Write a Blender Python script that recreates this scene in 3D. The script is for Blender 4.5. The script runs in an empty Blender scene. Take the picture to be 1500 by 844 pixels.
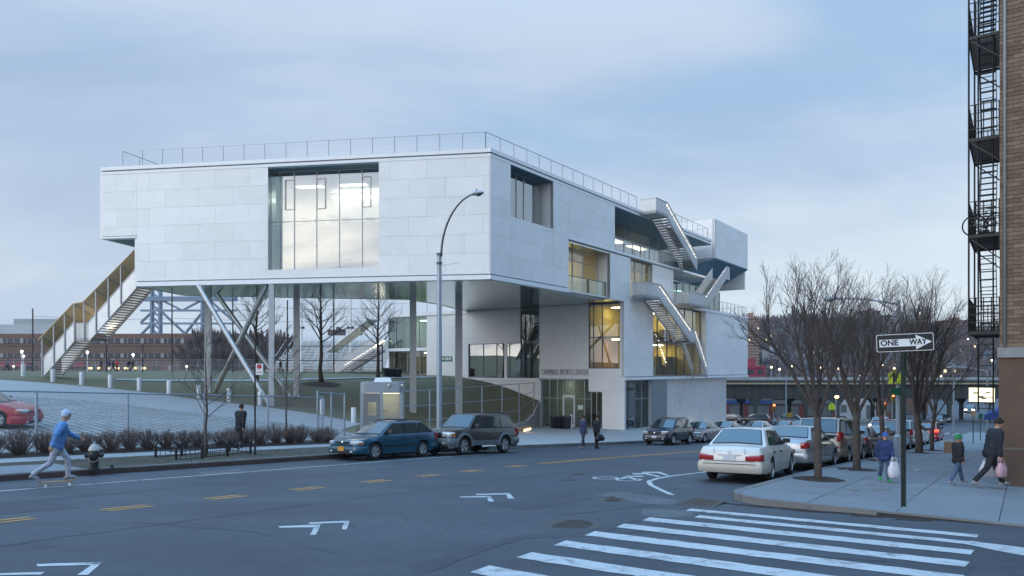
import bpy, bmesh, math, random
import numpy as np
from mathutils import Vector, Matrix
from math import radians as rad, pi, sin, cos, sqrt

scene = bpy.context.scene
# ---------------------------------------------------------------- camera
# eye level is z = 0; the street under the tripod lies at z = -1.92
FPX, CXP, HYP = 1050.0, 750.0, 541.0          # focal length, centre column, horizon row (in 1500 px)
cam_d = bpy.data.cameras.new('camera')
cam = bpy.data.objects.new('camera', cam_d)
scene.collection.objects.link(cam)
cam_d.sensor_width = 36.0
cam_d.lens = FPX / 1500.0 * 36.0
cam_d.shift_y = (HYP - 422.0) / 1500.0
cam_d.clip_start, cam_d.clip_end = 0.1, 9000.0
cam.location = (0, 0, 0)
cam.rotation_euler = (pi / 2, 0, 0)
scene.camera = cam

# ---------------------------------------------------------------- sky and sun
SUN_AZ, SUN_EL = math.atan2(-0.80, -0.60), rad(7.0)      # low, behind the camera to the left
world = bpy.data.worlds.new('World')
scene.world = world
world.use_nodes = True
wn, wl = world.node_tree.nodes, world.node_tree.links
for n_ in list(wn):
    wn.remove(n_)
def wnode(t, **kw):
    n_ = wn.new(t)
    for k_, v_ in kw.items():
        setattr(n_, k_, v_)
    return n_
def wmath(op, a, b=None, clamp=False):
    n_ = wnode('ShaderNodeMath', operation=op, use_clamp=clamp)
    for i_, q_ in enumerate((a, b)):
        if q_ is None:
            continue
        if isinstance(q_, (int, float)):
            n_.inputs[i_].default_value = q_
        else:
            wl.new(q_, n_.inputs[i_])
    return n_.outputs[0]
def wmix(fac, a, b):
    n_ = wnode('ShaderNodeMix', data_type='RGBA')
    for i_, q_ in ((0, fac), (6, a), (7, b)):
        if isinstance(q_, (int, float)):
            n_.inputs[i_].default_value = q_
        elif isinstance(q_, tuple):
            n_.inputs[i_].default_value = q_ + (1,)
        else:
            wl.new(q_, n_.inputs[i_])
    return n_.outputs[2]
def wramp(fac, p0, p1):
    n_ = wnode('ShaderNodeMapRange', interpolation_type='SMOOTHSTEP')
    wl.new(fac, n_.inputs[0])
    n_.inputs[1].default_value, n_.inputs[2].default_value = p0, p1
    return n_.outputs[0]
w_out, w_bg = wnode('ShaderNodeOutputWorld'), wnode('ShaderNodeBackground')
w_sky = wnode('ShaderNodeTexSky', sky_type='NISHITA', sun_disc=False)
w_sky.sun_elevation, w_sky.sun_rotation = SUN_EL, SUN_AZ % (2 * pi)
w_sky.altitude, w_sky.air_density, w_sky.dust_density, w_sky.ozone_density = 20, 1.0, 1.2, 2.5
w_tc = wnode('ShaderNodeTexCoord')
w_sep = wnode('ShaderNodeSeparateXYZ')
wl.new(w_tc.outputs['Generated'], w_sep.inputs[0])
den = wmath('ADD', wmath('MAXIMUM', w_sep.outputs[2], 0.0), 0.24)
w_c = wnode('ShaderNodeCombineXYZ')                       # the cloud deck, seen in perspective
wl.new(wmath('DIVIDE', w_sep.outputs[0], den), w_c.inputs[0])
wl.new(wmath('DIVIDE', w_sep.outputs[1], den), w_c.inputs[1])
def wnoise(scale, detail, rough, off, sx=1.0):
    mp = wnode('ShaderNodeMapping')
    mp.inputs['Location'].default_value = off
    mp.inputs['Rotation'].default_value = (0, 0, 0.35)
    mp.inputs['Scale'].default_value = (sx, 1, 1)
    wl.new(w_c.outputs[0], mp.inputs[0])
    nz = wnode('ShaderNodeTexNoise')
    nz.inputs['Scale'].default_value, nz.inputs['Detail'].default_value = scale, detail
    nz.inputs['Roughness'].default_value, nz.inputs['Distortion'].default_value = rough, 0.35
    wl.new(mp.outputs[0], nz.inputs['Vector'])
    return nz.outputs[0]
deck = wramp(wnoise(0.62, 7, 0.55, (5.909, 11.582, 3.653), 0.6), 0.40, 0.62)      # thick against thin cloud
wisps = wramp(wnoise(1.9, 6, 0.52, (15.078, -7.505, -2.496), 0.5), 0.39, 0.67)
west = wnode('ShaderNodeVectorMath', operation='DOT_PRODUCT')             # after-glow on the side of the sun
wl.new(w_tc.outputs['Generated'], west.inputs[0])
west.inputs[1].default_value = (math.sin(SUN_AZ), math.cos(SUN_AZ), 0.12)
glow = wramp(west.outputs['Value'], 0.1, 1.0)
thin = wmix(wisps, (3.1, 4.5, 6.5), (4.7, 5.7, 6.95))
thick = wmix(wisps, (3.1, 4.1, 5.65), (3.6, 4.65, 6.2))
cloud = wmix(deck, thin, thick)
low = wramp(w_sep.outputs[2], 0.34, 0.06)                                # paler towards the horizon
cloud = wmix(wmath('MULTIPLY', low, 0.72), cloud, wmix(deck, (7.3, 7.9, 8.0), (5.1, 5.9, 6.9)))
cloud = wmix(glow, cloud, wmix(wisps, (7.0, 8.0, 9.8), (19.0, 18.0, 16.5)))
zen = wramp(w_sep.outputs[2], 0.40, 0.95)                                 # an overcast sky is brightest overhead
cloud = wmix(zen, cloud, (5.7, 12.0, 20.5))
sky_col = wmix(0.94, w_sky.outputs[0], cloud)
wl.new(sky_col, w_bg.inputs[0])
w_bg.inputs[1].default_value = 0.1
wl.new(w_bg.outputs[0], w_out.inputs[0])

sun_d = bpy.data.lights.new('sun', 'SUN')
sun_d.energy, sun_d.angle, sun_d.color = 0.5, rad(35), (1.0, 0.94, 0.88)
sun = bpy.data.objects.new('sun', sun_d)
scene.collection.objects.link(sun)
sd = Vector((math.sin(SUN_AZ) * cos(SUN_EL + 0.25), math.cos(SUN_AZ) * cos(SUN_EL + 0.25), sin(SUN_EL + 0.25)))
sun.rotation_euler = sd.to_track_quat('Z', 'Y').to_euler()

scene.view_settings.view_transform = 'Standard'
scene.view_settings.look = 'None'
scene.view_settings.exposure = 0.36
scene.view_settings.gamma = 1.0
scene.view_settings.use_curve_mapping = False
scene.cycles.max_bounces = 7
scene.cycles.diffuse_bounces = 3
scene.cycles.glossy_bounces = 4
scene.cycles.transparent_max_bounces = 24
scene.cycles.caustics_reflective = False
scene.cycles.caustics_refractive = False
scene.cycles.use_denoising = True
scene.cycles.sample_clamp_indirect = 4.0

# ---------------------------------------------------------------- frames of reference
TH = math.atan2(750.0, 1050.0)
RX, RY = sin(TH), cos(TH)                      # the avenue runs along (RX, RY)
def TN(t, n, z=0.0):                           # t along the avenue, n across it to the left
    return Vector((RX * t - RY * n, RY * t + RX * n, z))
def to_tn(x, y):
    return RX * x + RY * y, -RY * x + RX * y
def PX(x, y, Y):                               # a point of the photograph at the depth Y
    return Vector(((x - CXP) / FPX * Y, Y, (HYP - y) / FPX * Y))
_kt = [-90, -30, 0, 22, 36, 44, 56, 72, 95, 115, 132, 150, 170, 2000]
_kz = [1.6, -0.5, -1.92, -2.98, -3.90, -4.42, -5.05, -5.95, -7.1, -8.1, -8.9, -9.4, -9.5, -9.5]
def _prof(t):
    return sum(np.interp(t + d, _kt, _kz) for d in (-3, -1.5, 0, 1.5, 3)) / 5.0
def G(t, n):                                   # height of the roadway
    fade = min(1.0, max(0.0, (170.0 - t) / 60.0))
    return float(_prof(t)) - 0.0262 * min(max(n, -10.0), 21.0) * fade
KERB_L, KERB_R, KERB_X = 20.9, 5.2, 14.6       # left kerb, right kerb, kerb of the side street
def SL(t):                                     # left pavement
    return G(t, KERB_L) + 0.17
def SR(t):                                     # right pavement
    return G(max(t, KERB_X), KERB_R) + 0.15
def ground_px(x, y, hf, lift=0.0):             # where the ray of a pixel meets a height field hf(t, n)
    q, v = (x - CXP) / FPX, (y - HYP) / FPX
    lo = 3.0
    Y = lo
    while Y < 400:
        t, n = RX * q * Y + RY * Y, -RY * q * Y + RX * Y
        if -v * Y <= hf(t, n):
            break
        lo = Y
        Y *= 1.02
    hi = Y
    for _ in range(24):
        m = 0.5 * (lo + hi)
        t, n = RX * q * m + RY * m, -RY * q * m + RX * m
        if -v * m <= hf(t, n):
            hi = m
        else:
            lo = m
    t, n = RX * q * hi + RY * hi, -RY * q * hi + RX * hi
    return t, n, hf(t, n) + lift

# ---------------------------------------------------------------- objects
COL = scene.collection
WPOS = {}
def thing(name, label, cat, loc=(0, 0, 0), rz=0.0, group=None):
    o = bpy.data.objects.new(name, None)
    COL.objects.link(o)
    o.location = loc
    o.rotation_euler = (0, 0, rz)
    o['label'], o['category'] = label, cat
    if group:
        o['group'] = group
    WPOS[o] = Vector(loc)
    return o
def tag(o, label, cat, group=None):
    o['label'], o['category'] = label, cat
    if group:
        o['group'] = group
    return o
def inst(name, mesh, parent=None, loc=(0, 0, 0), rot=(0, 0, 0), world=False, scale=None):
    o = bpy.data.objects.new(name, mesh)
    COL.objects.link(o)
    o.parent = parent
    loc = Vector(loc)
    if world and parent:
        loc = loc - WPOS[parent]
    o.location = loc
    o.rotation_euler = rot
    if scale:
        o.scale = scale
    WPOS[o] = loc + (WPOS[parent] if parent else Vector())
    return o
def copy_tree(o, parent=None):
    c = o.copy()
    COL.objects.link(c)
    c.parent = parent
    WPOS[c] = WPOS.get(o, Vector())
    for ch in list(o.children):
        copy_tree(ch, c)
    return c
class MB:
    def __init__(s):
        s.v, s.f, s.mi, s.cur = [], [], [], 0
    def add(s, vs, fs):
        o = len(s.v)
        s.v.extend([(float(a[0]), float(a[1]), float(a[2])) for a in vs])
        s.f.extend([[i + o for i in f] for f in fs])
        s.mi.extend([s.cur] * len(fs))
        return s
    def hexa(s, p):
        return s.add(p, [(3, 2, 1, 0), (4, 5, 6, 7), (0, 1, 5, 4), (1, 2, 6, 5), (2, 3, 7, 6), (3, 0, 4, 7)])
    def pbox(s, o, a, b, c):
        o, a, b, c = Vector(o), Vector(a), Vector(b), Vector(c)
        return s.hexa([o, o + a, o + a + b, o + b, o + c, o + a + c, o + a + b + c, o + b + c])
    def box(s, c, d, rz=0.0):
        x, y = Vector((cos(rz), sin(rz), 0)), Vector((-sin(rz), cos(rz), 0))
        o = Vector(c) - x * d[0] / 2 - y * d[1] / 2 - Vector((0, 0, d[2] / 2))
        return s.pbox(o, x * d[0], y * d[1], (0, 0, d[2]))
    def prism(s, poly, vec):
        n, vec = len(poly), Vector(vec)
        p = [Vector(q) for q in poly]
        fs = [tuple(range(n))[::-1], tuple(range(n, 2 * n))]
        fs += [(i, (i + 1) % n, n + (i + 1) % n, n + i) for i in range(n)]
        return s.add(p + [q + vec for q in p], fs)
    def path(s, pts, rs, n=6, cap=True):
        pts = [Vector(p) for p in pts]
        if isinstance(rs, (int, float)):
            rs = [rs] * len(pts)
        o = len(s.v)
        up = None
        vs = []
        for i, p in enumerate(pts):
            d = (pts[min(i + 1, len(pts) - 1)] - pts[max(i - 1, 0)])
            d = d.normalized() if d.length > 1e-9 else Vector((0, 0, 1))
            if up is None:
                up = Vector((0, 0, 1)) if abs(d.z) < 0.9 else Vector((1, 0, 0))
            a = d.cross(up)
            a = a.normalized() if a.length > 1e-6 else d.orthogonal().normalized()
            b = a.cross(d)
            up = b
            for k in range(n):
                an = 2 * pi * k / n + pi / n
                vs.append(p + (a * cos(an) + b * sin(an)) * rs[i])
        fs = []
        for i in range(len(pts) - 1):
            for k in range(n):
                fs.append((i * n + k, i * n + (k + 1) % n, (i + 1) * n + (k + 1) % n, (i + 1) * n + k))
        if cap:
            fs.append(tuple(range(n))[::-1])
            fs.append(tuple((len(pts) - 1) * n + k for k in range(n)))
        return s.add(vs, fs)
    def bar(s, p0, p1, w, h=None):             # square bar
        p0, p1 = Vector(p0), Vector(p1)
        h = h or w
        d = (p1 - p0).normalized()
        up = Vector((0, 0, 1)) if abs(d.z) < 0.95 else Vector((1, 0, 0))
        a = d.cross(up).normalized()
        b = a.cross(d)
        return s.pbox(p0 - a * w / 2 - b * h / 2, p1 - p0, a * w, b * h)
    def lathe(s, prof, n=16, loc=(0, 0, 0), axis='z', cap=True):
        vs, fs = [], []
        loc = Vector(loc)
        for r, z in prof:
            for k in range(n):
                a = 2 * pi * k / n
                if axis == 'z':
                    p = Vector((r * cos(a), r * sin(a), z))
                elif axis == 'y':
                    p = Vector((r * cos(a), z, -r * sin(a)))
                else:
                    p = Vector((z, r * cos(a), r * sin(a)))
                vs.append(p + loc)
        for i in range(len(prof) - 1):
            for k in range(n):
                fs.append((i * n + k, i * n + (k + 1) % n, (i + 1) * n + (k + 1) % n, (i + 1) * n + k))
        if cap:
            fs.append(tuple(range(n))[::-1])
            fs.append(tuple((len(prof) - 1) * n + k for k in range(n)))
        return s.add(vs, fs)
    def ball(s, c, r, nu=10, nv=7):
        if isinstance(r, (int, float)):
            r = (r, r, r)
        c = Vector(c)
        vs = [c + Vector((0, 0, -r[2]))]
        for j in range(1, nv):
            ph = -pi / 2 + pi * j / nv
            for k in range(nu):
                a = 2 * pi * k / nu
                vs.append(c + Vector((r[0] * cos(ph) * cos(a), r[1] * cos(ph) * sin(a), r[2] * sin(ph))))
        vs.append(c + Vector((0, 0, r[2])))
        fs = [(0, 1 + (k + 1) % nu, 1 + k) for k in range(nu)]
        for j in range(nv - 2):
            for k in range(nu):
                a, b = 1 + j * nu, 1 + (j + 1) * nu
                fs.append((a + k, a + (k + 1) % nu, b + (k + 1) % nu, b + k))
        L, b = len(vs) - 1, 1 + (nv - 2) * nu
        fs += [(b + k, b + (k + 1) % nu, L) for k in range(nu)]
        return s.add(vs, fs)
    def mesh(s, name, mats, off=Vector(), smooth=False):
        me = bpy.data.meshes.new(name)
        ox, oy, oz = off
        me.from_pydata([(a - ox, b - oy, c - oz) for a, b, c in s.v], [], s.f)
        for m in (mats if isinstance(mats, (list, tuple)) else [mats]):
            me.materials.append(m)
        if max(s.mi, default=0):
            me.polygons.foreach_set('material_index', s.mi)
        if smooth:
            me.polygons.foreach_set('use_smooth', [True] * len(me.polygons))
            if smooth is not True:
                try:
                    me.set_sharp_from_angle(angle=rad(smooth))
                except Exception:
                    pass
        me.update()
        return me
    def build(s, name, mats, parent=None, world=False, smooth=False):
        off = WPOS[parent] if (world and parent) else Vector()
        me = s.mesh(name, mats, off, smooth)
        o = bpy.data.objects.new(name, me)
        COL.objects.link(o)
        o.parent = parent
        WPOS[o] = WPOS[parent].copy() if parent else Vector()
        return o
def struct(o, kind='structure'):
    o['kind'] = kind
    return o

# ---------------------------------------------------------------- materials
MATS = {}
def _new(name):
    m = bpy.data.materials.new(name)
    m.use_nodes = True
    nt = m.node_tree
    return m, nt.nodes, nt.links, nt.nodes['Principled BSDF']
def M(name, col=None, rough=0.6, metal=0.0, var=0.12, ns=4.0, bump=0.0, bs=None, orand=0.0, spec=0.5, coat=0.0, dirt=0.0):
    if name in MATS:
        return MATS[name]
    m, N, L, B = _new(name)
    B.inputs['Roughness'].default_value, B.inputs['Metallic'].default_value = rough, metal
    B.inputs['Specular IOR Level'].default_value = spec
    if coat:
        B.inputs['Coat Weight'].default_value, B.inputs['Coat Roughness'].default_value = coat, 0.06
    tc = N.new('ShaderNodeTexCoord')
    last = None
    if var > 0:
        nz = N.new('ShaderNodeTexNoise')
        nz.inputs['Scale'].default_value, nz.inputs['Detail'].default_value = ns, 6
        nz.inputs['Roughness'].default_value = 0.65
        L.new(tc.outputs['Object'], nz.inputs['Vector'])
        mr = N.new('ShaderNodeMapRange')
        mr.inputs[1].default_value, mr.inputs[2].default_value = 0.25, 0.75
        mr.inputs[3].default_value, mr.inputs[4].default_value = 1 - var, 1 + var
        L.new(nz.outputs[0], mr.inputs[0])
        last = mr.outputs[0]
    if dirt > 0:                                # slow blotches of grime
        nz = N.new('ShaderNodeTexNoise')
        nz.inputs['Scale'].default_value, nz.inputs['Detail'].default_value = ns * 0.13, 5
        L.new(tc.outputs['Object'], nz.inputs['Vector'])
        mr = N.new('ShaderNodeMapRange')
        mr.inputs[1].default_value, mr.inputs[2].default_value = 0.35, 0.62
        mr.inputs[3].default_value, mr.inputs[4].default_value = 1 - dirt, 1
        L.new(nz.outputs[0], mr.inputs[0])
        mu = N.new('ShaderNodeMath')
        mu.operation = 'MULTIPLY'
        L.new(mr.outputs[0], mu.inputs[0])
        if last is None:
            mu.inputs[1].default_value = 1
        else:
            L.new(last, mu.inputs[1])
        last = mu.outputs[0]
    if orand > 0:
        oi = N.new('ShaderNodeObjectInfo')
        mr = N.new('ShaderNodeMapRange')
        mr.inputs[3].default_value, mr.inputs[4].default_value = 1 - orand, 1 + orand
        L.new(oi.outputs['Random'], mr.inputs[0])
        mu = N.new('ShaderNodeMath')
        mu.operation = 'MULTIPLY'
        L.new(mr.outputs[0], mu.inputs[0])
        if last is None:
            mu.inputs[1].default_value = 1
        else:
            L.new(last, mu.inputs[1])
        last = mu.outputs[0]
    if last is None:
        B.inputs['Base Color'].default_value = tuple(col) + (1,)
    else:
        vm = N.new('ShaderNodeVectorMath')
        vm.operation = 'SCALE'
        vm.inputs[0].default_value = tuple(col)
        L.new(last, vm.inputs['Scale'])
        L.new(vm.outputs[0], B.inputs['Base Color'])
    if bump > 0:
        nb = N.new('ShaderNodeTexNoise')
        nb.inputs['Scale'].default_value, nb.inputs['Detail'].default_value = bs or ns * 6, 4
        L.new(tc.outputs['Object'], nb.inputs['Vector'])
        bp = N.new('ShaderNodeBump')
        bp.inputs['Strength'].default_value, bp.inputs['Distance'].default_value = bump, 0.02
        L.new(nb.outputs[0], bp.inputs['Height'])
        L.new(bp.outputs[0], B.inputs['Normal'])
    MATS[name] = m
    return m
def EM(name, col, strength):
    if name in MATS:
        return MATS[name]
    m, N, L, B = _new(name)
    B.inputs['Base Color'].default_value = tuple(col) + (1,)
    B.inputs['Emission Color'].default_value = tuple(col) + (1,)
    B.inputs['Emission Strength'].default_value = strength
    MATS[name] = m
    return m
def GLASS(name, tint=(0.85, 0.93, 0.92), refl=0.12, rough=0.01, gcol=(1, 1, 1)):
    if name in MATS:                            # pane: fresnel reflection over see-through
        return MATS[name]
    m, N, L, B = _new(name)
    N.remove(B)
    out = [n for n in N if n.type == 'OUTPUT_MATERIAL'][0]
    tr, gl, mx = N.new('ShaderNodeBsdfTransparent'), N.new('ShaderNodeBsdfGlossy'), N.new('ShaderNodeMixShader')
    tr.inputs[0].default_value = tuple(tint) + (1,)
    gl.inputs[0].default_value = tuple(gcol) + (1,)
    gl.inputs['Roughness'].default_value = rough
    lw_ = N.new('ShaderNodeLayerWeight')
    lw_.inputs[0].default_value = 0.5
    pw_ = N.new('ShaderNodeMath')
    pw_.operation = 'POWER'
    L.new(lw_.outputs['Facing'], pw_.inputs[0])
    pw_.inputs[1].default_value = 4.5
    ad = N.new('ShaderNodeMath')
    ad.operation, ad.use_clamp = 'MULTIPLY_ADD', True
    L.new(pw_.outputs[0], ad.inputs[0])
    ad.inputs[1].default_value, ad.inputs[2].default_value = 0.9 - refl, refl
    L.new(ad.outputs[0], mx.inputs[0])
    L.new(tr.outputs[0], mx.inputs[1])
    L.new(gl.outputs[0], mx.inputs[2])
    L.new(mx.outputs[0], out.inputs[0])
    MATS[name] = m
    return m
def text_on(parent, name, s, size, mat, o, ex, ey, extrude=0.004, align='CENTER', width=None, wscale=1.0, bold=0.0):
    """lettering in the plane (ex, ey) with its centre at o; local to the parent"""
    cu = bpy.data.curves.new(name, 'FONT')
    cu.body, cu.size, cu.extrude, cu.offset = s, size, extrude, bold
    cu.align_x, cu.align_y = align, 'CENTER'
    cu.materials.append(mat)
    tmp = bpy.data.objects.new(name, cu)
    COL.objects.link(tmp)
    dg = bpy.context.evaluated_depsgraph_get()
    me = bpy.data.meshes.new_from_object(tmp.evaluated_get(dg))
    bpy.data.objects.remove(tmp)
    ob = bpy.data.objects.new(name, me)
    COL.objects.link(ob)
    ob.parent = parent
    xs = [v.co.x for v in me.vertices]
    if width and xs:
        wscale = width / max(1e-3, max(xs) - min(xs))
    ex, ey = Vector(ex).normalized(), Vector(ey).normalized()
    ez = ex.cross(ey)
    m = Matrix((ex * wscale, ey, ez)).transposed().to_4x4()
    m.translation = Vector(o)
    ob.matrix_local = m
    return ob
# ================================================================ special ground materials
def nodes_mat(name):
    m, N, L, B = _new(name)
    MATS[name] = m
    tc = N.new('ShaderNodeTexCoord')
    def noise(scale, detail=5, rough=0.6, src=None, dist=0.0):
        n = N.new('ShaderNodeTexNoise')
        n.inputs['Scale'].default_value, n.inputs['Detail'].default_value = scale, detail
        n.inputs['Roughness'].default_value, n.inputs['Distortion'].default_value = rough, dist
        L.new(src or tc.outputs['Object'], n.inputs['Vector'])
        return n.outputs[0]
    def mr(fac, a, b, c=0.0, d=1.0, smooth=False):
        n = N.new('ShaderNodeMapRange')
        if smooth:
            n.interpolation_type = 'SMOOTHSTEP'
        L.new(fac, n.inputs[0])
        for i, q in enumerate((a, b, c, d)):
            n.inputs[1 + i].default_value = q
        return n.outputs[0]
    def mix(fac, a, b, mode='MIX'):
        n = N.new('ShaderNodeMix')
        n.data_type, n.blend_type = 'RGBA', mode
        for i, q in ((0, fac), (6, a), (7, b)):
            if isinstance(q, (int, float)):
                n.inputs[i].default_value = q
            elif isinstance(q, tuple):
                n.inputs[i].default_value = q + (1,)
            else:
                L.new(q, n.inputs[i])
        return n.outputs[2]
    def math_(op, a, b=0.0):
        n = N.new('ShaderNodeMath')
        n.operation = op
        for i, q in enumerate((a, b)):
            if isinstance(q, (int, float)):
                n.inputs[i].default_value = q
            else:
                L.new(q, n.inputs[i])
        return n.outputs[0]
    def bump(h, strength, dist=0.01):
        n = N.new('ShaderNodeBump')
        n.inputs['Strength'].default_value, n.inputs['Distance'].default_value = strength, dist
        L.new(h, n.inputs['Height'])
        L.new(n.outputs[0], B.inputs['Normal'])
    return m, N, L, B, tc, noise, mr, mix, math_, bump

def asphalt_mat(name, c0, c1, crack=1.0):
    m, N, L, B, tc, noise, mr, mix, math_, bump = nodes_mat(name)
    big = mr(noise(0.16, 6, 0.6), 0.32, 0.68)
    col = mix(big, c0, c1)
    fine = noise(55, 3, 0.7)
    col = mix(0.55, col, mix(mr(fine, 0.3, 0.7), (0.45, 0.45, 0.45), (1.6, 1.6, 1.6)), 'MULTIPLY')
    mid = mr(noise(1.7, 6, 0.7, dist=0.6), 0.35, 0.7)
    col = mix(mid, mix(1.0, col, (0.8, 0.81, 0.83), 'MULTIPLY'), col)
    mp2 = N.new('ShaderNodeMapping')                                # wheel tracks run along the avenue
    mp2.inputs['Rotation'].default_value = (0, 0, TH - pi / 2)
    mp2.inputs['Scale'].default_value = (0.035, 0.9, 1)
    L.new(tc.outputs['Object'], mp2.inputs[0])
    trk = mr(noise(1.0, 5, 0.62, mp2.outputs[0]), 0.30, 0.70)
    col = mix(0.85, col, mix(trk, (0.72, 0.72, 0.73), (1.26, 1.26, 1.25)), 'MULTIPLY')
    oil = mr(noise(0.55, 5, 0.75, dist=1.2), 0.60, 0.70)
    col = mix(math_('MULTIPLY', oil, 0.42), col, (0.022, 0.024, 0.028))
    spots = mr(noise(9.0, 2, 0.5), 0.66, 0.72)                      # gum and small stains
    col = mix(math_('MULTIPLY', spots, 0.5), col, (0.02, 0.02, 0.022))
    v = N.new('ShaderNodeTexVoronoi')
    v.feature = 'DISTANCE_TO_EDGE'
    v.inputs['Scale'].default_value = 0.45
    wv = N.new('ShaderNodeVectorMath')
    wv.operation = 'ADD'
    nz = N.new('ShaderNodeTexNoise')
    nz.inputs['Scale'].default_value, nz.inputs['Detail'].default_value = 1.4, 6
    L.new(tc.outputs['Object'], nz.inputs['Vector'])
    sc = N.new('ShaderNodeVectorMath')
    sc.operation = 'SCALE'
    sc.inputs['Scale'].default_value = 1.1
    L.new(nz.outputs['Color'], sc.inputs[0])
    L.new(tc.outputs['Object'], wv.inputs[0])
    L.new(sc.outputs[0], wv.inputs[1])
    L.new(wv.outputs[0], v.inputs['Vector'])
    line = mr(v.outputs['Distance'], 0.002, 0.010, 1.0, 0.0)
    mask = mr(noise(0.3, 3, 0.5), 0.52, 0.62)
    cr = math_('MULTIPLY', math_('MULTIPLY', line, mask), 0.65 * crack)
    col = mix(cr, col, (0.018, 0.018, 0.02))
    L.new(col, B.inputs['Base Color'])
    B.inputs['Roughness'].default_value = 0.62
    B.inputs['Specular IOR Level'].default_value = 0.45
    bump(math_('SUBTRACT', fine, math_('MULTIPLY', cr, 1.5)), 0.5, 0.006)
    return m
def concrete_mat(name, c0, c1, stain=0.3, rough=0.85):
    m, N, L, B, tc, noise, mr, mix, math_, bump = nodes_mat(name)
    oi = N.new('ShaderNodeObjectInfo')
    col = mix(mr(noise(0.5, 6, 0.65), 0.3, 0.7), c0, c1)
    ob = mr(oi.outputs['Random'], 0, 1, 0.93, 1.06)
    fine = noise(38, 3, 0.7)
    sh = math_('MULTIPLY', ob, mr(fine, 0.3, 0.7, 0.86, 1.12))
    vm = N.new('ShaderNodeVectorMath')
    vm.operation = 'SCALE'
    L.new(col, vm.inputs[0])
    L.new(sh, vm.inputs['Scale'])
    st = math_('MULTIPLY', mr(noise(2.3, 6, 0.7, dist=0.8), 0.55, 0.75), stain)
    col = mix(st, vm.outputs[0], (0.09, 0.088, 0.085))
    gum = math_('MULTIPLY', mr(noise(7, 1, 0.4), 0.72, 0.76), 0.4)
    col = mix(gum, col, (0.05, 0.05, 0.05))
    L.new(col, B.inputs['Base Color'])
    B.inputs['Roughness'].default_value = rough
    bump(fine, 0.25, 0.006)
    return m
def lawn_mat(name, c0, c1, c2):
    m, N, L, B, tc, noise, mr, mix, math_, bump = nodes_mat(name)
    col = mix(mr(noise(0.35, 6, 0.7), 0.3, 0.7), c0, c1)
    col = mix(mr(noise(2.2, 6, 0.7), 0.5, 0.72), col, c2)
    fine = noise(26, 4, 0.8)
    col = mix(0.7, col, mix(mr(fine, 0.3, 0.7), (0.45, 0.45, 0.45), (1.5, 1.5, 1.5)), 'MULTIPLY')
    L.new(col, B.inputs['Base Color'])
    B.inputs['Roughness'].default_value = 0.95
    B.inputs['Specular IOR Level'].default_value = 0.15
    bump(fine, 0.9, 0.05)
    return m
def paver_mat(name):
    m, N, L, B, tc, noise, mr, mix, math_, bump = nodes_mat(name)
    mp = N.new('ShaderNodeMapping')
    mp.inputs['Rotation'].default_value = (0, 0, pi / 2 - TH - 0.3)
    L.new(tc.outputs['Object'], mp.inputs[0])
    br = N.new('ShaderNodeTexBrick')
    br.inputs['Scale'].default_value = 1.0
    for k, q in (('Mortar Size', 0.045), ('Brick Width', 0.6), ('Row Height', 0.42), ('Mortar Smooth', 0.3)):
        br.inputs[k].default_value = q
    br.inputs['Color1'].default_value = (0.36, 0.36, 0.35, 1)
    br.inputs['Color2'].default_value = (0.29, 0.29, 0.285, 1)
    br.inputs['Mortar'].default_value = (0.10, 0.10, 0.085, 1)
    L.new(mp.outputs[0], br.inputs['Vector'])
    col = mix(0.5, br.outputs['Color'], mix(mr(noise(0.6, 6, 0.7), 0.3, 0.7), (0.6, 0.6, 0.6), (1.3, 1.3, 1.3)), 'MULTIPLY')
    L.new(col, B.inputs['Base Color'])
    B.inputs['Roughness'].default_value = 0.9
    bump(math_('MULTIPLY', br.outputs['Fac'], -1.0), 0.8, 0.03)
    return m
def paint_mat(name, col, wear=0.5):
    m, N, L, B, tc, noise, mr, mix, math_, bump = nodes_mat(name)
    w = math_('MULTIPLY', mr(noise(2.6, 8, 0.78, dist=0.7), 0.52, 0.66), wear)
    w2 = math_('MULTIPLY', mr(noise(32, 4, 0.8), 0.54, 0.70), wear * 0.9)
    c = mix(mr(noise(0.8, 4, 0.6), 0.3, 0.7), tuple(q * 0.86 for q in col), col)
    c = mix(math_('MAXIMUM', w, w2), c, (0.075, 0.077, 0.08))
    L.new(c, B.inputs['Base Color'])
    B.inputs['Roughness'].default_value = 0.6
    bump(noise(50, 3, 0.7), 0.3, 0.005)
    return m
M_ASPH = asphalt_mat('asphalt', (0.040, 0.050, 0.063), (0.064, 0.077, 0.093))
M_ASPH_OLD = asphalt_mat('asphalt_patch', (0.085, 0.094, 0.104), (0.115, 0.124, 0.134), 1.6)
M_ASPH_DK = asphalt_mat('asphalt_seam', (0.034, 0.042, 0.053), (0.048, 0.057, 0.069), 1.6)
M_WALK = concrete_mat('pavement_concrete', (0.165, 0.182, 0.20), (0.205, 0.222, 0.24))
M_WALK_L = concrete_mat('pale_concrete', (0.275, 0.28, 0.282), (0.33, 0.335, 0.335), 0.15)
M_KERB = concrete_mat('kerb_concrete', (0.13, 0.13, 0.13), (0.21, 0.21, 0.205), 0.7)
M_KERB_RED = M('kerb_steel_red', (0.07, 0.045, 0.04), 0.75, var=0.4, ns=3, bump=0.3)
M_LAWN = lawn_mat('lawn_grass', (0.160, 0.150, 0.095), (0.19, 0.176, 0.112), (0.22, 0.185, 0.125))
M_FIELD = lawn_mat('field_turf', (0.15, 0.135, 0.08), (0.18, 0.16, 0.10), (0.10, 0.11, 0.06))
M_DIRT = lawn_mat('verge_soil', (0.10, 0.085, 0.07), (0.14, 0.125, 0.105), (0.07, 0.075, 0.04))
M_MULCH = lawn_mat('mulch', (0.062, 0.048, 0.042), (0.09, 0.07, 0.06), (0.05, 0.04, 0.036))
M_PAVER = paver_mat('grid_pavers')
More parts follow.
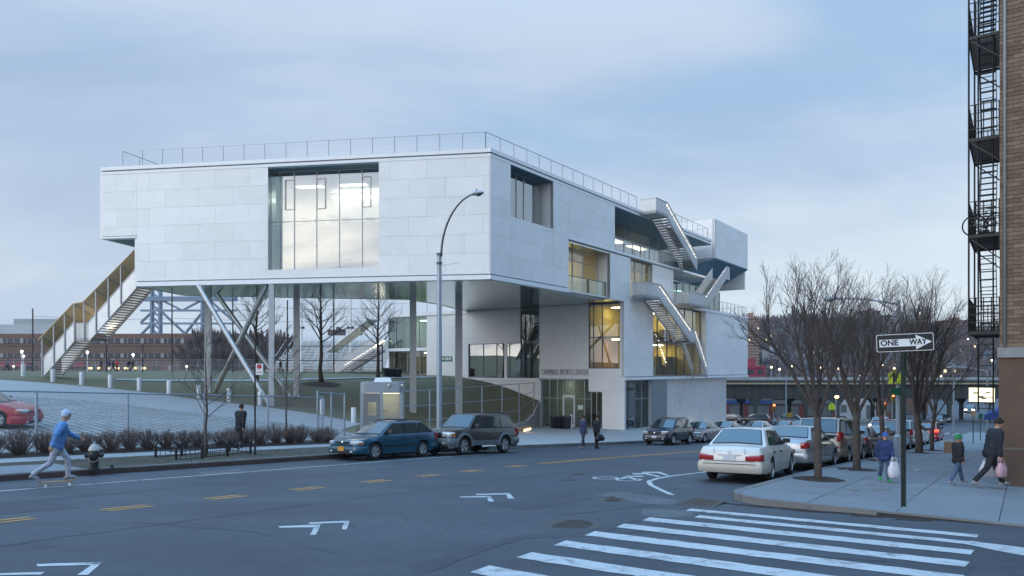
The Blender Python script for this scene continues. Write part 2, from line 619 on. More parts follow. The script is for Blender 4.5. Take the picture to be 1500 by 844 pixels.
M_WHITE = paint_mat('road_paint_white', (0.52, 0.54, 0.55), 0.85)
M_WHITE_W = paint_mat('road_paint_white_worn', (0.55, 0.55, 0.54), 1.0)
M_YEL = paint_mat('road_paint_yellow', (0.60, 0.30, 0.055), 0.7)
M_IRON = M('cast_iron', (0.09, 0.082, 0.078), 0.6, 0.35, var=0.35, ns=20, bump=0.5)
M_BLACK = M('black_metal', (0.014, 0.014, 0.016), 0.5, 0.0, var=0.3, ns=12)
M_DARK = M('dark_void', (0.012, 0.012, 0.013), 0.9, var=0.0)
M_GALV = M('galvanised_steel', (0.34, 0.37, 0.40), 0.42, 0.6, var=0.15, ns=6)

# ================================================================ roadway
def grid(name, mat, ts, ns, hf, lift=0.0, keep=None, smooth=True):
    mb = MB()
    P = [[TN(t, n, hf(t, n) + lift) for n in ns] for t in ts]
    mb.v = [tuple(p) for r in P for p in r]
    w = len(ns)
    for i in range(len(ts) - 1):
        for j in range(w - 1):
            if keep and not keep(0.5 * (ts[i] + ts[i + 1]), 0.5 * (ns[j] + ns[j + 1])):
                continue
            mb.f.append([i * w + j, (i + 1) * w + j, (i + 1) * w + j + 1, i * w + j + 1])
            mb.mi.append(0)
    return mb.build(name, mat, smooth=smooth)
def fr_(a, b, st):
    k = max(1, int(round((b - a) / st)))
    return [a + (b - a) * i / k for i in range(k + 1)]
road = struct(grid('road', M_ASPH, fr_(-30, 160, 1.5) + fr_(164, 420, 16), fr_(-90, 21.0, 1.85), G))
struct(grid('cross_street', M_ASPH, fr_(96, 124, 2.0), fr_(21.0, 110, 2.5), G, -0.002))
def on_road(poly, name, mat, lift=0.006, parent=None):           # a flat sheet that follows the street
    bm = bmesh.new()
    vs = [bm.verts.new(TN(t, n, 0)) for t, n in poly]
    bm.faces.new(vs)
    bmesh.ops.triangulate(bm, faces=bm.faces)
    for _ in range(3):
        es = [e for e in bm.edges if e.calc_length() > 1.6]
        if not es:
            break
        bmesh.ops.subdivide_edges(bm, edges=es, cuts=1)
        bmesh.ops.triangulate(bm, faces=bm.faces)
    for v in bm.verts:
        t, n = to_tn(v.co.x, v.co.y)
        v.co.z = G(t, n) + lift
    bmesh.ops.recalc_face_normals(bm, faces=bm.faces)
    me = bpy.data.meshes.new(name)
    bm.to_mesh(me)
    bm.free()
    if me.polygons and me.polygons[0].normal.z < 0:
        me.flip_normals()
    me.materials.append(mat)
    o = bpy.data.objects.new(name, me)
    COL.objects.link(o)
    o.parent = parent
    WPOS[o] = Vector()
    return o
def pxr(x, y):
    t, n, z = ground_px(x, y, G)
    return t, n
def jag(poly, amt, seed):                                        # worn, uneven edges of thick paint
    rnd = random.Random(seed)
    out = []
    for i, a in enumerate(poly):
        b = poly[(i + 1) % len(poly)]
        L = math.hypot(b[0] - a[0], b[1] - a[1])
        k = max(1, int(L / 0.22))
        for j in range(k):
            f = j / k
            out.append((a[0] + (b[0] - a[0]) * f + rnd.uniform(-amt, amt), a[1] + (b[1] - a[1]) * f + rnd.uniform(-amt, amt)))
    return out
# patches and seams in the paving
on_road(jag([pxr(*p) for p in ((868, 725), (908, 720), (990, 733), (996, 735), (975, 740), (940, 738), (905, 731))], 0.03, 1), 'paving_patch', M_ASPH_OLD, 0.004, road)
on_road(jag([pxr(*p) for p in ((938, 746), (1010, 748), (1018, 756), (985, 759), (942, 756))], 0.03, 2), 'paving_patch', M_ASPH_OLD, 0.004, road)
on_road(jag([pxr(*p) for p in ((600, 830), (700, 800), (770, 782), (865, 778), (1000, 745), (1010, 749), (930, 765), (868, 786), (770, 789), (705, 808), (640, 835), (610, 843))], 0.03, 3), 'paving_seam', M_ASPH_DK, 0.0035, road)
on_road(jag([pxr(*p) for p in ((290, 692), (350, 687), (362, 690), (300, 698))], 0.03, 4), 'paving_patch', M_ASPH_OLD, 0.004, road)
on_road(jag([(16, 19.0), (44, 18.6), (44, 20.6), (16, 20.75)], 0.03, 5), 'paving_seam', M_ASPH_DK, 0.0035, road)
def crack(pts, w, seed, mat=None):
    rnd_ = random.Random(seed)
    P = []
    for a_, b_ in zip(pts[:-1], pts[1:]):
        k_ = max(2, int(math.hypot(b_[0] - a_[0], b_[1] - a_[1]) / .35))
        P += [(a_[0] + (b_[0] - a_[0]) * i_ / k_ + rnd_.uniform(-.05, .05), a_[1] + (b_[1] - a_[1]) * i_ / k_ + rnd_.uniform(-.05, .05)) for i_ in range(k_)]
    P.append(pts[-1])
    m_ = MB()
    for p_ in P:
        ww = w * rnd_.uniform(.4, 1.2)
        m_.v += [tuple(TN(p_[0], p_[1] - ww, G(p_[0], p_[1]) + .0042)), tuple(TN(p_[0] + ww * .3, p_[1] + ww, G(p_[0], p_[1]) + .0042))]
    for i_ in range(len(P) - 1):
        m_.f.append([2 * i_, 2 * i_ + 2, 2 * i_ + 3, 2 * i_ + 1])
        m_.mi.append(0)
    m_.build('tar_seam', mat or M_ASPH_DK, road)
crack([(2, 11.3), (9, 11.45), (20, 11.25), (42, 11.4)], .03, 1)
crack([(3, 16.2), (12, 16.1), (26, 16.3)], .03, 2)
crack([(6.0, 12.0), (6.6, 9.5), (6.2, 7.0)], .034, 3)
crack([(14.6, 9.8), (15.1, 12.2), (14.7, 15.2), (15.2, 18.0)], .032, 4)
crack([(9.2, 6.0), (10.4, 4.6), (9.7, 3.0), (10.2, 1.4)], .03, 5)
crack([(11.0, 6.8), (12.6, 6.2), (14.2, 5.9)], .028, 6)
crack([(5.0, 4.0), (5.7, 2.2), (5.4, .8)], .025, 7)
crack([(24, 7.2), (26, 9.0), (25.2, 12.5)], .02, 8)
on_road(jag([(27.0, 9.4), (31.5, 9.3), (31.6, 11.6), (27.1, 11.7)], .03, 6), 'paving_patch', M_ASPH_DK, 0.0036, road)
on_road(jag([(3.6, 14.6), (6.2, 14.5), (6.3, 16.0), (3.7, 16.1)], .03, 7), 'paving_patch', M_ASPH_DK, 0.0036, road)
on_road(jag([(11.2, 7.6), (13.4, 7.5), (13.5, 8.6), (11.3, 8.7)], .03, 8), 'paving_patch', M_ASPH_DK, 0.0036, road)
for i_ in range(26):                              # oil drips under the parked cars and grit along the kerbs
    rn_ = random.Random(500 + i_)
    t_i, n_i, r_i = rn_.uniform(16, 45), rn_.choice((19.3, 6.4, 6.2, 10.3, 9.6)) + rn_.uniform(-.5, .5), rn_.uniform(.06, .22)
    on_road([(t_i + r_i * 1.6 * cos(a_) * rn_.uniform(.7, 1.2), n_i + r_i * sin(a_) * rn_.uniform(.7, 1.2)) for a_ in [2 * pi * k_ / 11 for k_ in range(11)]], 'oil_stain', M('oil', (0.018, 0.02, 0.023), .4, var=.3, ns=5), .0034, road)
# crosswalk
for i, (t, n0) in enumerate(((5.7, 5.2), (6.72, 5.25), (7.72, 5.3), (8.72, 5.35), (9.68, 5.4), (10.62, 5.4), (11.55, 5.35), (12.38, 4.75), (13.12, 5.2))):
    h = 0.205 if i < 7 else 0.155
    n1 = 0.58 if i > 3 else -1.5
    on_road(jag([(t - h, n0), (t + h, n0 + 0.05), (t + h, n1), (t - h, n1)], 0.022, 10 + i), 'crosswalk_bar', M_WHITE, 0.006, road)
on_road(jag([(12.25, 0.75), (12.55, 0.65), (11.95, -1.9), (11.6, -1.9), (11.75, 0.05)], 0.02, 33), 'stop_line', M_WHITE, 0.0065, road)
# centre line: dashes in pairs, then a long bar
for i, t in enumerate((2.6, 4.75, 6.75, 8.8, 10.9, 13.1, 15.1, 17.1, 19.4)):
    for dn in (-0.13, 0.13):
        on_road(jag([(t - 0.42, 13.7 + dn - 0.05), (t + 0.42, 13.7 + dn - 0.05), (t + 0.42, 13.7 + dn + 0.05), (t - 0.42, 13.7 + dn + 0.05)], 0.012, 40 + i), 'lane_dash', M_YEL, 0.006, road)
for dn in (-0.13, 0.13):
    on_road(jag([(20.9, 13.7 + dn - 0.055), (92, 13.7 + dn - 0.055), (92, 13.7 + dn + 0.055), (20.9, 13.7 + dn + 0.055)], 0.012, 60), 'centre_line', M_YEL, 0.006, road)
# edge line of the parking lane on the left
on_road(jag([(-8, 18.45), (23.8, 18.45), (23.8, 18.57), (-8, 18.57)], 0.012, 61), 'edge_line', M_WHITE_W, 0.006, road)
# chevrons and the bicycle of the shared lane
for k, pl in enumerate((
        ((407, 771.5), (470, 768.8), (467, 773), (410, 773.5)), ((467, 769), (470, 768.8), (463, 784), (454, 784), (462, 770)),
        ((452, 766), (512, 763.3), (511, 766), (454, 768)), ((505, 764), (512, 763.4), (508, 776), (500, 776)),
        ((673, 727.6), (716, 727), (717, 729), (675, 729.4)), ((712, 727), (718, 727), (724, 735), (716, 735)),
        ((697, 724), (744, 722.6), (745, 724.6), (698, 725.6)), ((740, 723), (746, 722.7), (754, 730.5), (745, 731)),
        ((52, 827), (150, 824), (146, 828), (54, 830.5)), ((138, 824.6), (150, 824.2), (128, 843), (113, 843)),
        ((0, 840.5), (66, 838.5), (60, 842.5), (0, 843.5)),
        ((926, 693.6), (949, 693.4), (968, 698.4), (963, 699.2), (946, 695.2), (927, 695.2)),
        ((940, 691.6), (966, 691.4), (981, 696.3), (976, 697.2), (963, 693.3), (941, 693.2)))):
    on_road(jag([pxr(*p) for p in pl], 0.008, 70 + k), 'chevron_mark', M_WHITE, 0.006, road)
def ring_mark(t, n, r0, r1, seed):
    rnd = random.Random(seed)
    m = 20
    mb = MB()
    for i in range(m):
        a0, a1 = 2 * pi * i / m, 2 * pi * (i + 1) / m
        q = [(t + r * cos(a) * 1.15, n + r * sin(a)) for r, a in ((r0, a0), (r1, a0), (r1, a1), (r0, a1))]
        mb.add([TN(a, b, G(a, b) + 0.006) for a, b in q], [(0, 1, 2, 3)])
    mb.build('bicycle_wheel_mark', M_WHITE, road)
tb, nb = pxr(887, 700.5)
ring_mark(tb, nb, 0.27, 0.36, 1)
tb2, nb2 = pxr(921, 703)
ring_mark(tb2, nb2, 0.27, 0.36, 2)
for pl in (((905, 702), (920, 697), (925, 697.8), (911, 702.6)), ((916, 698), (940, 697), (944, 698.6), (918, 699.6)), ((918, 699), (923, 699), (934, 703), (929, 703.5))):
    on_road(jag([pxr(*p) for p in pl], 0.006, 90), 'bicycle_frame_mark', M_WHITE, 0.0065, road)
# parking-lane line that bends round to the right kerb
cv = [pxr(*p) for p in ((1027, 692.5), (985, 697.5), (962, 701.5), (950, 705.5), (954, 711), (968, 718), (985, 725.5))]
cv2 = []
for a, b in zip(cv[:-1], cv[1:]):
    cv2 += [(a[0] + (b[0] - a[0]) * k / 4, a[1] + (b[1] - a[1]) * k / 4) for k in range(4)]
cv2.append(cv[-1])
mb = MB()
for i in range(len(cv2) - 1):
    a, b = Vector(cv2[i]), Vector(cv2[i + 1])
    p = (b - a).normalized().orthogonal() * 0.065
    q = [a - p, b - p, b + p, a + p]
    mb.add([TN(x, y, G(x, y) + 0.006) for x, y in q], [(0, 1, 2, 3)])
mb.build('parking_line', M_WHITE, road)
on_road(jag([(21.2, 7.95), (60, 7.75), (60, 7.87), (21.2, 8.07)], 0.01, 95), 'parking_line', M_WHITE_W, 0.006, road)
# far crosswalk across the avenue before the viaduct
for i in range(9):
    n = 5.9 + i * 0.95
    on_road([(93, n), (96, n), (96, n + 0.42), (93, n + 0.42)], 'crosswalk_bar', M_WHITE_W, 0.008, road)

# manhole covers, drain grate
def disc_cover(t, n, r, label, name='manhole_cover'):
    z = G(t, n)
    o = thing(name, label, 'manhole cover', TN(t, n, z + 0.004))
    mb = MB()
    mb.lathe([(r, 0.0), (r, 0.008), (r - 0.05, 0.010), (r - 0.06, 0.004), (0.02, 0.006)], 28)
    mb.build('ring', M_IRON, o, smooth=30)
    mb = MB()
    for a in range(-4, 5):
        w = sqrt(max(0.01, (r - 0.1) ** 2 - (a * 0.085) ** 2))
        mb.box((0, a * 0.085, 0.010), (2 * w, 0.035, 0.010), 0.4)
    mb.build('tread_pattern', M_IRON, o)
    return o
disc_cover(*pxr(838, 770), 0.46, 'round cast iron manhole cover in the roadway beside the crosswalk bars')
disc_cover(*pxr(897, 733), 0.30, 'small rusty cover set in the pale paving patch')
tg, ng = pxr(1028, 738)
gr = thing('storm_drain_grate', 'slotted iron storm drain grate in the gutter at the pavement corner', 'drain grate', TN(tg, ng, G(tg, ng) + 0.004), pi / 2 - TH)
mb = MB()
for sx in (-0.42, 0.42):
    mb.box((sx, 0, 0.012), (0.07, 0.66, 0.024))
for sy in (-0.33, 0.33):
    mb.box((0, sy, 0.0115), (0.9, 0.06, 0.023))
mb.build('frame', M_IRON, gr)
MB().box((0, 0, 0.003), (0.8, 0.64, 0.004)).build('pit', M_DARK, gr)
bar_me = MB().box((0, 0, 0), (0.035, 0.6, 0.02)).mesh('bar', M_IRON)
for i in range(9):
    inst('bar', bar_me, gr, (-0.34 + i * 0.085, 0, 0.012))

# ================================================================ pavements
def clip_poly(poly, half):
    for a, b in zip(half, half[1:] + half[:1]):
        out = []
        def side(p):
            return (b[0] - a[0]) * (p[1] - a[1]) - (b[1] - a[1]) * (p[0] - a[0])
        for i, p in enumerate(poly):
            q = poly[(i + 1) % len(poly)]
            sp, sq = side(p), side(q)
            if sp >= 0:
                out.append(p)
            if sp * sq < 0:
                f = sp / (sp - sq)
                out.append((p[0] + (q[0] - p[0]) * f, p[1] + (q[1] - p[1]) * f))
        poly = out
        if len(poly) < 3:
            return []
    return poly
def sr(t, n):
    return SR(t) + 0.012 * max(0.0, KERB_R - n) * 0.3
rc = 1.25
arc = [(KERB_X + rc - rc * sin(a), KERB_R - rc + rc * cos(a)) for a in [pi / 2 * k / 8 for k in range(9)]]   # from the avenue kerb round to the side street
outline = [(98.0, -34.0), (98.0, KERB_R)] + arc + [(KERB_X, -34.0)]           # counter-clockwise in (t, n)
inner = [(98.0, -33.8), (98.0, KERB_R - 0.17)] + [(KERB_X + rc - (rc - 0.17) * sin(a), KERB_R - rc + (rc - 0.17) * cos(a)) for a in [pi / 2 * k / 8 for k in range(9)]] + [(KERB_X + 0.17, -33.8)]
area = sum(a[0] * b[1] - b[0] * a[1] for a, b in zip(inner, inner[1:] + inner[:1]))
if area < 0:
    inner = inner[::-1]
pv = MB()
ts, ns = fr_(KERB_X + 0.1, 98, 1.6), fr_(-34, KERB_R - 0.1, 1.5)
pav_r = struct(grid('pavement', M_WALK, ts, ns, sr, -0.028, keep=lambda t, n: not (t < KERB_X + 1.9 and n > KERB_R - 1.9)))
J = 0.008
for i, t in enumerate(fr_(KERB_X + 0.17, KERB_X + 0.17 + 1.56 * 32, 1.56)[:-1]):
    for j in range(9):
        n1 = KERB_R - 0.17 - 1.56 * j
        n0 = n1 - 1.56
        if t > 22.3 and n1 < 0.6:
            continue
        c = clip_poly([(t + J, n0 + J), (t + 1.56 - J, n0 + J), (t + 1.56 - J, n1 - J), (t + J, n1 - J)], inner)
        if len(c) < 3:
            continue
        r_ = random.Random(i * 31 + j).uniform(-0.003, 0.003)
        mb = MB()
        mb.prism([TN(a, b, sr(a, b) + r_ - 0.05) for a, b in c], (0, 0, 0.05))
        mb.build('slab', M_WALK, pav_r)
M_SPRAY = paint_mat('utility_spray', (0.25, 0.235, 0.17), 1.0)
for pl in (((1243, 717.5), (1254, 716.5), (1258, 718.5), (1247, 719.5)), ((1278, 718), (1284, 715.5), (1287, 716), (1281, 718.6)), ((1287, 717.5), (1293, 715), (1296, 715.6), (1290, 718)), ((1296, 717), (1306, 716.4), (1307, 717.4), (1297, 718)), ((1268, 709.5), (1280, 708.6), (1281, 709.6), (1269, 710.4))):
    m_ = MB()
    q_ = [ground_px(x, y, sr) for x, y in pl]
    m_.add([TN(a, b, sr(a, b) + .006) for a, b, c in q_], [(0, 1, 2, 3)])
    m_.build('utility_mark', M_SPRAY, pav_r)
# kerb stones of the right corner
def kerb_line(pts_out, pts_in, h0, top, name, mat, stone=1.8, parent=None, face=None):
    mb = MB()
    for i in range(len(pts_out) - 1):
        a, b, c, d = pts_out[i], pts_out[i + 1], pts_in[i + 1], pts_in[i]
        lo = [TN(p[0], p[1], G(*p) - 0.06) for p in (a, b, c, d)]
        hi = [TN(p[0], p[1], top(*p)) for p in (a, b, c, d)]
        mb.hexa(lo + hi)
    return mb.build(name, mat, parent)
ko, ki = [], []
for n in fr_(-12, KERB_R - rc, 0.9):
    ko.append((KERB_X, n)); ki.append((KERB_X + 0.165, n))
for a in [pi / 2 * k / 10 for k in range(10, -1, -1)][1:]:
    ko.append((KERB_X + rc - rc * sin(a), KERB_R - rc + rc * cos(a))); ki.append((KERB_X + rc - (rc - 0.165) * sin(a), KERB_R - rc + (rc - 0.165) * cos(a)))
for t in fr_(KERB_X + rc, 96, 1.5)[1:]:
    ko.append((t, KERB_R)); ki.append((t, KERB_R - 0.165))
def ramp_top(t, n):                             # the kerb drops at the crossing
    z = sr(t, n) + 0.004
    if t < KERB_X + 1.0 and 2.3 < n < 4.6:
        z = min(z, G(t, n) + 0.03 + 0.09 * abs(n - 3.4))
    return z
struct(kerb_line(ko, ki, 0, lambda t, n: sr(t, n) + 0.004, 'kerb', M_KERB))
# catch basin in the side-street kerb
cb = thing('catch_basin', 'black opening of a kerb inlet at the right edge of the picture', 'kerb inlet', TN(KERB_X - 0.01, -0.62, G(KERB_X, -0.6)), pi / 2 - TH)
MB().box((0, -0.004, 0.085), (1.5, 0.02, 0.10)).build('inlet_mouth', M_DARK, cb)
MB().box((0, 0.05, 0.165), (1.7, 0.34, 0.05)).build('steel_hood', M_IRON, cb)
for k_ in range(9):
    rn_ = random.Random(900 + k_)
    n_c, w_c = 4.9 - k_ * .42 + rn_.uniform(-.1, .1), rn_.uniform(.14, .38)
    on_road(jag([(14.56 - w_c, n_c + .28), (14.57, n_c + .34), (14.57, n_c - .3), (14.56 - w_c * .7, n_c - .22)], 0.03, 101 + k_), 'gutter_dirt', M_MULCH, 0.004 + .0002 * k_, road)
mb = MB()                                          # rusty steel facing of the side-street kerb
for a, b in zip(fr_(-12, 2.2, .9)[:-1], fr_(-12, 2.2, .9)[1:]):
    mb.add([TN(KERB_X - .010, a, G(KERB_X, a) - .02), TN(KERB_X - .010, b, G(KERB_X, b) - .02), TN(KERB_X - .010, b, sr(KERB_X, b) - .03), TN(KERB_X - .010, a, sr(KERB_X, a) - .03), TN(KERB_X + .003, a, sr(KERB_X, a) - .026), TN(KERB_X + .003, b, sr(KERB_X, b) - .026)], [(0, 1, 2, 3), (3, 2, 5, 4)])
struct(mb.build('kerb_facing', M('kerb_steel_dark', (0.028, 0.03, 0.034), .7, var=.5, ns=4, bump=.4)))

# ---------------------------------------------------------------- left pavement, verge, bed
def sl(t, n):
    return SL(t)
kl_t = fr_(-28, 26, 1.5)
struct(kerb_line([(t, KERB_L) for t in kl_t], [(t, KERB_L + 0.16) for t in kl_t], 0, lambda t, n: SL(t) + 0.004, 'kerb', [M_KERB]))
mb = MB()
for a, b in zip(kl_t[:-1], kl_t[1:]):           # steel facing of the kerb
    mb.add([TN(a, KERB_L - 0.012, G(a, KERB_L) - 0.02), TN(b, KERB_L - 0.012, G(b, KERB_L) - 0.02), TN(b, KERB_L - 0.012, SL(b) - 0.035), TN(a, KERB_L - 0.012, SL(a) - 0.035),
            TN(a, KERB_L + 0.002, SL(a) - 0.03), TN(b, KERB_L + 0.002, SL(b) - 0.03)], [(0, 1, 2, 3), (3, 2, 5, 4)])
struct(mb.build('kerb_facing', M_KERB_RED))
struct(grid('verge', M_DIRT, fr_(-28, 26.5, 1.5), [KERB_L + 0.1, 22.0, 23.0, 23.95], sl, -0.004))
walk_l = struct(grid('sidewalk', M_WALK_L, fr_(-28, 26.5, 1.5), [23.85, 25.25], sl, -0.02))
for i, t in enumerate(fr_(-12, 26, 1.52)[:-1]):
    mb = MB()
    q = [(t + 0.01, 23.9), (t + 1.51, 23.9), (t + 1.51, 25.22), (t + 0.01, 25.22)]
    mb.prism([TN(a, b, SL(a) - 0.05) for a, b in q], (0, 0, 0.058))
    mb.build('slab', M_WALK_L, walk_l)
struct(grid('mulch_bed', M_MULCH, fr_(-28, 26.5, 1.5), fr_(25.2, 26.9, 0.4), lambda t, n: SL(t) + 0.05 * sin(pi * (n - 25.2) / 1.7) + 0.02 * sin(t * 3.1 + n * 5), 0.003))
# utility slab by the hydrant
mb = MB()
mb.prism([TN(a, b, SL(a) - 0.05) for a, b in ((6.4, 21.07), (9.2, 21.07), (9.2, 22.9), (6.4, 22.9))], (0, 0, 0.056))
struct(mb.build('hydrant_pad', M_WALK))

# ---------------------------------------------------------------- terrain behind the fence (lawn, drive)
_cp = []
def cpx(x, y, Y):
    p = PX(x, y, Y)
    _cp.append((p.x, p.y, p.z))
for q in ((15, 626, 28.8), (0, 558, 48), (77, 561, 51), (162, 568, 50), (248, 577, 49.5), (291, 584, 49), (381, 594, 47), (472, 606, 44), (398, 595, 47.6),
          (305, 576, 54), (434, 580, 54.5), (605, 604, 56), (672, 615, 58), (742, 587, 67.3), (686, 569, 70), (789, 599, 65.2), (30, 549, 62), (180, 551, 62), (300, 554, 64), (470, 561, 60),
          (554, 557, 64), (500, 553.5, 68), (640, 551, 74), (560, 637, 36.5), (625, 548, 76), (62, 549.5, 53.5), (20, 552, 53)):
    cpx(*q)
for t in (-25, -15, -5, 0, 5, 10, 15, 20, 25):
    p = TN(t, 26.6, SL(t))
    _cp.append(tuple(p))
for t, n, z in ((32, 28.8, -3.9), (40, 31.3, -4.25), (47, 33.5, -4.5), (52, 35.1, -4.55), (54.2, 35.9, -4.4), (-25, 45, -0.6), (-25, 60, 0.0), (0, 70, -0.5), (-25, 34, -1.2), (0, 36, -1.7)):
    p = TN(t, n, z)
    _cp.append(tuple(p))
_cp = np.array(_cp)
_r = np.linalg.norm(_cp[:, None, :2] - _cp[None, :, :2], axis=2)
_A = np.zeros((len(_cp) + 3, len(_cp) + 3))
_A[:len(_cp), :len(_cp)] = _r + np.eye(len(_cp)) * -0.4
_A[:len(_cp), len(_cp)] = 1
_A[:len(_cp), len(_cp) + 1:] = _cp[:, :2]
_A[len(_cp):, :len(_cp)] = _A[:len(_cp), len(_cp):].T
_W = np.linalg.solve(_A, np.concatenate([_cp[:, 2], np.zeros(3)]))
def T(t, n):
    x, y = RX * t - RY * n, RY * t + RX * n
    z = float(np.hypot(_cp[:, 0] - x, _cp[:, 1] - y) @ _W[:-3] + _W[-3] + _W[-2] * x + _W[-1] * y)
    f = min(1.0, max(0.0, (y - 62.0) / 10.0))
    zf = max(-0.62, min(z, -0.35)) if y > 62 else z
    return z * (1 - f) + zf * f
def Txy(x, y):
    return T(*to_tn(x, y))
def PZ(t, n):                                   # plaza in front of the entrance
    base = np.interp(t, [20, 40, 48, 54, 60, 90], [SL(20) + 0.05, SL(40) + 0.1, -4.95, -5.1, -5.2, SL(90) + 0.05])
    f = min(1.0, max(0.0, (n - 21.0) / 6.3))
    return float(SL(t) * (1 - f) + base * f)
def in_plaza(t, n):
    return n < 26.9 + max(0.0, (t - 26.4)) * (36.0 - 26.9) / (54.5 - 26.4) and t > 26.0
def nbd(t):
    return 26.8 + max(0.0, t - 26.4) * (36.0 - 26.9) / (54.5 - 26.4)
def lawn_strip(name, mat, ts, ms, nf, hf, lift):
    mb_ = MB()
    for t in ts:
        for q in ms:
            n = nf(t, q)
            mb_.v.append(tuple(TN(t, n, hf(t, n) + lift)))
    w = len(ms)
    for i in range(len(ts) - 1):
        for j in range(w - 1):
            mb_.f.append([i * w + j, (i + 1) * w + j, (i + 1) * w + j + 1, i * w + j + 1])
            mb_.mi.append(0)
    return mb_.build(name, mat, smooth=True)
struct(lawn_strip('lawn', M_LAWN, fr_(-40, 54.45, 1.3), fr_(0, 84, 1.5), lambda t, q: nbd(t) + q, T, 0.0))
plz = struct(grid('plaza', M_WALK_L, fr_(25.8, 92, 1.4), [KERB_L, 22.0] + fr_(23.2, 27.9, 1.2), PZ, 0.0))
struct(lawn_strip('plaza_court', M_WALK_L, fr_(27.5, 54.6, 1.0), [0, .25, .5, .75, 1.0], lambda t, q: 27.6 + (max(nbd(t) + .2, 27.9) - 27.6) * q, PZ, 0.004))
kl2 = fr_(27.4, 94, 1.5)
struct(kerb_line([(t, KERB_L - 0.005) for t in kl2], [(t, KERB_L + 0.16) for t in kl2], 0, lambda t, n: SL(t) + 0.005, 'kerb', M_KERB))
for k, (a, b) in enumerate((((30, 21.1), (36, 27.5)), ((44, 21.1), (44, 30)), ((50, 21.1), (50, 32)))):   # saw-cut joints of the plaza
    mb = MB()
    for i in range(10):
        p = [(a[0] + (b[0] - a[0]) * f, a[1] + (b[1] - a[1]) * f) for f in (i / 10, (i + 1) / 10)]
        mb.add([TN(p[0][0] - .02, p[0][1], PZ(*p[0]) + .004), TN(p[0][0] + .02, p[0][1], PZ(*p[0]) + .004), TN(p[1][0] + .02, p[1][1], PZ(*p[1]) + .004), TN(p[1][0] - .02, p[1][1], PZ(*p[1]) + .004)], [(0, 1, 2, 3)])
    mb.build('joint', M_IRON, plz)
# drive: concrete strip and grid pavers
def pl_px(pts):
    return [ground_px(x, y, T)[:2] for x, y in pts]
def ribbon(A, Bp, name, mat, hf, lift, nu=5, sub=4):
    def dens(P):
        o = []
        for a, b in zip(P[:-1], P[1:]):
            o += [(a[0] + (b[0] - a[0]) * k / sub, a[1] + (b[1] - a[1]) * k / sub) for k in range(sub)]
        return o + [P[-1]]
    A, Bp = dens(A), dens(Bp)
    mb = MB()
    for a, b in zip(A, Bp):
        for k in range(nu + 1):
            f = k / nu
            t, n = a[0] + (b[0] - a[0]) * f, a[1] + (b[1] - a[1]) * f
            mb.v.append(tuple(TN(t, n, hf(t, n) + lift)))
    for i in range(len(A) - 1):
        for k in range(nu):
            q = i * (nu + 1) + k
            mb.f.append([q, q + 1, q + nu + 2, q + nu + 1])
            mb.mi.append(0)
    o = mb.build(name, mat, smooth=True)
    if o.data.polygons[0].normal.z < 0:
        o.data.flip_normals()
    return o
d_far = pl_px(((-160, 552), (-60, 555), (0, 557), (70, 561.5), (150, 568.5), (230, 577), (300, 587), (390, 597), (470, 609), (530, 621)))
d_mid = pl_px(((-160, 573), (-60, 577), (0, 581), (65, 583.5), (130, 588), (190, 594.5), (250, 602), (330, 611), (415, 620), (499, 631)))
d_near = [(-16, 26.9), (-10, 26.9), (-4, 26.9), (1, 26.9), (6, 26.9), (11, 26.9), (15, 26.9), (18.5, 26.9), (21.5, 26.9), (25.5, 26.95)]
struct(ribbon(d_far, d_mid, 'driveway', M_WALK_L, T, 0.02))
struct(ribbon(d_mid, d_near, 'paver_drive', M_PAVER, T, 0.015))
struct(ribbon([(25.5, 26.95), (27.5, 26.95), (30, 28)], [d_far[-1], (29.5, 30.5), (31, 29)], 'driveway_mouth', M_WALK_L, T, 0.03, 4, 2))
# the playing field and its kerbed path
def flat(z):
    return lambda t, n: z
def xy_sheet(name, pts, z, mat):
    mb = MB()
    mb.add([(x, y, z) for x, y in pts], [tuple(range(len(pts)))])
    o = mb.build(name, mat)
    if o.data.polygons[0].normal.z < 0:
        o.data.flip_normals()
    return struct(o)
xy_sheet('playing_field', [(-150, 72), (-8, 76), (20, 170), (-260, 170)], -0.34, M_FIELD)
xy_sheet('field_track', [(-110, 66.5), (-12, 74), (-8, 76.5), (-150, 72.5)], -0.30, M_WALK_L)
struct(ribbon(pl_px(((170, 555.5), (300, 556.5), (400, 556.5), (500, 554), (640, 551.5))), pl_px(((170, 557.5), (300, 558.8), (400, 558.8), (500, 556), (640, 553.2))), 'lawn_path', M_WALK_L, T, .05, 2, 8))
xy_sheet('ground', [(-4000, -300), (4000, -300), (6000, 8000), (-6000, 8000)], -14.0, M_DIRT)
# ================================================================ sports centre
M_PANEL = M('aluminium_panel', (0.775, 0.775, 0.77), 0.40, 0.0, var=0.05, ns=1.3, orand=0.034, spec=0.5, dirt=0.05)
M_BACK = M('panel_backing', (0.52, 0.53, 0.54), 0.8, var=0.05)
M_TRIM = M('aluminium_trim', (0.77, 0.785, 0.80), 0.38, 0.0, var=0.05, ns=2)
M_GROOVE = M('shadow_gap', (0.26, 0.27, 0.28), 0.6, var=0.1)
M_SOFFIT = M('polished_soffit', (0.62, 0.72, 0.71), 0.13, 0.85, var=0.10, ns=0.5)
M_SOFFIT_DK = M('blue_soffit', (0.085, 0.19, 0.25), 0.45, 0.2, var=0.1, ns=1)
M_FRAME = M('window_frame', (0.42, 0.45, 0.47), 0.4, 0.5, var=0.06)
M_FRAME_DK = M('window_frame_dark', (0.10, 0.11, 0.12), 0.4, 0.3, var=0.06)
M_STEEL = M('stainless_steel', (0.56, 0.57, 0.58), 0.30, 0.85, var=0.1, ns=3)
M_TREAD = M('stair_tread', (0.30, 0.26, 0.21), 0.6, 0.1, var=0.15, ns=4)
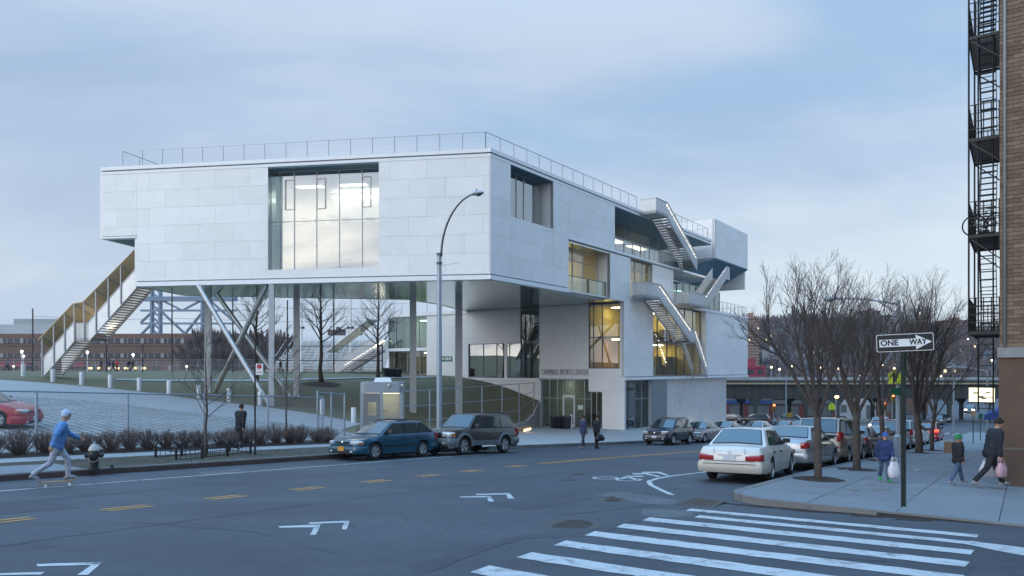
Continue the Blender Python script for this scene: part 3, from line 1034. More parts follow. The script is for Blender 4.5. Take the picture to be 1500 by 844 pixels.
M_COLUMN = M('column_paint', (0.40, 0.42, 0.44), 0.42, 0.25, var=0.08, ns=2)
M_ROOF = M('roof_gravel', (0.3, 0.3, 0.3), 0.9)
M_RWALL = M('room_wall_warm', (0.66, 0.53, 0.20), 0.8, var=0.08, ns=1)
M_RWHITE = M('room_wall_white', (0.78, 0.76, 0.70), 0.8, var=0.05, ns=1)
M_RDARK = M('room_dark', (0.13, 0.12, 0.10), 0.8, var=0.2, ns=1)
M_WOOD = M('room_timber', (0.30, 0.17, 0.07), 0.6, var=0.25, ns=2)
E_ROOM = EM('room_light_warm', (1.0, 0.80, 0.42), 13.0)
E_ROOM_W = EM('room_light_white', (1.0, 0.90, 0.74), 4.0)
E_LED = EM('handrail_led', (1.0, 0.86, 0.66), 16.0)
G_CLEAR = GLASS('glass_clear', (0.86, 0.93, 0.92), 0.10)
G_SKY = GLASS('glass_coated', (0.72, 0.80, 0.82), 0.34, 0.004)
G_TEAL = GLASS('glass_teal', (0.40, 0.62, 0.62), 0.16)
G_GREEN = GLASS('glass_green', (0.60, 0.70, 0.69), 0.14)
def perforated(name):
    m, N, L, B, tc, noise, mr, mix, math_, bump = nodes_mat(name)
    B.inputs['Base Color'].default_value = (0.60, 0.61, 0.62, 1)
    B.inputs['Roughness'].default_value, B.inputs['Metallic'].default_value = 0.4, 0.25
    v = N.new('ShaderNodeTexVoronoi')
    v.inputs['Scale'].default_value = 9.0
    v.inputs['Randomness'].default_value = 0.15
    L.new(tc.outputs['Object'], v.inputs['Vector'])
    a = mr(v.outputs['Distance'], 0.30, 0.40, 0.30, 0.80)
    L.new(a, B.inputs['Alpha'])
    return m
M_PERF = perforated('perforated_metal')
M_BAL = M('pale_metal_sheet', (0.56, 0.60, 0.64), 0.35, 0.4, var=0.12, ns=1.5)

class PL:                                        # an upright plane: u along it, z up, o outwards
    def __init__(s, org, eu, en):
        s.o, s.eu, s.en = Vector((org[0], org[1], 0)), Vector((eu[0], eu[1], 0)).normalized(), Vector((en[0], en[1], 0)).normalized()
    def pt(s, u, z, o=0.0):
        return s.o + s.eu * u + s.en * o + Vector((0, 0, z))
    def box(s, mb, u0, u1, z0, z1, o0, o1):
        return mb.pbox(s.pt(u0, z0, o0), s.eu * (u1 - u0), s.en * (o1 - o0), (0, 0, z1 - z0))
    def at(s, x, y, o=0.0):                      # pixel of the photograph -> (u, z) on the plane moved outwards by o
        q = (x - CXP) / FPX
        c = s.o + s.en * o
        u = (q * c.y - c.x) / (s.eu.x - q * s.eu.y)
        Y = c.y + s.eu.y * u
        return u, (HYP - y) / FPX * Y
NF, TE = 27.3, 54.5
C0 = Vector((-1.38, 45.1, 0))
eL, inF = Vector((-0.9874, 0.158, 0)), Vector((0.158, 0.9874, 0))
PF = PL(C0, eL, -inF)                                          # front: u to the left
PR = PL(TN(0, NF), (RX, RY), (RY, -RX))                        # avenue side: u = t
PE = PL(TN(TE, 0), (-RY, RX), (-RX, -RY))                      # entrance wall: u = n
ZS, ZB, ZP, ZT = 5.66, 6.13, 13.39, 13.9                       # soffit, panels from, panels to, roof edge
SC = thing('sports_center', 'large white panelled sports building raised on columns with outdoor zigzag stairs', 'building', (C0.x, C0.y, -5.1))
def wb(mb, name, mats, parent=SC, smooth=False):
    return mb.build(name, mats, parent, world=True, smooth=smooth)
def panel_wall(name, plane, regions, row0=ZB, rh=1.21, pw=2.44, uo=0.0, back=0.28, parent=SC, mat=None):
    mat = mat or M_PANEL
    mb = MB()
    for u0, u1, z0, z1 in regions:
        plane.box(mb, u0, u1, z0, z1, -back, -0.046)
    wall = wb(mb, name, M_BACK, parent)
    g = 0.0045
    for u0, u1, z0, z1 in regions:
        k0, k1 = int(math.floor((z0 - row0) / rh + 0.02)), int(math.ceil((z1 - row0) / rh - 0.02))
        for k in range(k0, k1):
            a, b = max(z0, row0 + k * rh), min(z1, row0 + (k + 1) * rh)
            if b - a < 0.08:
                continue
            off = uo + (pw / 2 if k % 2 else 0.0)
            j0, j1 = int(math.floor((u0 - off) / pw + 0.02)), int(math.ceil((u1 - off) / pw - 0.02))
            for j in range(j0, j1):
                c, d = max(u0, off + j * pw), min(u1, off + (j + 1) * pw)
                if d - c < 0.06:
                    continue
                m = MB()
                plane.box(m, c + g, d - g, a + g, b - g, -0.042, random.uniform(-0.003, 0.0))
                wb(m, 'panel', mat, wall)
    return wall
def window(plane, us, zs, o, glass, parent=SC, fr=None, fw=0.06, fd=0.10, name='window'):
    """us, zs: mullion and transom positions, outer frame included; every pane is a piece of its own"""
    mb = MB()
    for u in us:
        plane.box(mb, u - fw / 2, u + fw / 2, zs[0], zs[-1], o - fd, o + 0.02)
    for z in zs:
        plane.box(mb, us[0], us[-1], z - fw / 2, z + fw / 2, o - fd + 0.004, o + 0.016)
    w = wb(mb, name, fr or M_FRAME, parent)
    for a, b in zip(us[:-1], us[1:]):
        for c, d in zip(zs[:-1], zs[1:]):
            m = MB()
            plane.box(m, a + fw / 2, b - fw / 2, c + fw / 2, d - fw / 2, o - 0.045, o - 0.03)
            wb(m, 'pane', glass, w)
    return w
def room(plane, u0, u1, z0, z1, d0, d1, wall, light=None, lu=None, floor=None, parent=SC, nl=2, backm=None):
    """an interior behind the glass: side walls, back, floor, ceiling and its ceiling lights"""
    e = 0.06
    m = MB()
    plane.box(m, u0 - e, u0, z0, z1, -d1, -d0)
    plane.box(m, u1, u1 + e, z0, z1, -d1, -d0)
    r = wb(m, 'interior_wall', wall, parent)
    m = MB()
    plane.box(m, u0 - e, u1 + e, z0, z1, -d1 - e, -d1)
    wb(m, 'back_wall', backm or wall, r)
    m = MB()
    plane.box(m, u0 - e, u1 + e, z0 - e, z0, -d1 - e, -d0)
    wb(m, 'floor', floor or M_WOOD, r)
    m = MB()
    plane.box(m, u0 - e, u1 + e, z1, z1 + e, -d1 - e, -d0)
    wb(m, 'ceiling', M_RWHITE, r)
    if light:
        for i in range(nl):
            f = (i + 0.5) / nl
            a = u0 + (u1 - u0) * f
            h = (u1 - u0) / nl * 0.30
            m = MB()
            plane.box(m, a - h, a + h, z1 - 0.05, z1 - 0.008, -d0 - (d1 - d0) * 0.62, -d0 - (d1 - d0) * 0.5)
            wb(m, 'ceiling_light', light, r)
    return r

# --- walls
panel_wall('front_wall', PF, [(14.97, 24.59, ZB, ZP), (24.59, 27.23, 9.15, ZP), (7.31, 14.97, ZB, 6.58), (0.0, 7.31, ZB, ZP)], uo=0.45)
panel_wall('street_wall', PR, [(35.86, 38.07, ZB, ZP), (38.07, 43.33, ZB, 10.0), (43.33, 45.4, ZB, ZP), (45.4, 52.73, 9.78, ZP),
                               (51.94, 55.62, 5.72, 9.47), (TE - 0.02, 60.2, -0.62, 5.72), (55.62, 60.2, 5.72, 6.25), (60.08, 64.8, 6.25, 9.47)], uo=35.86)
panel_wall('street_wall', PR, [(73.4, 87.4, -0.62, 6.1)], uo=35.86)
en_w = panel_wall('entrance_wall', PE, [(30.77, 35.88, -0.62, ZS), (38.0, 44.17, 2.45, ZS), (44.17, 49.64, -2.6, ZS), (27.32, 30.77, -1.93, 0.06), (27.32, 27.75, 0.06, ZS),
                                        (27.32, 29.43, -5.2, -1.93), (35.88, 44.17, -4.4, -1.05), (35.7, 35.88, -5.2, -1.05)], row0=-0.62, uo=27.3)
# --- roof edge and base bands
def band(plane, u0, u1, z0, z1, o0, o1, name, mat):
    m = MB()
    plane.box(m, u0, u1, z0, z1, o0, o1)
    return wb(m, name, mat)
band(PF, -0.05, 27.28, 13.66, ZT, -0.6, 0.06, 'cornice', M_TRIM)
band(PF, 0.0, 27.23, 13.58, 13.66, -0.6, -0.05, 'shadow_gap', M_GROOVE)
band(PF, -0.02, 27.25, ZP, 13.58, -0.6, 0.02, 'cornice', M_TRIM)
band(PR, 35.82, 75.05, 13.66, ZT, -0.6, 0.055, 'cornice', M_TRIM)
band(PR, 35.9, 75.0, 13.58, 13.66, -0.6, -0.05, 'shadow_gap', M_GROOVE)
band(PR, 35.84, 75.03, ZP, 13.58, -0.6, 0.015, 'cornice', M_TRIM)
band(PF, -0.05, 24.64, ZS, 5.94, -0.5, 0.05, 'base_band', M_TRIM)
band(PF, 0.0, 24.59, 5.94, 6.02, -0.5, -0.06, 'shadow_gap', M_GROOVE)
band(PF, -0.02, 24.61, 6.02, ZB, -0.5, 0.01, 'base_band', M_TRIM)
band(PR, 35.82, 45.42, ZS, 5.94, -0.5, 0.045, 'base_band', M_TRIM)
band(PR, 35.9, 45.4, 5.94, 6.02, -0.5, -0.06, 'shadow_gap', M_GROOVE)
band(PR, 35.84, 45.4, 6.02, ZB, -0.5, 0.01, 'base_band', M_TRIM)
band(PF, 24.6, 27.28, 8.98, 9.10, -0.5, 0.05, 'base_band', M_TRIM)
band(PF, 24.6, 27.23, 9.10, 9.15, -0.5, -0.05, 'shadow_gap', M_GROOVE)
band(PR, 45.4, 76.2, 9.58, 9.78, -3.4, 0.06, 'floor_band', M_TRIM)
band(PR, 45.4, 65.0, 9.47, 9.575, -0.3, -0.04, 'shadow_gap', M_GROOVE)
band(PR, TE + 0.02, 87.5, -0.92, -0.70, -0.9, 0.09, 'floor_band', M_TRIM)
band(PR, TE + 0.02, 87.4, -0.70, -0.62, -0.3, -0.05, 'shadow_gap', M_GROOVE)
band(PR, 60.2, 87.45, 6.1, 6.36, -4.0, 0.08, 'floor_band', M_TRIM)
band(PE, 35.88, 44.2, -1.05, -0.82, -0.4, 0.06, 'window_sill', M_TRIM)
band(PE, 44.1, 55.4, ZS - 0.18, ZS + 0.12, -0.5, 0.12, 'cornice', M_TRIM)
band(PE, 30.77, 35.9, -0.84, -0.62, -0.3, 0.02, 'window_sill', M_TRIM)
# --- soffits, roof, back walls
BL_, B2, B3 = Vector((-25.1, 55.3, 0)), Vector((-8.3, 58.4, 0)), Vector((-6.4, 62.6, 0))
def zed(p, z):
    return Vector((p[0], p[1], z))
A_lo, A_hi = PF.pt(24.55, 0, -0.05), PF.pt(27.2, 0, -0.05)
sof = [zed(PF.pt(0.0, 0, -0.04) + PR.eu * 0.1, ZS), zed(A_lo, ZS), zed(BL_, ZS), zed(B2, ZS), zed(B3, ZS), TN(TE, 44.3, ZS), TN(TE, NF + 0.1, ZS), TN(51.9, NF + 0.1, ZS), TN(51.9, 28.6, ZS), TN(45.3, 28.6, ZS), TN(45.3, NF + 0.06, ZS)]
m = MB()
m.prism([p + Vector((0, 0, 0.02)) for p in sof], (0, 0, 0.12))
wb(m, 'soffit', M_SOFFIT)
m = MB()
hb = A_hi + inF * 6.3
m.prism([zed(A_lo, 9.0), zed(A_hi, 9.0), zed(hb, 9.0), zed(BL_, 9.0)], (0, 0, 0.1))
wb(m, 'soffit', M_SOFFIT_DK)
m = MB()
roofp = [PF.pt(0.02, 0, -0.1) + PR.eu * 0.1, PF.pt(27.15, 0, -0.1), hb, B2, B3, TN(TE, 44.3), TN(TE + 1, 44), TN(75, 41), TN(75, NF + 0.1)]
m.prism([zed(p, 13.4) for p in roofp], (0, 0, 0.4))
wb(m, 'roof', M_ROOF)
m = MB()
for a, b, z0, z1 in ((A_lo, BL_, ZS, 9.05), (A_hi, hb, 9.0, 13.6), (hb, B2, 9.0, 13.6), (BL_, B2, ZS, 9.0), (B2, B3, ZS, 13.6), (B3, TN(TE, 44.3), ZS, 13.6), (TN(TE, 44.3), TN(75, 41), -0.6, 13.6)):
    d = (b - a).normalized()
    nrm = Vector((-d.y, d.x, 0))
    m.pbox(zed(a, z0), b - a, nrm * 0.2, (0, 0, z1 - z0))
wb(m, 'rear_wall', M_PANEL)
# --- front window, recessed
gd = -1.0
us = [PF.at(x, 320, gd)[0] for x in (564, 530.5, 497, 463.6, 431, 410, 396)]
us = sorted(us)
window(PF, us, [6.62, 9.95, 13.3], gd, G_SKY, fw=0.045)
for x0, x1 in ((418, 431), (463.6, 476.5), (530.5, 543)):
    a, b = sorted((PF.at(x0, 300, gd)[0], PF.at(x1, 300, gd)[0]))
    m = MB()
    for q in (a, b):
        PF.box(m, q - 0.025, q + 0.025, 10.75, 12.75, gd - 0.02, gd + 0.05)
    for z in (10.75, 12.75):
        PF.box(m, a, b, z - 0.022, z + 0.022, gd - 0.016, gd + 0.046)
    wb(m, 'opening_light', M_FRAME)
for ua, ub in ((14.97, 15.07), (7.21, 7.31)):
    m = MB()
    PF.box(m, ua, ub, 6.4, 13.4, gd - 0.1, -0.05)
    wb(m, 'window_reveal', M_SOFFIT)
m = MB()
PF.box(m, 7.2, 15.07, 13.3, 13.4, gd - 0.1, -0.05)
wb(m, 'window_head', M_SOFFIT_DK)
m = MB()
PF.box(m, 7.2, 15.07, 6.42, 6.58, gd - 0.1, -0.28)
wb(m, 'window_sill', M_TRIM)
room(PF, 6.0, 15.9, 10.0, 13.28, 2.1, 7.0, M_RWHITE, E_ROOM_W, nl=3, floor=M_RDARK)
m = MB()
PF.box(m, 6.3, 13.2, 12.75, 12.82, -6.9, -6.2)
wb(m, 'cove_light', E_ROOM_W)
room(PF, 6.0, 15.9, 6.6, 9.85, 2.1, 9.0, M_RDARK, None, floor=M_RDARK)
m = MB()
for k, (x, h) in enumerate(((14.3, .5), (13.3, .45), (12.2, .6), (11.2, .4), (9.4, .35))):
    PF.box(m, x, x + 0.5, 10.0, 10.0 + h + 0.5, -5.2, -4.6)
wb(m, 'furniture', M_RDARK)
# --- high window on the avenue side, recessed
window(PR, [38.1, 40.0, 40.9, 43.3], [10.0, 13.35], -0.9, G_SKY, fw=0.05)
m = MB()
PR.box(m, 43.33, 43.4, 10.0, 13.39, -0.95, -0.05)
wb(m, 'window_reveal', M_PANEL)
m = MB()
PR.box(m, 38.0, 43.4, 13.36, 13.44, -0.95, -0.03)
wb(m, 'window_head', M_SOFFIT_DK)
room(PR, 38.0, 43.4, 9.9, 13.3, 1.0, 6.0, M_RWHITE, None, floor=M_RDARK)
# --- loggia on the avenue side
window(PR, [45.45, 46.4, 48.0, 49.7, 51.9], [5.95, 8.45, 9.4], -1.2, G_CLEAR, fw=0.05)
m = MB()
PR.box(m, 51.94, 52.0, 5.8, 9.47, -1.3, -0.05)
wb(m, 'window_reveal', M_PANEL)
m = MB()
PR.box(m, 45.3, 52.0, 9.38, 9.46, -1.3, -0.06)
wb(m, 'window_head', M_SOFFIT)
m = MB()
PR.box(m, 45.3, 51.93, 5.68, 5.92, -1.35, -1.22)
PR.box(m, 45.42, 51.93, 5.80, 5.90, -1.2, -0.3)
wb(m, 'floor_band', M_TRIM)
room(PR, 45.3, 52.0, 5.95, 9.35, 1.3, 8.5, M_RWALL, E_ROOM, nl=2)
m = MB()
PR.box(m, 46.9, 47.5, 7.0, 8.3, -8.44, -8.36)
PR.box(m, 49.2, 49.8, 7.2, 8.4, -8.44, -8.36)
wb(m, 'picture_frame', M_RDARK)
# --- window over the second landing, terrace glazing, lower hall
window(PR, [55.66, 57.2, 58.7, 60.05], [6.3, 8.6, 9.42], -0.35, G_CLEAR, fw=0.05)
m = MB()
PR.box(m, 60.08, 60.16, 6.25, 9.47, -0.4, -0.05)
wb(m, 'window_reveal', M_TRIM)
room(PR, 55.6, 60.1, 6.3, 9.35, 0.45, 7.0, M_RWALL, E_ROOM, nl=1)
tg_ = [52.8, 54.6, 56.4, 58.0, 58.9, 60.8, 62.6, 64.4, 66.4, 68.6, 71.0, 74.0]
window(PR, tg_, [9.8, 12.2, 13.35], -3.2, G_SKY, fw=0.05)
m = MB()
PR.box(m, 52.7, 75.0, 13.32, 13.38, -3.3, -0.05)
wb(m, 'terrace_soffit', M_SOFFIT_DK)
m = MB()
PR.box(m, 52.62, 52.72, 9.78, 13.39, -3.3, -0.3)
wb(m, 'window_reveal', M_PANEL)
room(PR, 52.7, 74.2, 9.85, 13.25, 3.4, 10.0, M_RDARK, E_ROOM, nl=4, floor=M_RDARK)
window(PR, [64.85, 66.6, 68.4, 70.2, 72.0, 73.8, 75.6, 77.5, 79.5, 81.5, 83.5, 85.5, 87.3], [6.36, 9.5], -3.4, G_TEAL, fw=0.05)
m = MB()
PR.box(m, 64.8, 64.9, 6.3, 9.5, -3.5, -0.3)
wb(m, 'window_reveal', M_WOOD)
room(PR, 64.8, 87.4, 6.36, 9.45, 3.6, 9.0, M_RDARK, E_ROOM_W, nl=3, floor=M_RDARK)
window(PR, [60.25, 62.4, 64.6, 66.8, 69.0, 71.2, 73.3], [-0.6, 2.55, 3.0, 6.05], -0.55, G_CLEAR, fw=0.055, fr=M_FRAME_DK)
m = MB()
PR.box(m, 73.35, 73.42, -0.62, 6.1, -0.6, -0.05)
wb(m, 'window_reveal', M_TRIM)
room(PR, 60.2, 73.4, -0.6, 2.6, 0.7, 8.0, M_RWALL, E_ROOM, nl=3, backm=M_RDARK)
room(PR, 60.2, 73.4, 3.0, 6.0, 0.7, 8.0, M_RWALL, E_ROOM, nl=3, backm=M_RWHITE)
rnf = random.Random(12)
for (ua, ub, z0_, d_) in ((45.6, 51.6, 5.95, 4.0), (55.8, 59.8, 6.3, 3.5), (60.6, 73.0, -0.6, 3.0), (60.6, 73.0, 3.0, 3.0), (53.2, 73.5, 9.85, 5.0), (65.2, 86.5, 6.36, 5.0)):
    u = ua
    while u < ub:
        w_ = rnf.uniform(.5, 1.4)
        h_ = rnf.choice((.75, .75, 1.1, 1.9))
        m = MB()
        PR.box(m, u, min(u + w_, ub), z0_, z0_ + h_, -d_ - rnf.uniform(.5, 1.4), -d_)
        wb(m, 'furniture', rnf.choice((M_RDARK, M_WOOD, M_RWHITE, M_FRAME_DK)))
        u += w_ + rnf.uniform(.3, 1.6)
# --- tall corner window of the entrance wall
window(PE, [27.78, 29.5, 30.35, 30.74], [0.1, 2.75, ZS - 0.05], -0.12, G_CLEAR, fw=0.055, fr=M_FRAME_DK)
room(PE, 27.7, 30.8, 2.8, 5.55, 0.25, 6.0, M_RWALL, E_ROOM, nl=1)
room(PE, 27.7, 30.8, 0.1, 2.7, 0.25, 6.0, M_WOOD, E_ROOM, nl=1, backm=M_RDARK)
m = MB()
for i in range(3):
    PE.box(m, 27.9, 29.4, 3.2 + i * 0.5, 3.25 + i * 0.5, -5.9, -5.4)
    for j in range(5):
        PE.box(m, 28.0 + j * 0.27, 28.16 + j * 0.27, 3.25 + i * 0.5, 3.45 + i * 0.5 + 0.06 * (j % 3), -5.8, -5.5)
wb(m, 'shelf', M_RDARK)
# --- strip window and stair window of the entrance wall
window(PE, [35.92, 37.0, 38.0], [-0.8, 2.45, ZS - 0.04], -0.12, G_CLEAR, fw=0.05, fr=M_FRAME_DK)
window(PE, [38.0, 39.3, 40.8, 42.4, 44.13], [-0.8, 2.43], -0.12, GLASS('glass_mirror', (0.7, 0.76, 0.76), 0.30, 0.004), fw=0.05, fr=M_FRAME_DK)
room(PE, 35.9, 44.1, -0.8, 2.5, 0.3, 9.0, M_RDARK, None, backm=M_RDARK)
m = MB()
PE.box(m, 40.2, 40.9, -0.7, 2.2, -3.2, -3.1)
wb(m, 'glow_panel', EM('self_glowing_wood', (0.75, 0.42, 0.12), .55))  # glows by itself, standing in for a warm spot of light on wood
room(PE, 35.9, 38.2, 2.6, 5.6, 0.3, 6.0, M_RDARK, None)
m = MB()
for i in range(9):
    PE.box(m, 36.2 + 0.18 * i, 36.4 + 0.18 * i, 2.2 + 0.32 * i, 2.35 + 0.32 * i, -3.2, -1.8)
wb(m, 'inner_stair', M_TRIM)
# --- wing glazing
window(PE, [49.68, 50.8, 51.9, 53.0, 54.1, 55.2], [2.2, ZS - 0.2], -0.1, G_TEAL, fw=0.05)
window(PE, [49.68, 51.4, 53.2, 55.2], [-0.5, 1.9], -0.9, G_CLEAR, fw=0.06)
m = MB()
PE.box(m, 49.6, 55.3, 1.9, 2.2, -2.0, 0.05)
wb(m, 'floor_band', M_TRIM)
room(PE, 49.6, 55.2, 2.25, 5.4, 0.3, 8.0, M_RWHITE, E_ROOM, nl=2, backm=M_RWALL)
room(PE, 49.6, 55.2, -0.55, 1.85, 1.0, 8.0, M_RDARK, E_ROOM, nl=1, backm=M_WOOD)
m = MB()
PE.box(m, 44.1, 55.25, 5.45, ZS, -9.0, -0.1)
PE.box(m, 55.2, 55.35, -0.6, ZS, -9.0, -0.3)
wb(m, 'roof', M_ROOF)
# --- entrance glazing
window(PE, [29.45, 30.0, 30.55], [-5.1, -1.95], -0.08, G_GREEN, fw=0.05)
window(PE, [30.57, 31.3, 32.28, 33.41, 34.1, 34.9, 35.68], [-5.1, -2.6, -0.9], -0.25, G_GREEN, fw=0.05)
m = MB()
for q in (32.3, 33.4):
    PE.box(m, q - 0.05, q + 0.05, -5.1, -2.35, -0.24, -0.12)
PE.box(m, 32.25, 33.45, -2.5, -2.3, -0.24, -0.11)
PE.box(m, 32.4, 33.3, -5.08, -4.85, -0.23, -0.14)
wb(m, 'door', M_TRIM)
m = MB()
PE.box(m, 31.45, 31.95, -3.55, -3.15, -0.24, -0.22)
wb(m, 'notice', M('notice_paper', (0.55, 0.66, 0.6), 0.7))
room(PE, 29.4, 35.7, -5.1, -0.95, 0.4, 9.0, M_RWHITE, E_ROOM_W, nl=2, floor=M_RDARK, backm=M_RDARK)
# --- street level under the floor band
window(PR, [TE + 0.05, 55.9, 57.2], [-5.5, -0.95], -0.35, GLASS('glass_dark', (0.25, 0.30, 0.30), 0.38, 0.003), fw=0.05, fr=M_FRAME_DK)
window(PR, [57.2, 58.5, 60.0], [-5.5, -2.6, -0.95], -0.36, GLASS('glass_frosted', (0.30, 0.42, 0.42), 0.12, 0.15), fw=0.05)
room(PR, TE + 0.1, 60.0, -5.4, -1.0, 0.5, 1.7, M_RDARK, None, floor=M_RDARK, backm=M_RDARK)
panel_wall('metal_wall', PR, [(60.0, 63.3, -6.2, -0.93)], row0=-5.62, pw=1.65, uo=60.0, back=0.9, mat=M('grey_door_panel', (0.20, 0.23, 0.25), 0.45, 0.3, var=0.06))
for o_ in SC.children[-1].children:
    o_.location += PR.en * -0.42
def brushed():
    m, N, L, B, tc, noise, mr, mix, math_, bump = nodes_mat('stainless_wall')
    mp = N.new('ShaderNodeMapping')
    mp.inputs['Scale'].default_value = (7, 7, 0.7)
    L.new(tc.outputs['Object'], mp.inputs[0])
    n1 = noise(1.0, 7, 0.7, mp.outputs[0])
    B.inputs['Metallic'].default_value = 0.35
    L.new(mix(mr(n1, 0.3, 0.7), (0.48, 0.50, 0.53), (0.74, 0.75, 0.75)), B.inputs['Base Color'])
    L.new(mr(n1, 0.3, 0.7, 0.24, 0.42), B.inputs['Roughness'])
    bump(n1, 0.5, 0.03)
    return m
m = MB()
PR.box(m, 63.3, 80.9, -7.6, -0.93, -0.9, -0.4)
wb(m, 'stainless_wall', brushed())
for tu in (66.0, 70.4, 74.8, 79.2):
    m = MB()
    pu = PR.pt(tu, 0, 0.25)
    zu = PZ(*to_tn(pu.x, pu.y))
    m.box((pu.x, pu.y, zu + .03), (.30, .16, .05), TH)
    wb(m, 'ground_uplight', EM('uplight_glow', (1.0, .78, .52), 22.0))
m = MB()
PR.box(m, TE + 0.1, 87.4, -0.93, -0.86, -9.0, -0.05)
wb(m, 'terrace_soffit', M_SOFFIT)
m = MB()
PR.box(m, 87.2, 87.4, -0.9, 6.2, -12, -0.3)
PR.box(m, 60.2, 87.4, 6.05, 6.3, -12, -4.0)
PR.box(m, 80.7, 80.9, -7.6, -0.9, -10, -0.9)
PR.box(m, 54.6, 87.4, -5.5, 13.4, -12.6, -12.3)
wb(m, 'rear_wall', M_PANEL)
m = MB()
PR.box(m, 56.0, 57.0, 0.2, 1.4, -3.0, -2.9)
# --- auditorium box at the far end
t0b, t1b, zt_, zb_ = 76.1, 87.45, 16.35, 12.05
panel_wall('auditorium_wall', PR, [(t0b, t1b, zb_, zt_)], row0=zb_, rh=1.434, uo=t0b, back=0.3)
PBX = PL(TN(t0b, 0), (-RY, RX), (-RX, -RY))
panel_wall('auditorium_wall', PBX, [(NF, NF + 9.0, zb_, zt_)], row0=zb_, rh=1.434, uo=NF, back=0.3)
m = MB()
ins = 3.9
a, b, c, d = TN(t0b, NF, zb_), TN(t1b, NF, zb_), TN(t1b, NF + ins, 9.75), TN(t0b, NF + ins, 9.75)
m.hexa([p - Vector((0, 0, 0.02)) for p in (a, b, c, d)] + [TN(t0b, NF, zb_ + 0.1), TN(t1b, NF, zb_ + 0.1), TN(t1b, NF + ins, zb_), TN(t0b, NF + ins, zb_)])
wb(m, 'raked_soffit', M_SOFFIT_DK)
m = MB()
m.hexa([TN(t0b, NF + 0.3, zb_ - 0.03), TN(t0b + 0.1, NF + 0.3, zb_ - 0.03), TN(t0b + 0.1, NF + 9, 9.75), TN(t0b, NF + 9, 9.75), TN(t0b, NF + 0.3, zb_), TN(t0b + 0.1, NF + 0.3, zb_), TN(t0b + 0.1, NF + 9, zb_), TN(t0b, NF + 9, zb_)])
PR.box(m, t0b + 0.05, t1b - 0.05, zt_ - 0.3, zt_ - 0.02, -9, -0.3)
PR.box(m, t1b - 0.3, t1b, 9.7, zt_ - 0.01, -9, -0.3)
wb(m, 'auditorium_shell', M_PANEL)
# --- lettering
nl0, nl1 = PE.at(793.5, 546)[0], PE.at(862, 546)[0]
text_on(SC, 'lettering', 'CAMPBELL SPORTS CENTER', 0.72, M('letter_metal', (0.40, 0.42, 0.44), 0.4, 0.3), PE.pt((nl0 + nl1) / 2, -0.27, 0.05) - WPOS[SC], -PE.eu, (0, 0, 1), 0.03, width=abs(nl0 - nl1))

# --- columns and braces
def zsof(p):
    return Vector((p.x, p.y, ZS + 0.05))
cols = {}
for key, x, Y, w, yb in (('a', 398, 47.6, 0.34, 596), ('b', 305, 53.6, 0.44, 577), ('c', 434.5, 54.3, 0.42, 581), ('d', 605, 55.8, 0.50, 605), ('e', 672, 57.6, 0.54, 625)):
    p = PX(x, yb, Y)
    cols[key] = p
    g = min(p.z, Txy(p.x, p.y)) - 0.3
    m = MB()
    m.box((p.x, p.y, (g + ZS + 0.02) / 2), (w, w, ZS + 0.02 - g), 0.16)
    wb(m, 'column', M_COLUMN)
def brace(p0, p1, r=0.17):
    m = MB()
    m.path([p0, p1], r, 14)
    wb(m, 'brace', M_STEEL, smooth=40)
brace(PX(290, 418, 48.0), cols['a'] + Vector((-0.1, 0.15, -0.1)))
brace(PX(316, 429, 53.6), cols['c'] + Vector((-0.4, 0, -0.2)))
brace(PX(391, 417, 48.2), cols['b'] + Vector((0.35, 0.0, -0.2)))

# --- roof railings
post_me = MB().box((0, 0, 0.58), (0.034, 0.034, 1.16)).mesh('post', M_GALV)
def railing(pts, z, step=1.5, parent=SC, h=1.16, wires=4, name='railing', mat=None):
    mb = MB()
    posts = []
    for a, b in zip(pts[:-1], pts[1:]):
        a, b = zed(a, z), zed(b, z)
        mb.bar(a + Vector((0, 0, h)), b + Vector((0, 0, h)), 0.038)
        for w in range(wires):
            mb.bar(a + Vector((0, 0, 0.14 + w * (h - 0.14) / wires)), b + Vector((0, 0, 0.14 + w * (h - 0.14) / wires)), 0.007)
        k = max(1, int(round((b - a).length / step)))
        posts += [a + (b - a) * i / k for i in range(k + 1)]
    r = wb(mb, name, mat or M_GALV, parent)
    for p in posts:
        inst('post', post_me, r, p, (0, 0, TH), world=True)
    return r
railing([hb + Vector((2, -0.4, 0)), PF.pt(25.9, 0, -0.35), PF.pt(0.35, 0, -0.35), TN(57.3, NF + 0.25)], ZT)
railing([TN(60.2, NF + 0.25), TN(74.6, NF + 0.25), TN(74.6, NF + 6)], ZT)
railing([TN(73.5, NF + 0.15), TN(87.3, NF + 0.15), TN(87.3, NF + 10)], 6.36, 1.35)
railing([TN(52.9, NF + 0.25), TN(67, NF + 0.25)], 9.78, 2.0)
railing([TN(TE + 0.2, 44.4), TN(TE + 0.2, 55.1)], ZS + 0.1, 1.9)
m = MB()                                         # glass guard of the loggia
PR.box(m, 45.5, 48.9, 5.95, 7.0, -0.40, -0.385)
PR.box(m, 49.0, 51.9, 5.95, 7.0, -0.40, -0.385)
gg = wb(m, 'glass_guard', G_CLEAR)
m = MB()
for q in (45.5, 48.85, 49.05, 51.85):
    PR.box(m, q - 0.03, q + 0.03, 5.8, 7.05, -0.42, -0.36)
PR.box(m, 45.5, 51.9, 7.0, 7.05, -0.42, -0.36)
wb(m, 'guard_frame', M_FRAME_DK, gg)

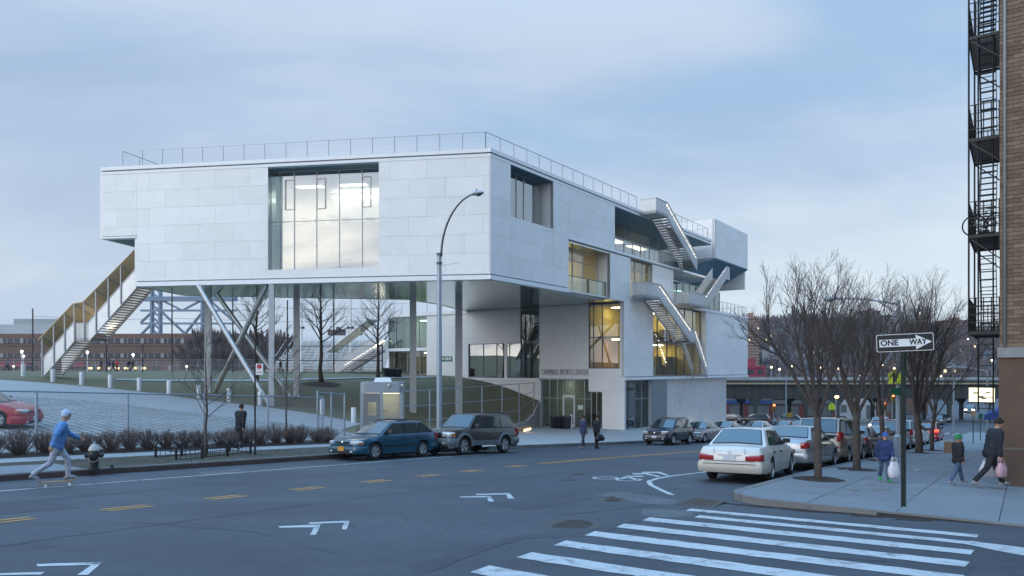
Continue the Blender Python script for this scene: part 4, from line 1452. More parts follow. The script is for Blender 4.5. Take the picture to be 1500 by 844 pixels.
# --- outdoor stairs on the avenue side
def flight(t0, z0, t1, z1, n0, n1, name='outdoor_stair', led=True, plane_n=None, parent=SC, rail=1.05, led_sides=(0,), TNf=TN, solid_in=False, perf=None):
    L = math.hypot(t1 - t0, z1 - z0)
    mb = MB()
    for n in (n0, n1):
        for sgn in ((0.0),):
            a, b = TNf(t0, n, z0 - 0.30), TNf(t1, n, z1 - 0.30)
            across = (TNf(t0, n + 1, 0) - TNf(t0, n, 0)) * 0.06
            mb.hexa([a, b, b + across, a + across, a + Vector((0, 0, .30)), b + Vector((0, 0, .30)), b + across + Vector((0, 0, .30)), a + across + Vector((0, 0, .30))])
    st = wb(mb, name, M_COLUMN, parent)
    k = max(3, int(round(abs(z1 - z0) / 0.175)))
    run = abs(t1 - t0) / k
    ca, cb = TNf(0, n0, 0), TNf(0, n1, 0)
    d = TNf(1, 0, 0) - TNf(0, 0, 0)
    ang = math.atan2(d.y, d.x)
    tm = MB().box((0, 0, 0), (run * 0.96, abs(n1 - n0) - 0.1, 0.06)).mesh('tread', M_TREAD)
    for i in range(k):
        f = (i + 0.5) / k
        inst('tread', tm, st, TNf(t0 + (t1 - t0) * f, (n0 + n1) / 2 + 0.03, z0 + (z1 - z0) * f - 0.12), (0, 0, ang), world=True)
    for n in (n0 - 0.02, n1 + 0.08):
        m = MB()
        a, b = TNf(t0, n, z0 - 0.25), TNf(t1, n, z1 - 0.25)
        across = (TNf(t0, n + 1, 0) - TNf(t0, n, 0)) * 0.02
        h = Vector((0, 0, rail + 0.3))
        m.hexa([a, b, b + across, a + across, a + h, b + h, b + across + h, a + across + h])
        bl = wb(m, 'balustrade', perf or M_PERF, st)
        m = MB()
        m.bar(a + h, b + h, 0.06)
        wb(m, 'handrail', M_GALV, bl)
        if led and n == n0 - 0.02:
            q = max(4, int(L / 0.42))
            m = MB()
            for i in range(q):
                f0, f1 = (i + 0.15) / q, (i + 0.70) / q
                s0, s1 = a + (b - a) * f0 + h * 0.86, a + (b - a) * f1 + h * 0.86
                m.bar(s0 + across * 4, s1 + across * 4, 0.05)
            wb(m, 'handrail_light', E_LED, bl)
    return st
def landing(t0, t1, n0, n1, z, sides, parent=SC, TNf=TN, rail=1.05):
    m = MB()
    m.prism([TNf(t0, n0, z - 0.22), TNf(t1, n0, z - 0.22), TNf(t1, n1, z - 0.22), TNf(t0, n1, z - 0.22)], (0, 0, 0.2))
    ld = wb(m, 'landing', M_COLUMN, parent)
    for s in sides:
        (ta, na), (tb_, nb_) = s
        a, b = TNf(ta, na, z - 0.24), TNf(tb_, nb_, z - 0.24)
        dd = (b - a).normalized()
        nn = Vector((-dd.y, dd.x, 0)) * 0.02
        h = Vector((0, 0, rail + 0.24))
        m = MB()
        m.hexa([a, b, b + nn, a + nn, a + h, b + h, b + nn + h, a + nn + h])
        bl = wb(m, 'balustrade', M_PERF, ld)
        m = MB()
        m.bar(a + h, b + h, 0.06)
        wb(m, 'handrail', M_GALV, bl)
    return ld
NO, NI = 25.75, 27.15
landing(57.4, 59.7, NO, 27.2, 13.72, [((57.4, NO), (59.7, NO)), ((57.4, 27.2), (57.4, NO))])
flight(59.7, 13.72, 66.9, 9.8, NO, NI)
landing(55.6, 58.2, NO, 27.2, 6.3, [((55.6, NO), (58.2, NO)), ((55.6, 27.2), (55.6, NO))])
flight(58.2, 6.3, 65.4, 2.75, NO, NI)
landing(65.4, 66.5, NO, 27.2, 2.75, [((65.4, NO), (66.5, NO))])
flight(66.5, 2.75, 69.6, -0.68, NO, NI)
landing(64.9, 69.4, NO, 27.2, 6.3, [((64.9, NO), (69.4, NO)), ((64.9, 27.2), (64.9, NO))])
flight(69.4, 6.3, 75.2, 9.8, NO, NI)
m = MB()
m.prism([TN(75.2, NO, 9.55), TN(76.3, NO, 9.55), TN(76.3, NO, 10.95), TN(75.2, NO, 10.95)], (RX * 0 + RY * 0.02, -RX * 0.02, 0))
wb(m, 'balustrade', M_PERF)

# --- covered stair at the left end
Yst = 52.6
def TS(t, n, z=0.0):                             # t to the right along the front, n away from the street
    o = Vector((-33.9, Yst, 0))
    return o - eL * t + inF * n + Vector((0, 0, z))
sx0 = 0.0
zg = -0.45
flight(-0.6, zg + 0.1, 2.0, 2.3, 0.0, 1.7, 'covered_stair', TNf=TS, led=False, rail=1.1, perf=M_BAL)
landing(2.0, 3.2, 0.0, 1.75, 2.3, [((2.0, 0.0), (3.2, 0.0))], TNf=TS)
flight(3.2, 2.3, 7.0, 6.1, 0.0, 1.7, 'covered_stair', TNf=TS, led=False, rail=1.1, perf=M_BAL)
M_CANOPY = M('canopy_tan', (0.64, 0.49, 0.29), 0.6, var=0.08, ns=1)
m = MB()
cpts = [(-0.9, 2.1), (2.0, 4.75), (2.8, 4.85), (7.2, 8.75)]
for (a, za), (b, zb2) in zip(cpts[:-1], cpts[1:]):
    m.hexa([TS(a, -0.15, za), TS(b, -0.15, zb2), TS(b, 2.2, zb2 - 0.85), TS(a, 2.2, za - 0.85), TS(a, -0.15, za + 0.06), TS(b, -0.15, zb2 + 0.06), TS(b, 2.2, zb2 - 0.79), TS(a, 2.2, za - 0.79)])
cano = wb(m, 'stair_canopy', M_CANOPY)
def canz(t):
    return float(np.interp(t, [c[0] for c in cpts], [c[1] for c in cpts]))
def stz(t):
    return float(np.interp(t, [-0.6, 2.0, 3.2, 7.0], [zg + 0.1, 2.3, 2.3, 6.1]))
for t in (-0.6, 0.35, 1.25, 2.05, 2.85, 3.8, 4.8, 5.8):
    m = MB()
    m.bar(TS(t, -0.06, stz(t) - 0.2), TS(t, -0.06, canz(t)), 0.07)
    wb(m, 'canopy_post', M_GALV, cano)
    m = MB()
    m.bar(TS(t, -0.12, canz(t) - 0.03), TS(t, 2.15, canz(t) - 0.86), 0.06)
    wb(m, 'canopy_rib', M_GALV, cano)
for t0_, t1_ in ((2.35, 2.8), (2.9, 3.5)):
    m = MB()
    m.bar(TS(t0_, 1.2, stz(t0_) + .8), TS(t1_, 1.2, stz(t1_) + .9), 0.07)
    wb(m, 'stair_light', E_LED, cano)

# --- wing stair towards the field
def TW(t, n, z=0.0):                             # t down along the wing wall, n outwards
    return PE.pt(55.3 + t, z, 0.3 + n)
flight(0.0, 2.15, 6.4, -0.55, 0.0, 1.6, 'wing_stair', TNf=TW, led=True, rail=1.1)
m = MB()
a, b = TW(1.0, 0.0, 5.2), TW(7.6, 0.0, 1.9)
c, d = TW(7.6, 1.6, 1.9), TW(1.0, 1.6, 5.2)
m.hexa([a, b, c, d] + [p + Vector((0, 0, 0.12)) for p in (a, b, c, d)])
wb(m, 'stair_canopy', M_TRIM)
# low wall between lawn and plaza
m = MB()
for i in range(14):
    f0, f1 = i / 14, (i + 1) / 14
    pa, pb = (28 + 26.4 * f0, nbd(28 + 26.4 * f0) - .12), (28 + 26.4 * f1, nbd(28 + 26.4 * f1) - .12)
    za, zb3 = max(PZ(*pa) + 0.15, T(*pa) + 0.06), max(PZ(*pb) + 0.15, T(*pb) + 0.06)
    lo = [TN(pa[0], pa[1], PZ(*pa) - 0.1), TN(pb[0], pb[1], PZ(*pb) - 0.1), TN(pb[0], pb[1] + 0.3, PZ(*pb) - 0.1), TN(pa[0], pa[1] + 0.3, PZ(*pa) - 0.1)]
    hi = [TN(pa[0], pa[1], za), TN(pb[0], pb[1], zb3), TN(pb[0], pb[1] + 0.3, zb3), TN(pa[0], pa[1] + 0.3, za)]
    m.hexa(lo + hi)
lw = m.build('low_wall', M_WALK_L)
tag(lw, 'low concrete retaining wall along the lawn edge beside the entrance plaza', 'low wall')
# ================================================================ street furniture on the left
def n_at(x, n):                                  # where the column x of the photograph meets the line n = const
    q = (x - CXP) / FPX
    Y = n / (RX - RY * q)
    return Y * (RX * q + RY)
M_FPOST = M('fence_post_steel', (0.26, 0.31, 0.36), 0.45, 0.35, var=0.1, ns=5)
def wire_mat(name, alpha, col=(0.3, 0.33, 0.36)):
    m, N, L, B, tc, noise, mr, mix, math_, bump = nodes_mat(name)
    B.inputs['Base Color'].default_value = col + (1,)
    B.inputs['Roughness'].default_value, B.inputs['Metallic'].default_value = 0.5, 0.3
    v = N.new('ShaderNodeTexChecker')
    mp = N.new('ShaderNodeMapping')
    mp.inputs['Rotation'].default_value = (0.6, 0.5, 0.785)
    L.new(tc.outputs['Object'], mp.inputs[0])
    L.new(mp.outputs[0], v.inputs['Vector'])
    v.inputs['Scale'].default_value = 34
    L.new(mr(v.outputs['Fac'], 0, 1, alpha * 0.4, alpha * 1.6), B.inputs['Alpha'])
    return m
M_WIRE = wire_mat('chain_link', 0.10)
M_NET = wire_mat('field_netting', 0.05, (0.05, 0.05, 0.06))
def fence(name, label, pts, h, step, rails=(1.0,), r=0.035, wire=None, post_m=None, cat='fence', group=None):
    base = pts[0]
    o = thing(name, label, cat, base, group=group)
    pm = MB().lathe([(r * 1.25, 0), (r * 1.25, h + 0.03), (r * 0.6, h + 0.07)], 10).mesh('post', post_m or M_FPOST, smooth=40)
    for a, b in zip(pts[:-1], pts[1:]):
        a, b = Vector(a), Vector(b)
        k = max(1, int(round((b - a).length / step)))
        for i in range(k + (1 if b == Vector(pts[-1]) else 0)):
            inst('post', pm, o, a + (b - a) * i / k, world=True)
        for f in rails:
            m = MB()
            m.path([a + Vector((0, 0, h * f)), b + Vector((0, 0, h * f))], r * 0.8, 8)
            m.build('rail', post_m or M_FPOST, o, world=True, smooth=40)
        m = MB()
        u = Vector((0, 0, 1))
        nn = (b - a).cross(u).normalized() * 0.004
        m.hexa([a + u * 0.05, b + u * 0.05, b + nn + u * 0.05, a + nn + u * 0.05, a + u * h * max(rails), b + u * h * max(rails), b + nn + u * h * max(rails), a + nn + u * h * max(rails)])
        m.build('wire_mesh', wire or M_WIRE, o, world=True)
    return o
fpts = [TN(t, 26.5, SL(t) - 0.02) for t in [-10.6 + 2.96 * i for i in range(12)]]
fence('chain_link_fence', 'galvanised chain link fence running behind the bare hedge', fpts, 2.07, 3.0)
gp = [TN(22.6, 26.6, SL(22.6)), TN(23.6, 26.75, SL(23.6))]
fence('gate_fence', 'short chain link fence panel beside the guard booth', [TN(22.0, 26.9, SL(22)), TN(23.9, 27.2, SL(24) - 0.05)], 2.3, 1.0)
lp = []
for i in range(7):
    f = i / 6
    pa = (27.6 + 26.0 * f, nbd(27.6 + 26.0 * f) + .25)
    lp.append(TN(pa[0], pa[1], max(T(*pa), PZ(*pa)) - 0.05))
o = thing('lawn_fence', 'tall steel pipe fence along the sloping lawn beside the entrance', 'fence', lp[0])
for i in range(7):
    m = MB()
    m.path([lp[i], Vector((lp[i].x, lp[i].y, -1.22))], 0.045, 8)
    m.build('post', M_FPOST, o, world=True)
for f, in ((1.0,), (0.66,), (0.33,)):
    for a, b in zip(lp[:-1], lp[1:]):
        m = MB()
        m.path([Vector((a.x, a.y, a.z + (-1.22 - a.z) * f)), Vector((b.x, b.y, b.z + (-1.22 - b.z) * f))], 0.03, 6)
        m.build('rail', M_FPOST, o, world=True)

# ---------------------------------------------------------------- bare shrubs
M_TWIG = M('shrub_twigs', (0.155, 0.112, 0.098), 0.9, var=0.35, ns=8)
def shrub_mesh(seed, h=0.85):
    rnd = random.Random(seed)
    mb = MB()
    for i in range(105):
        a = rnd.uniform(0, 2 * pi)
        spread = rnd.uniform(0.05, 1.0) ** 0.8
        hh = h * rnd.uniform(0.62, 1.12) * (1 - 0.25 * spread)
        b0 = Vector((cos(a) * 0.06, sin(a) * 0.06, 0))
        p1 = Vector((cos(a) * spread * 0.30, sin(a) * spread * 0.30, hh * 0.45))
        p2 = Vector((cos(a) * spread * 0.55 + rnd.uniform(-.06, .06), sin(a) * spread * 0.55 + rnd.uniform(-.06, .06), hh))
        mb.path([b0, p1, p2], [0.012, 0.009, 0.004], 3, False)
        for k in range(3):
            f = rnd.uniform(0.35, 0.95)
            q = p1 + (p2 - p1) * f
            e = q + Vector((rnd.uniform(-.14, .14), rnd.uniform(-.14, .14), rnd.uniform(0.08, 0.24)))
            mb.path([q, e], [0.006, 0.002], 3, False)
    return mb.mesh('twigs', M_TWIG)
sh_me = [shrub_mesh(s) for s in range(4)]
ords = ['first', 'second', 'third', 'fourth', 'fifth', 'sixth', 'seventh', 'eighth', 'ninth', 'tenth', 'eleventh', 'twelfth', 'thirteenth', 'fourteenth', 'fifteenth', 'sixteenth', 'seventeenth', 'eighteenth', 'nineteenth', 'twentieth', 'twenty-first', 'twenty-second', 'twenty-third', 'twenty-fourth', 'twenty-fifth', 'twenty-sixth']
sh_t = fr_(6.0, 21.7, 0.67)
for i, t in enumerate(sh_t):
    rnd = random.Random(i)
    t2, n2 = t + rnd.uniform(-.1, .1), 25.85 + rnd.uniform(-.12, .12)
    o = inst('bare_shrub', sh_me[i % 4], None, TN(t2, n2, SL(t2) + 0.02), (0, 0, rnd.uniform(0, 6)), scale=(rnd.uniform(.85, 1.25), rnd.uniform(.85, 1.25), rnd.uniform(.72, .98)))
    tag(o, '%s bare twiggy shrub from the left in the hedge before the fence' % ords[i], 'shrub', 'hedge of bare shrubs')
# grass tufts on the verge
mb = MB()
rnd = random.Random(5)
for i in range(2600):
    t = rnd.uniform(3.5, 17.5)
    n = rnd.uniform(21.15, 23.6)
    if rnd.random() > 0.5 + 0.5 * sin(t * 1.7 + n * 2.0) or 6.2 < t < 9.4:
        continue
    p = TN(t, n, SL(t) - 0.01)
    a = rnd.uniform(0, 6.28)
    h = rnd.uniform(0.03, 0.09)
    w = Vector((cos(a), sin(a), 0)) * 0.008
    mb.add([p - w, p + w, p + Vector((rnd.uniform(-.04, .04), rnd.uniform(-.04, .04), h))], [(0, 1, 2)])
go = mb.build('verge_grass', M('grass_blades', (0.06, 0.09, 0.03), 0.8, var=0.4, ns=3))
go['kind'] = 'stuff'
go['label'], go['category'] = 'thin patchy grass on the verge by the kerb', 'grass'

# ---------------------------------------------------------------- trees without leaves
M_BARK = M('bark_dark', (0.072, 0.058, 0.051), 0.9, var=0.35, ns=9, bump=0.6, bs=40)
M_BARK_G = M('bark_grey', (0.085, 0.072, 0.062), 0.9, var=0.3, ns=9, bump=0.6, bs=40)
def grow(mb, rnd, p, d, L, r, lev, maxlev, up, spread, kids, stats, rmin):
    k = 4 if lev < 2 else 3
    pts, rs = [p.copy()], [r]
    q, dd = p.copy(), d.normalized()
    r1 = max(rmin, r * 0.42)
    for i in range(k):
        dd = (dd + Vector((rnd.uniform(-1, 1), rnd.uniform(-1, 1), rnd.uniform(-.6, 1))) * 0.13 + Vector((0, 0, up))).normalized()
        q = q + dd * (L / k)
        pts.append(q.copy())
        rs.append(r + (r1 - r) * (i + 1) / k)
    mb.path(pts, rs, 6 if lev == 0 else (5 if lev == 1 else 3), False)
    stats[0] += 1
    if lev >= maxlev:
        return
    nk = kids[lev]
    for j in range(nk):
        f = 0.28 + 0.72 * (j + rnd.random() * 0.8) / nk
        f = min(f, 0.99)
        i0 = min(int(f * k), k - 1)
        ff = f * k - i0
        pp = pts[i0] + (pts[i0 + 1] - pts[i0]) * ff
        base = (pts[i0 + 1] - pts[i0]).normalized()
        side = base.orthogonal().normalized()
        side.rotate(Matrix.Rotation(rnd.uniform(0, 2 * pi), 3, base))
        nd = (base + side * spread[lev] * rnd.uniform(0.6, 1.2)).normalized()
        grow(mb, rnd, pp, nd, L * rnd.uniform(0.42, 0.68) * (1.05 - 0.35 * f), max(rmin, (rs[i0] * (1 - ff) + rs[i0 + 1] * ff) * 0.62), lev + 1, maxlev, up, spread, kids, stats, rmin)
def vase_tree(name, label, base, H, r0, seed, trunk_h, limbs, lean=0.0, group=None, wide=0.75, dens=1.0, mat=None):
    rnd = random.Random(seed)
    o = thing(name, label, 'tree', base, group=group)
    mat = mat or M_BARK
    mb = MB()
    top = Vector((rnd.uniform(-.1, .1) + lean, rnd.uniform(-.1, .1), trunk_h))
    mb.path([(0, 0, -0.15), (0, 0, 0.12), (lean * .3, 0, trunk_h * .4), top * 0.8, top], [r0 * 1.45, r0 * 1.08, r0, r0 * 0.95, r0 * 0.9], 10)
    mb.build('trunk', mat, o, smooth=True)
    mb = MB()
    st = [0]
    for i in range(limbs):
        a = 2 * pi * i / limbs + rnd.uniform(-.35, .35)
        tilt = rnd.uniform(0.25, 1.0) * wide
        d = Vector((cos(a) * tilt, sin(a) * tilt, 1.0))
        p = top - Vector((0, 0, rnd.uniform(0.0, trunk_h * 0.25)))
        grow(mb, rnd, p, d, (H - trunk_h) * rnd.uniform(0.70, 0.92), r0 * rnd.uniform(0.38, 0.6), 0, 3, 0.05, (0.55, 0.6, 0.7), (int(6 * dens), int(6 * dens), 5), st, 0.0035)
    mb.build('crown', mat, o)
    return o
def leader_tree(name, label, base, H, r0, seed, first=0.25, group=None, nb=26, blen=0.36, mat=None):
    rnd = random.Random(seed)
    o = thing(name, label, 'tree', base, group=group)
    mat = mat or M_BARK_G
    pts, rs = [], []
    for i in range(9):
        f = i / 8
        pts.append(Vector((rnd.uniform(-.03, .03) * H * .2, rnd.uniform(-.03, .03) * H * .2, -0.1 + H * f)))
        rs.append(max(0.006, r0 * (1.25 if i == 0 else 1 - 0.93 * f)))
    mb = MB()
    mb.path(pts, rs, 8)
    mb.build('trunk', mat, o, smooth=True)
    mb = MB()
    st = [0]
    for i in range(nb):
        f = first + (0.97 - first) * (i + rnd.random()) / nb
        x = f * 8
        i0 = min(int(x), 7)
        p = pts[i0] + (pts[i0 + 1] - pts[i0]) * (x - i0)
        a = i * 2.4 + rnd.uniform(-.3, .3)
        d = Vector((cos(a), sin(a), rnd.uniform(0.45, 1.0)))
        grow(mb, rnd, p, d, H * blen * (1.1 - f) + 0.25, max(0.006, r0 * (1 - f) * 0.5), 1, 3, 0.06, (0.5, 0.6, 0.7), (5, 5, 4), st, 0.004)
    mb.build('crown', mat, o)
    return o
def site_xyz(x, y, Y):
    p = PX(x, y, Y)
    return Vector((p.x, p.y, Txy(p.x, p.y)))
leader_tree('lawn_tree', 'bare young tree with a tall straight trunk nearest the braced columns', site_xyz(376, 565, 57.5), 9.5, 0.17, 1, 0.42, group='bare trees on the lawn', nb=30)
leader_tree('lawn_tree', 'bare tree in a mulch ring seen under the middle of the building', site_xyz(470, 561, 60), 10.0, 0.19, 2, 0.34, group='bare trees on the lawn', nb=30)
leader_tree('lawn_tree', 'bare tree left of the glazed wing beside the black bins', site_xyz(554, 557, 64), 9.5, 0.17, 3, 0.30, group='bare trees on the lawn', nb=30)
p = site_xyz(470, 561, 60)
mb = MB()
for r_ in (0.25, .8, 1.3, 1.7):
    for k in range(20):
        x_, y_ = p.x + cos(2 * pi * k / 20) * r_, p.y + sin(2 * pi * k / 20) * r_ * .9
        mb.v.append((x_, y_, Txy(x_, y_) + (.14, .10, .05, -.02)[(.25, .8, 1.3, 1.7).index(r_)]))
for i in range(3):
    for k in range(20):
        mb.f.append([i * 20 + k, (i + 1) * 20 + k, (i + 1) * 20 + (k + 1) % 20, i * 20 + (k + 1) % 20])
        mb.mi.append(0)
struct(mb.build('mulch_ring', M_MULCH, smooth=True))
t_, n_, z_ = ground_px(302, 669, sl)
leader_tree('sapling', 'small bare street tree inside the low iron tree guard', TN(t_, n_, SL(t_)), 4.3, 0.055, 4, 0.30, nb=18, blen=0.34, mat=M_BARK_G)
leader_tree('sapling', 'slender bare sapling standing at the right end of the hedge', TN(n_at(420, 26.1), 26.1, SL(n_at(420, 26.1))), 5.2, 0.05, 6, 0.30, nb=20, blen=0.22)
# low iron tree guard
tg_c = TN(t_, n_ + 0.1, SL(t_))
tgd = thing('tree_guard', 'low black iron tree guard around the small street tree', 'tree guard', tg_c, pi / 2 - TH)
hw, hd, hh = 1.35, 0.62, 0.40
pk = MB().path([(0, 0, 0), (0, 0, 0.36)], 0.008, 5).mesh('picket', M_BLACK)
ps = MB().box((0, 0, 0.23), (0.06, 0.06, 0.46)).lathe([(0.05, 0.46), (0.03, 0.5), (0.0, 0.54)], 8).mesh('post', M_BLACK)
hoop = MB().path([(-0.085, 0, 0.3)] + [(-0.085 * cos(a), 0, 0.36 + 0.085 * sin(a)) for a in [pi * k / 6 for k in range(7)]] + [(0.085, 0, 0.3)], 0.008, 5).mesh('hoop', M_BLACK)
for sx in (-hw, -hw / 3, hw / 3, hw):
    for sy in (-hd, hd):
        inst('post', ps, tgd, (sx, sy, 0))
for sy in (-hd, hd):
    for z in (0.06, 0.32):
        MB().box((0, sy, z), (2 * hw, 0.02, 0.025)).build('rail', M_BLACK, tgd)
    for i in range(15):
        inst('picket', pk, tgd, (-hw + 0.17 * (i + 0.5) + 0.07, sy, 0))
    for i in range(7):
        inst('hoop', hoop, tgd, (-hw + 0.36 * (i + 0.5) + 0.08, sy, 0))
for sx in (-hw, hw):
    for z in (0.06, 0.32):
        MB().box((sx, 0, z), (0.02, 2 * hd, 0.025)).build('rail', M_BLACK, tgd)

# ---------------------------------------------------------------- hydrant
th_, nh_, zh_ = ground_px(138, 688, sl)
hy = thing('fire_hydrant', 'black fire hydrant with silver dome cap on the pavement edge', 'fire hydrant', TN(th_, nh_, SL(th_)), 0.4)
hy.scale = (.88, .88, .90)
M_HYD = M('hydrant_black', (0.018, 0.018, 0.02), 0.45, 0.1, var=0.3, ns=15)
M_SILV = M('hydrant_silver', (0.36, 0.36, 0.35), 0.5, 0.2, var=0.2, ns=15)
MB().lathe([(0.17, 0.0), (0.17, 0.04), (0.12, 0.06), (0.12, 0.30), (0.13, 0.31), (0.15, 0.36), (0.165, 0.42), (0.15, 0.50), (0.12, 0.55), (0.115, 0.58)], 18).build('barrel', M_HYD, hy, smooth=40)
MB().lathe([(0.165, 0.575), (0.17, 0.60), (0.165, 0.615), (0.14, 0.68), (0.09, 0.75), (0.035, 0.79), (0.03, 0.83), (0.0, 0.835)], 18).build('cap', M_SILV, hy, smooth=40)
for a in (0, pi, -pi / 2):
    m = MB().lathe([(0.07, 0.0), (0.07, 0.09), (0.085, 0.095), (0.085, 0.13), (0.03, 0.135), (0.03, 0.16)], 12, axis='x')
    o = m.build('nozzle', M_HYD, hy, smooth=40)
    o.location, o.rotation_euler = (cos(a) * 0.11, sin(a) * 0.11, 0.43), (0, 0, a)
m = MB().path([(0.10 + 0.02 * sin(k), -0.13 - 0.012 * cos(k * 2), 0.40 - 0.16 * sin(pi * k / 8)) if False else (0.14 * cos(pi * k / 8), -0.16, 0.40 - 0.15 * sin(pi * k / 8)) for k in range(9)], 0.012, 5)
m.build('chain', M_SILV, hy)
sv = MB().lathe([(0.1, 0), (0.1, 0.03), (0.05, 0.05), (0.04, 0.12), (0.0, 0.13)], 12).build('valve_box', M_HYD)
sv.location = TN(th_ + 0.42, nh_ - 0.1, SL(th_ + 0.42))
tag(sv, 'small black valve cap beside the fire hydrant', 'valve cap')

# ---------------------------------------------------------------- lamp posts
M_LAMP = M('lamp_post_grey', (0.30, 0.36, 0.42), 0.45, 0.35, var=0.1, ns=4)
M_LAMPD = M('lamp_arm_dark', (0.10, 0.115, 0.13), 0.45, 0.3, var=0.1)
M_LENS = M('lamp_lens', (0.12, 0.13, 0.14), 0.15, 0.2, var=0.05)
def cobra_head(parent, p, d, mat):
    d = Vector(d).normalized()
    a = Vector((-d.y, d.x, 0))
    mb = MB()
    secs = [(0.0, 0.05, 0.05, 0.0), (0.12, 0.09, 0.07, 0.0), (0.3, 0.15, 0.11, 0.01), (0.5, 0.17, 0.12, 0.0), (0.66, 0.13, 0.08, -0.02), (0.72, 0.05, 0.04, -0.03)]
    n = 10
    for s_, w, h, dz in secs:
        for k in range(n):
            an = 2 * pi * k / n
            mb.v.append(tuple(Vector(p) + d * s_ + a * (w * cos(an)) + Vector((0, 0, dz + h * max(-0.45, sin(an))))))
    for i in range(len(secs) - 1):
        for k in range(n):
            mb.f.append([i * n + k, i * n + (k + 1) % n, (i + 1) * n + (k + 1) % n, (i + 1) * n + k])
            mb.mi.append(0)
    mb.add([mb.v[k] for k in range(n)], [tuple(range(n))])
    o = mb.build('lamp_head', mat, parent, world=True, smooth=True)
    m = MB()
    m.ball(Vector(p) + d * 0.45 + Vector((0, 0, -0.05)), (0.15, 0.15, 0.09), 12, 6)
    m.build('lens', M_LENS, o, world=True, smooth=True)
    m = MB().lathe([(0.03, 0), (0.03, 0.09), (0.0, 0.1)], 8, Vector(p) + d * 0.35 + Vector((0, 0, 0.11)))
    m.build('photocell', M_LENS, o, world=True)
    return o
ml_n = 22.2
ml_t = n_at(643.5, ml_n)
mlb = TN(ml_t, ml_n, SL(ml_t))
ml = thing('street_lamp', 'tall grey street lamp with a curved arm in front of the building', 'street lamp', mlb)
mY = mlb.y
zt1 = (HYP - 373) / FPX * mY
MB().lathe([(0.21, 0), (0.21, 0.5), (0.14, 0.62), (0.105, zt1 - mlb.z), (0.06, zt1 - mlb.z + 0.06)], 8).build('pole', M_LAMP, ml)
out_d = Vector((RY, -RX, 0))
arm = [mlb * 1.0 for _ in range(1)]
arm = []
b0 = Vector((mlb.x, mlb.y, zt1 - 0.1))
for f in [k / 12 for k in range(13)]:
    a = f * 1.38
    arm.append(b0 + out_d * (0.12 + 2.15 * (1 - cos(a))) + Vector((0, 0, 2.66 * sin(a))))
m = MB().path(arm, [0.055 - 0.018 * k / 12 for k in range(13)], 8)
m.build('arm', M_LAMPD, ml, world=True, smooth=True)
cobra_head(ml, arm[-1], out_d * 1.0 + Vector((0, 0, 0.05)), M_LAMP)
m = MB().path([b0 + Vector((0, 0, -0.45)), b0 + out_d * 1.2 + Vector((0, 0, -0.36))], 0.012, 5)
m.build('guy_rod', M_LAMP, ml, world=True)
for z in (-0.05, -0.47):
    MB().lathe([(0.13, z), (0.13, z + 0.12)], 10, (0, 0, zt1 - mlb.z)).build('bracket', M_LAMPD, ml)
# street name plate
ssg = thing('street_name_sign', 'small green street name sign W 218 ST fixed to the tall lamp pole', 'street sign', Vector((mlb.x, mlb.y, (HYP - 526) / FPX * mY)))
M_GRN = M('sign_green', (0.005, 0.10, 0.055), 0.45, var=0.05)
M_SGW = M('sign_white', (0.72, 0.73, 0.73), 0.5, var=0.04)
sdx = Vector((0.93, -0.36, 0))
m = MB()
m.pbox(Vector((0.09, -0.06, -0.125)), sdx * 0.58, Vector((0.36, 0.93, 0)) * 0.02, (0, 0, 0.25))
m.build('plate', M_GRN, ssg)
text_on(ssg, 'lettering', 'W 218 ST', 0.17, M_SGW, Vector((0.09, -0.06, 0)) + sdx * 0.29 + Vector((-0.36, -0.93, 0)) * 0.006, sdx, (0, 0, 1), 0.001, width=0.48, bold=0.004)

# parking sign
tp, np_, zp = ground_px(373.6, 666, sl)
nps = thing('parking_sign', 'thin dark pole with a red and white parking sign on the verge', 'sign', TN(tp, np_, SL(tp)))
Yp = TN(tp, np_).y
zz = lambda y: (HYP - y) / FPX * Yp - SL(tp)
MB().lathe([(0.045, 0), (0.032, 0.3), (0.032, zz(496)), (0.0, zz(495))], 8).build('pole', M_BLACK, nps)
o = MB().box((0.17, -0.04, zz(541)), (0.26, 0.012, 0.40)).build('plate', M_SGW, nps)
text_on(nps, 'sign_bar', '—', 0.3, M('sign_red', (0.45, 0.03, 0.05), 0.5), (0.17, -0.05, zz(545)), (1, 0, 0), (0, 0, 1), 0.002, width=0.2)
m = MB().lathe([(0.085, -0.002), (0.085, 0.004)], 16, axis='y')
o = m.build('no_stopping_disc', MATS['sign_red'], nps)
o.location = (0.17, -0.052, zz(537))

# ---------------------------------------------------------------- bollards
M_BOL = M('bollard_white', (0.58, 0.60, 0.62), 0.5, 0.1, var=0.08, ns=6)
bol_me = MB().lathe([(0.15, -0.2), (0.15, 0.88), (0.14, 0.91), (0.0, 0.92)], 14).mesh('bollard', M_BOL, smooth=40)
for i, (x, y, Y) in enumerate(((34, 553, 53.5), (77.5, 561, 51.2), (119.7, 565, 50.6), (161.6, 568, 50.1), (204, 572, 49.8), (247.6, 577, 49.4), (291, 584, 48.8), (335.6, 588, 48), (381, 594, 47), (472, 606, 44), (518, 612, 42))):
    p = site_xyz(x, y, Y)
    o = inst('bollard', bol_me, None, p)
    tag(o, 'white steel bollard on the drive edge, %s from the covered stair' % ords[i], 'bollard', 'bollards along the drive')

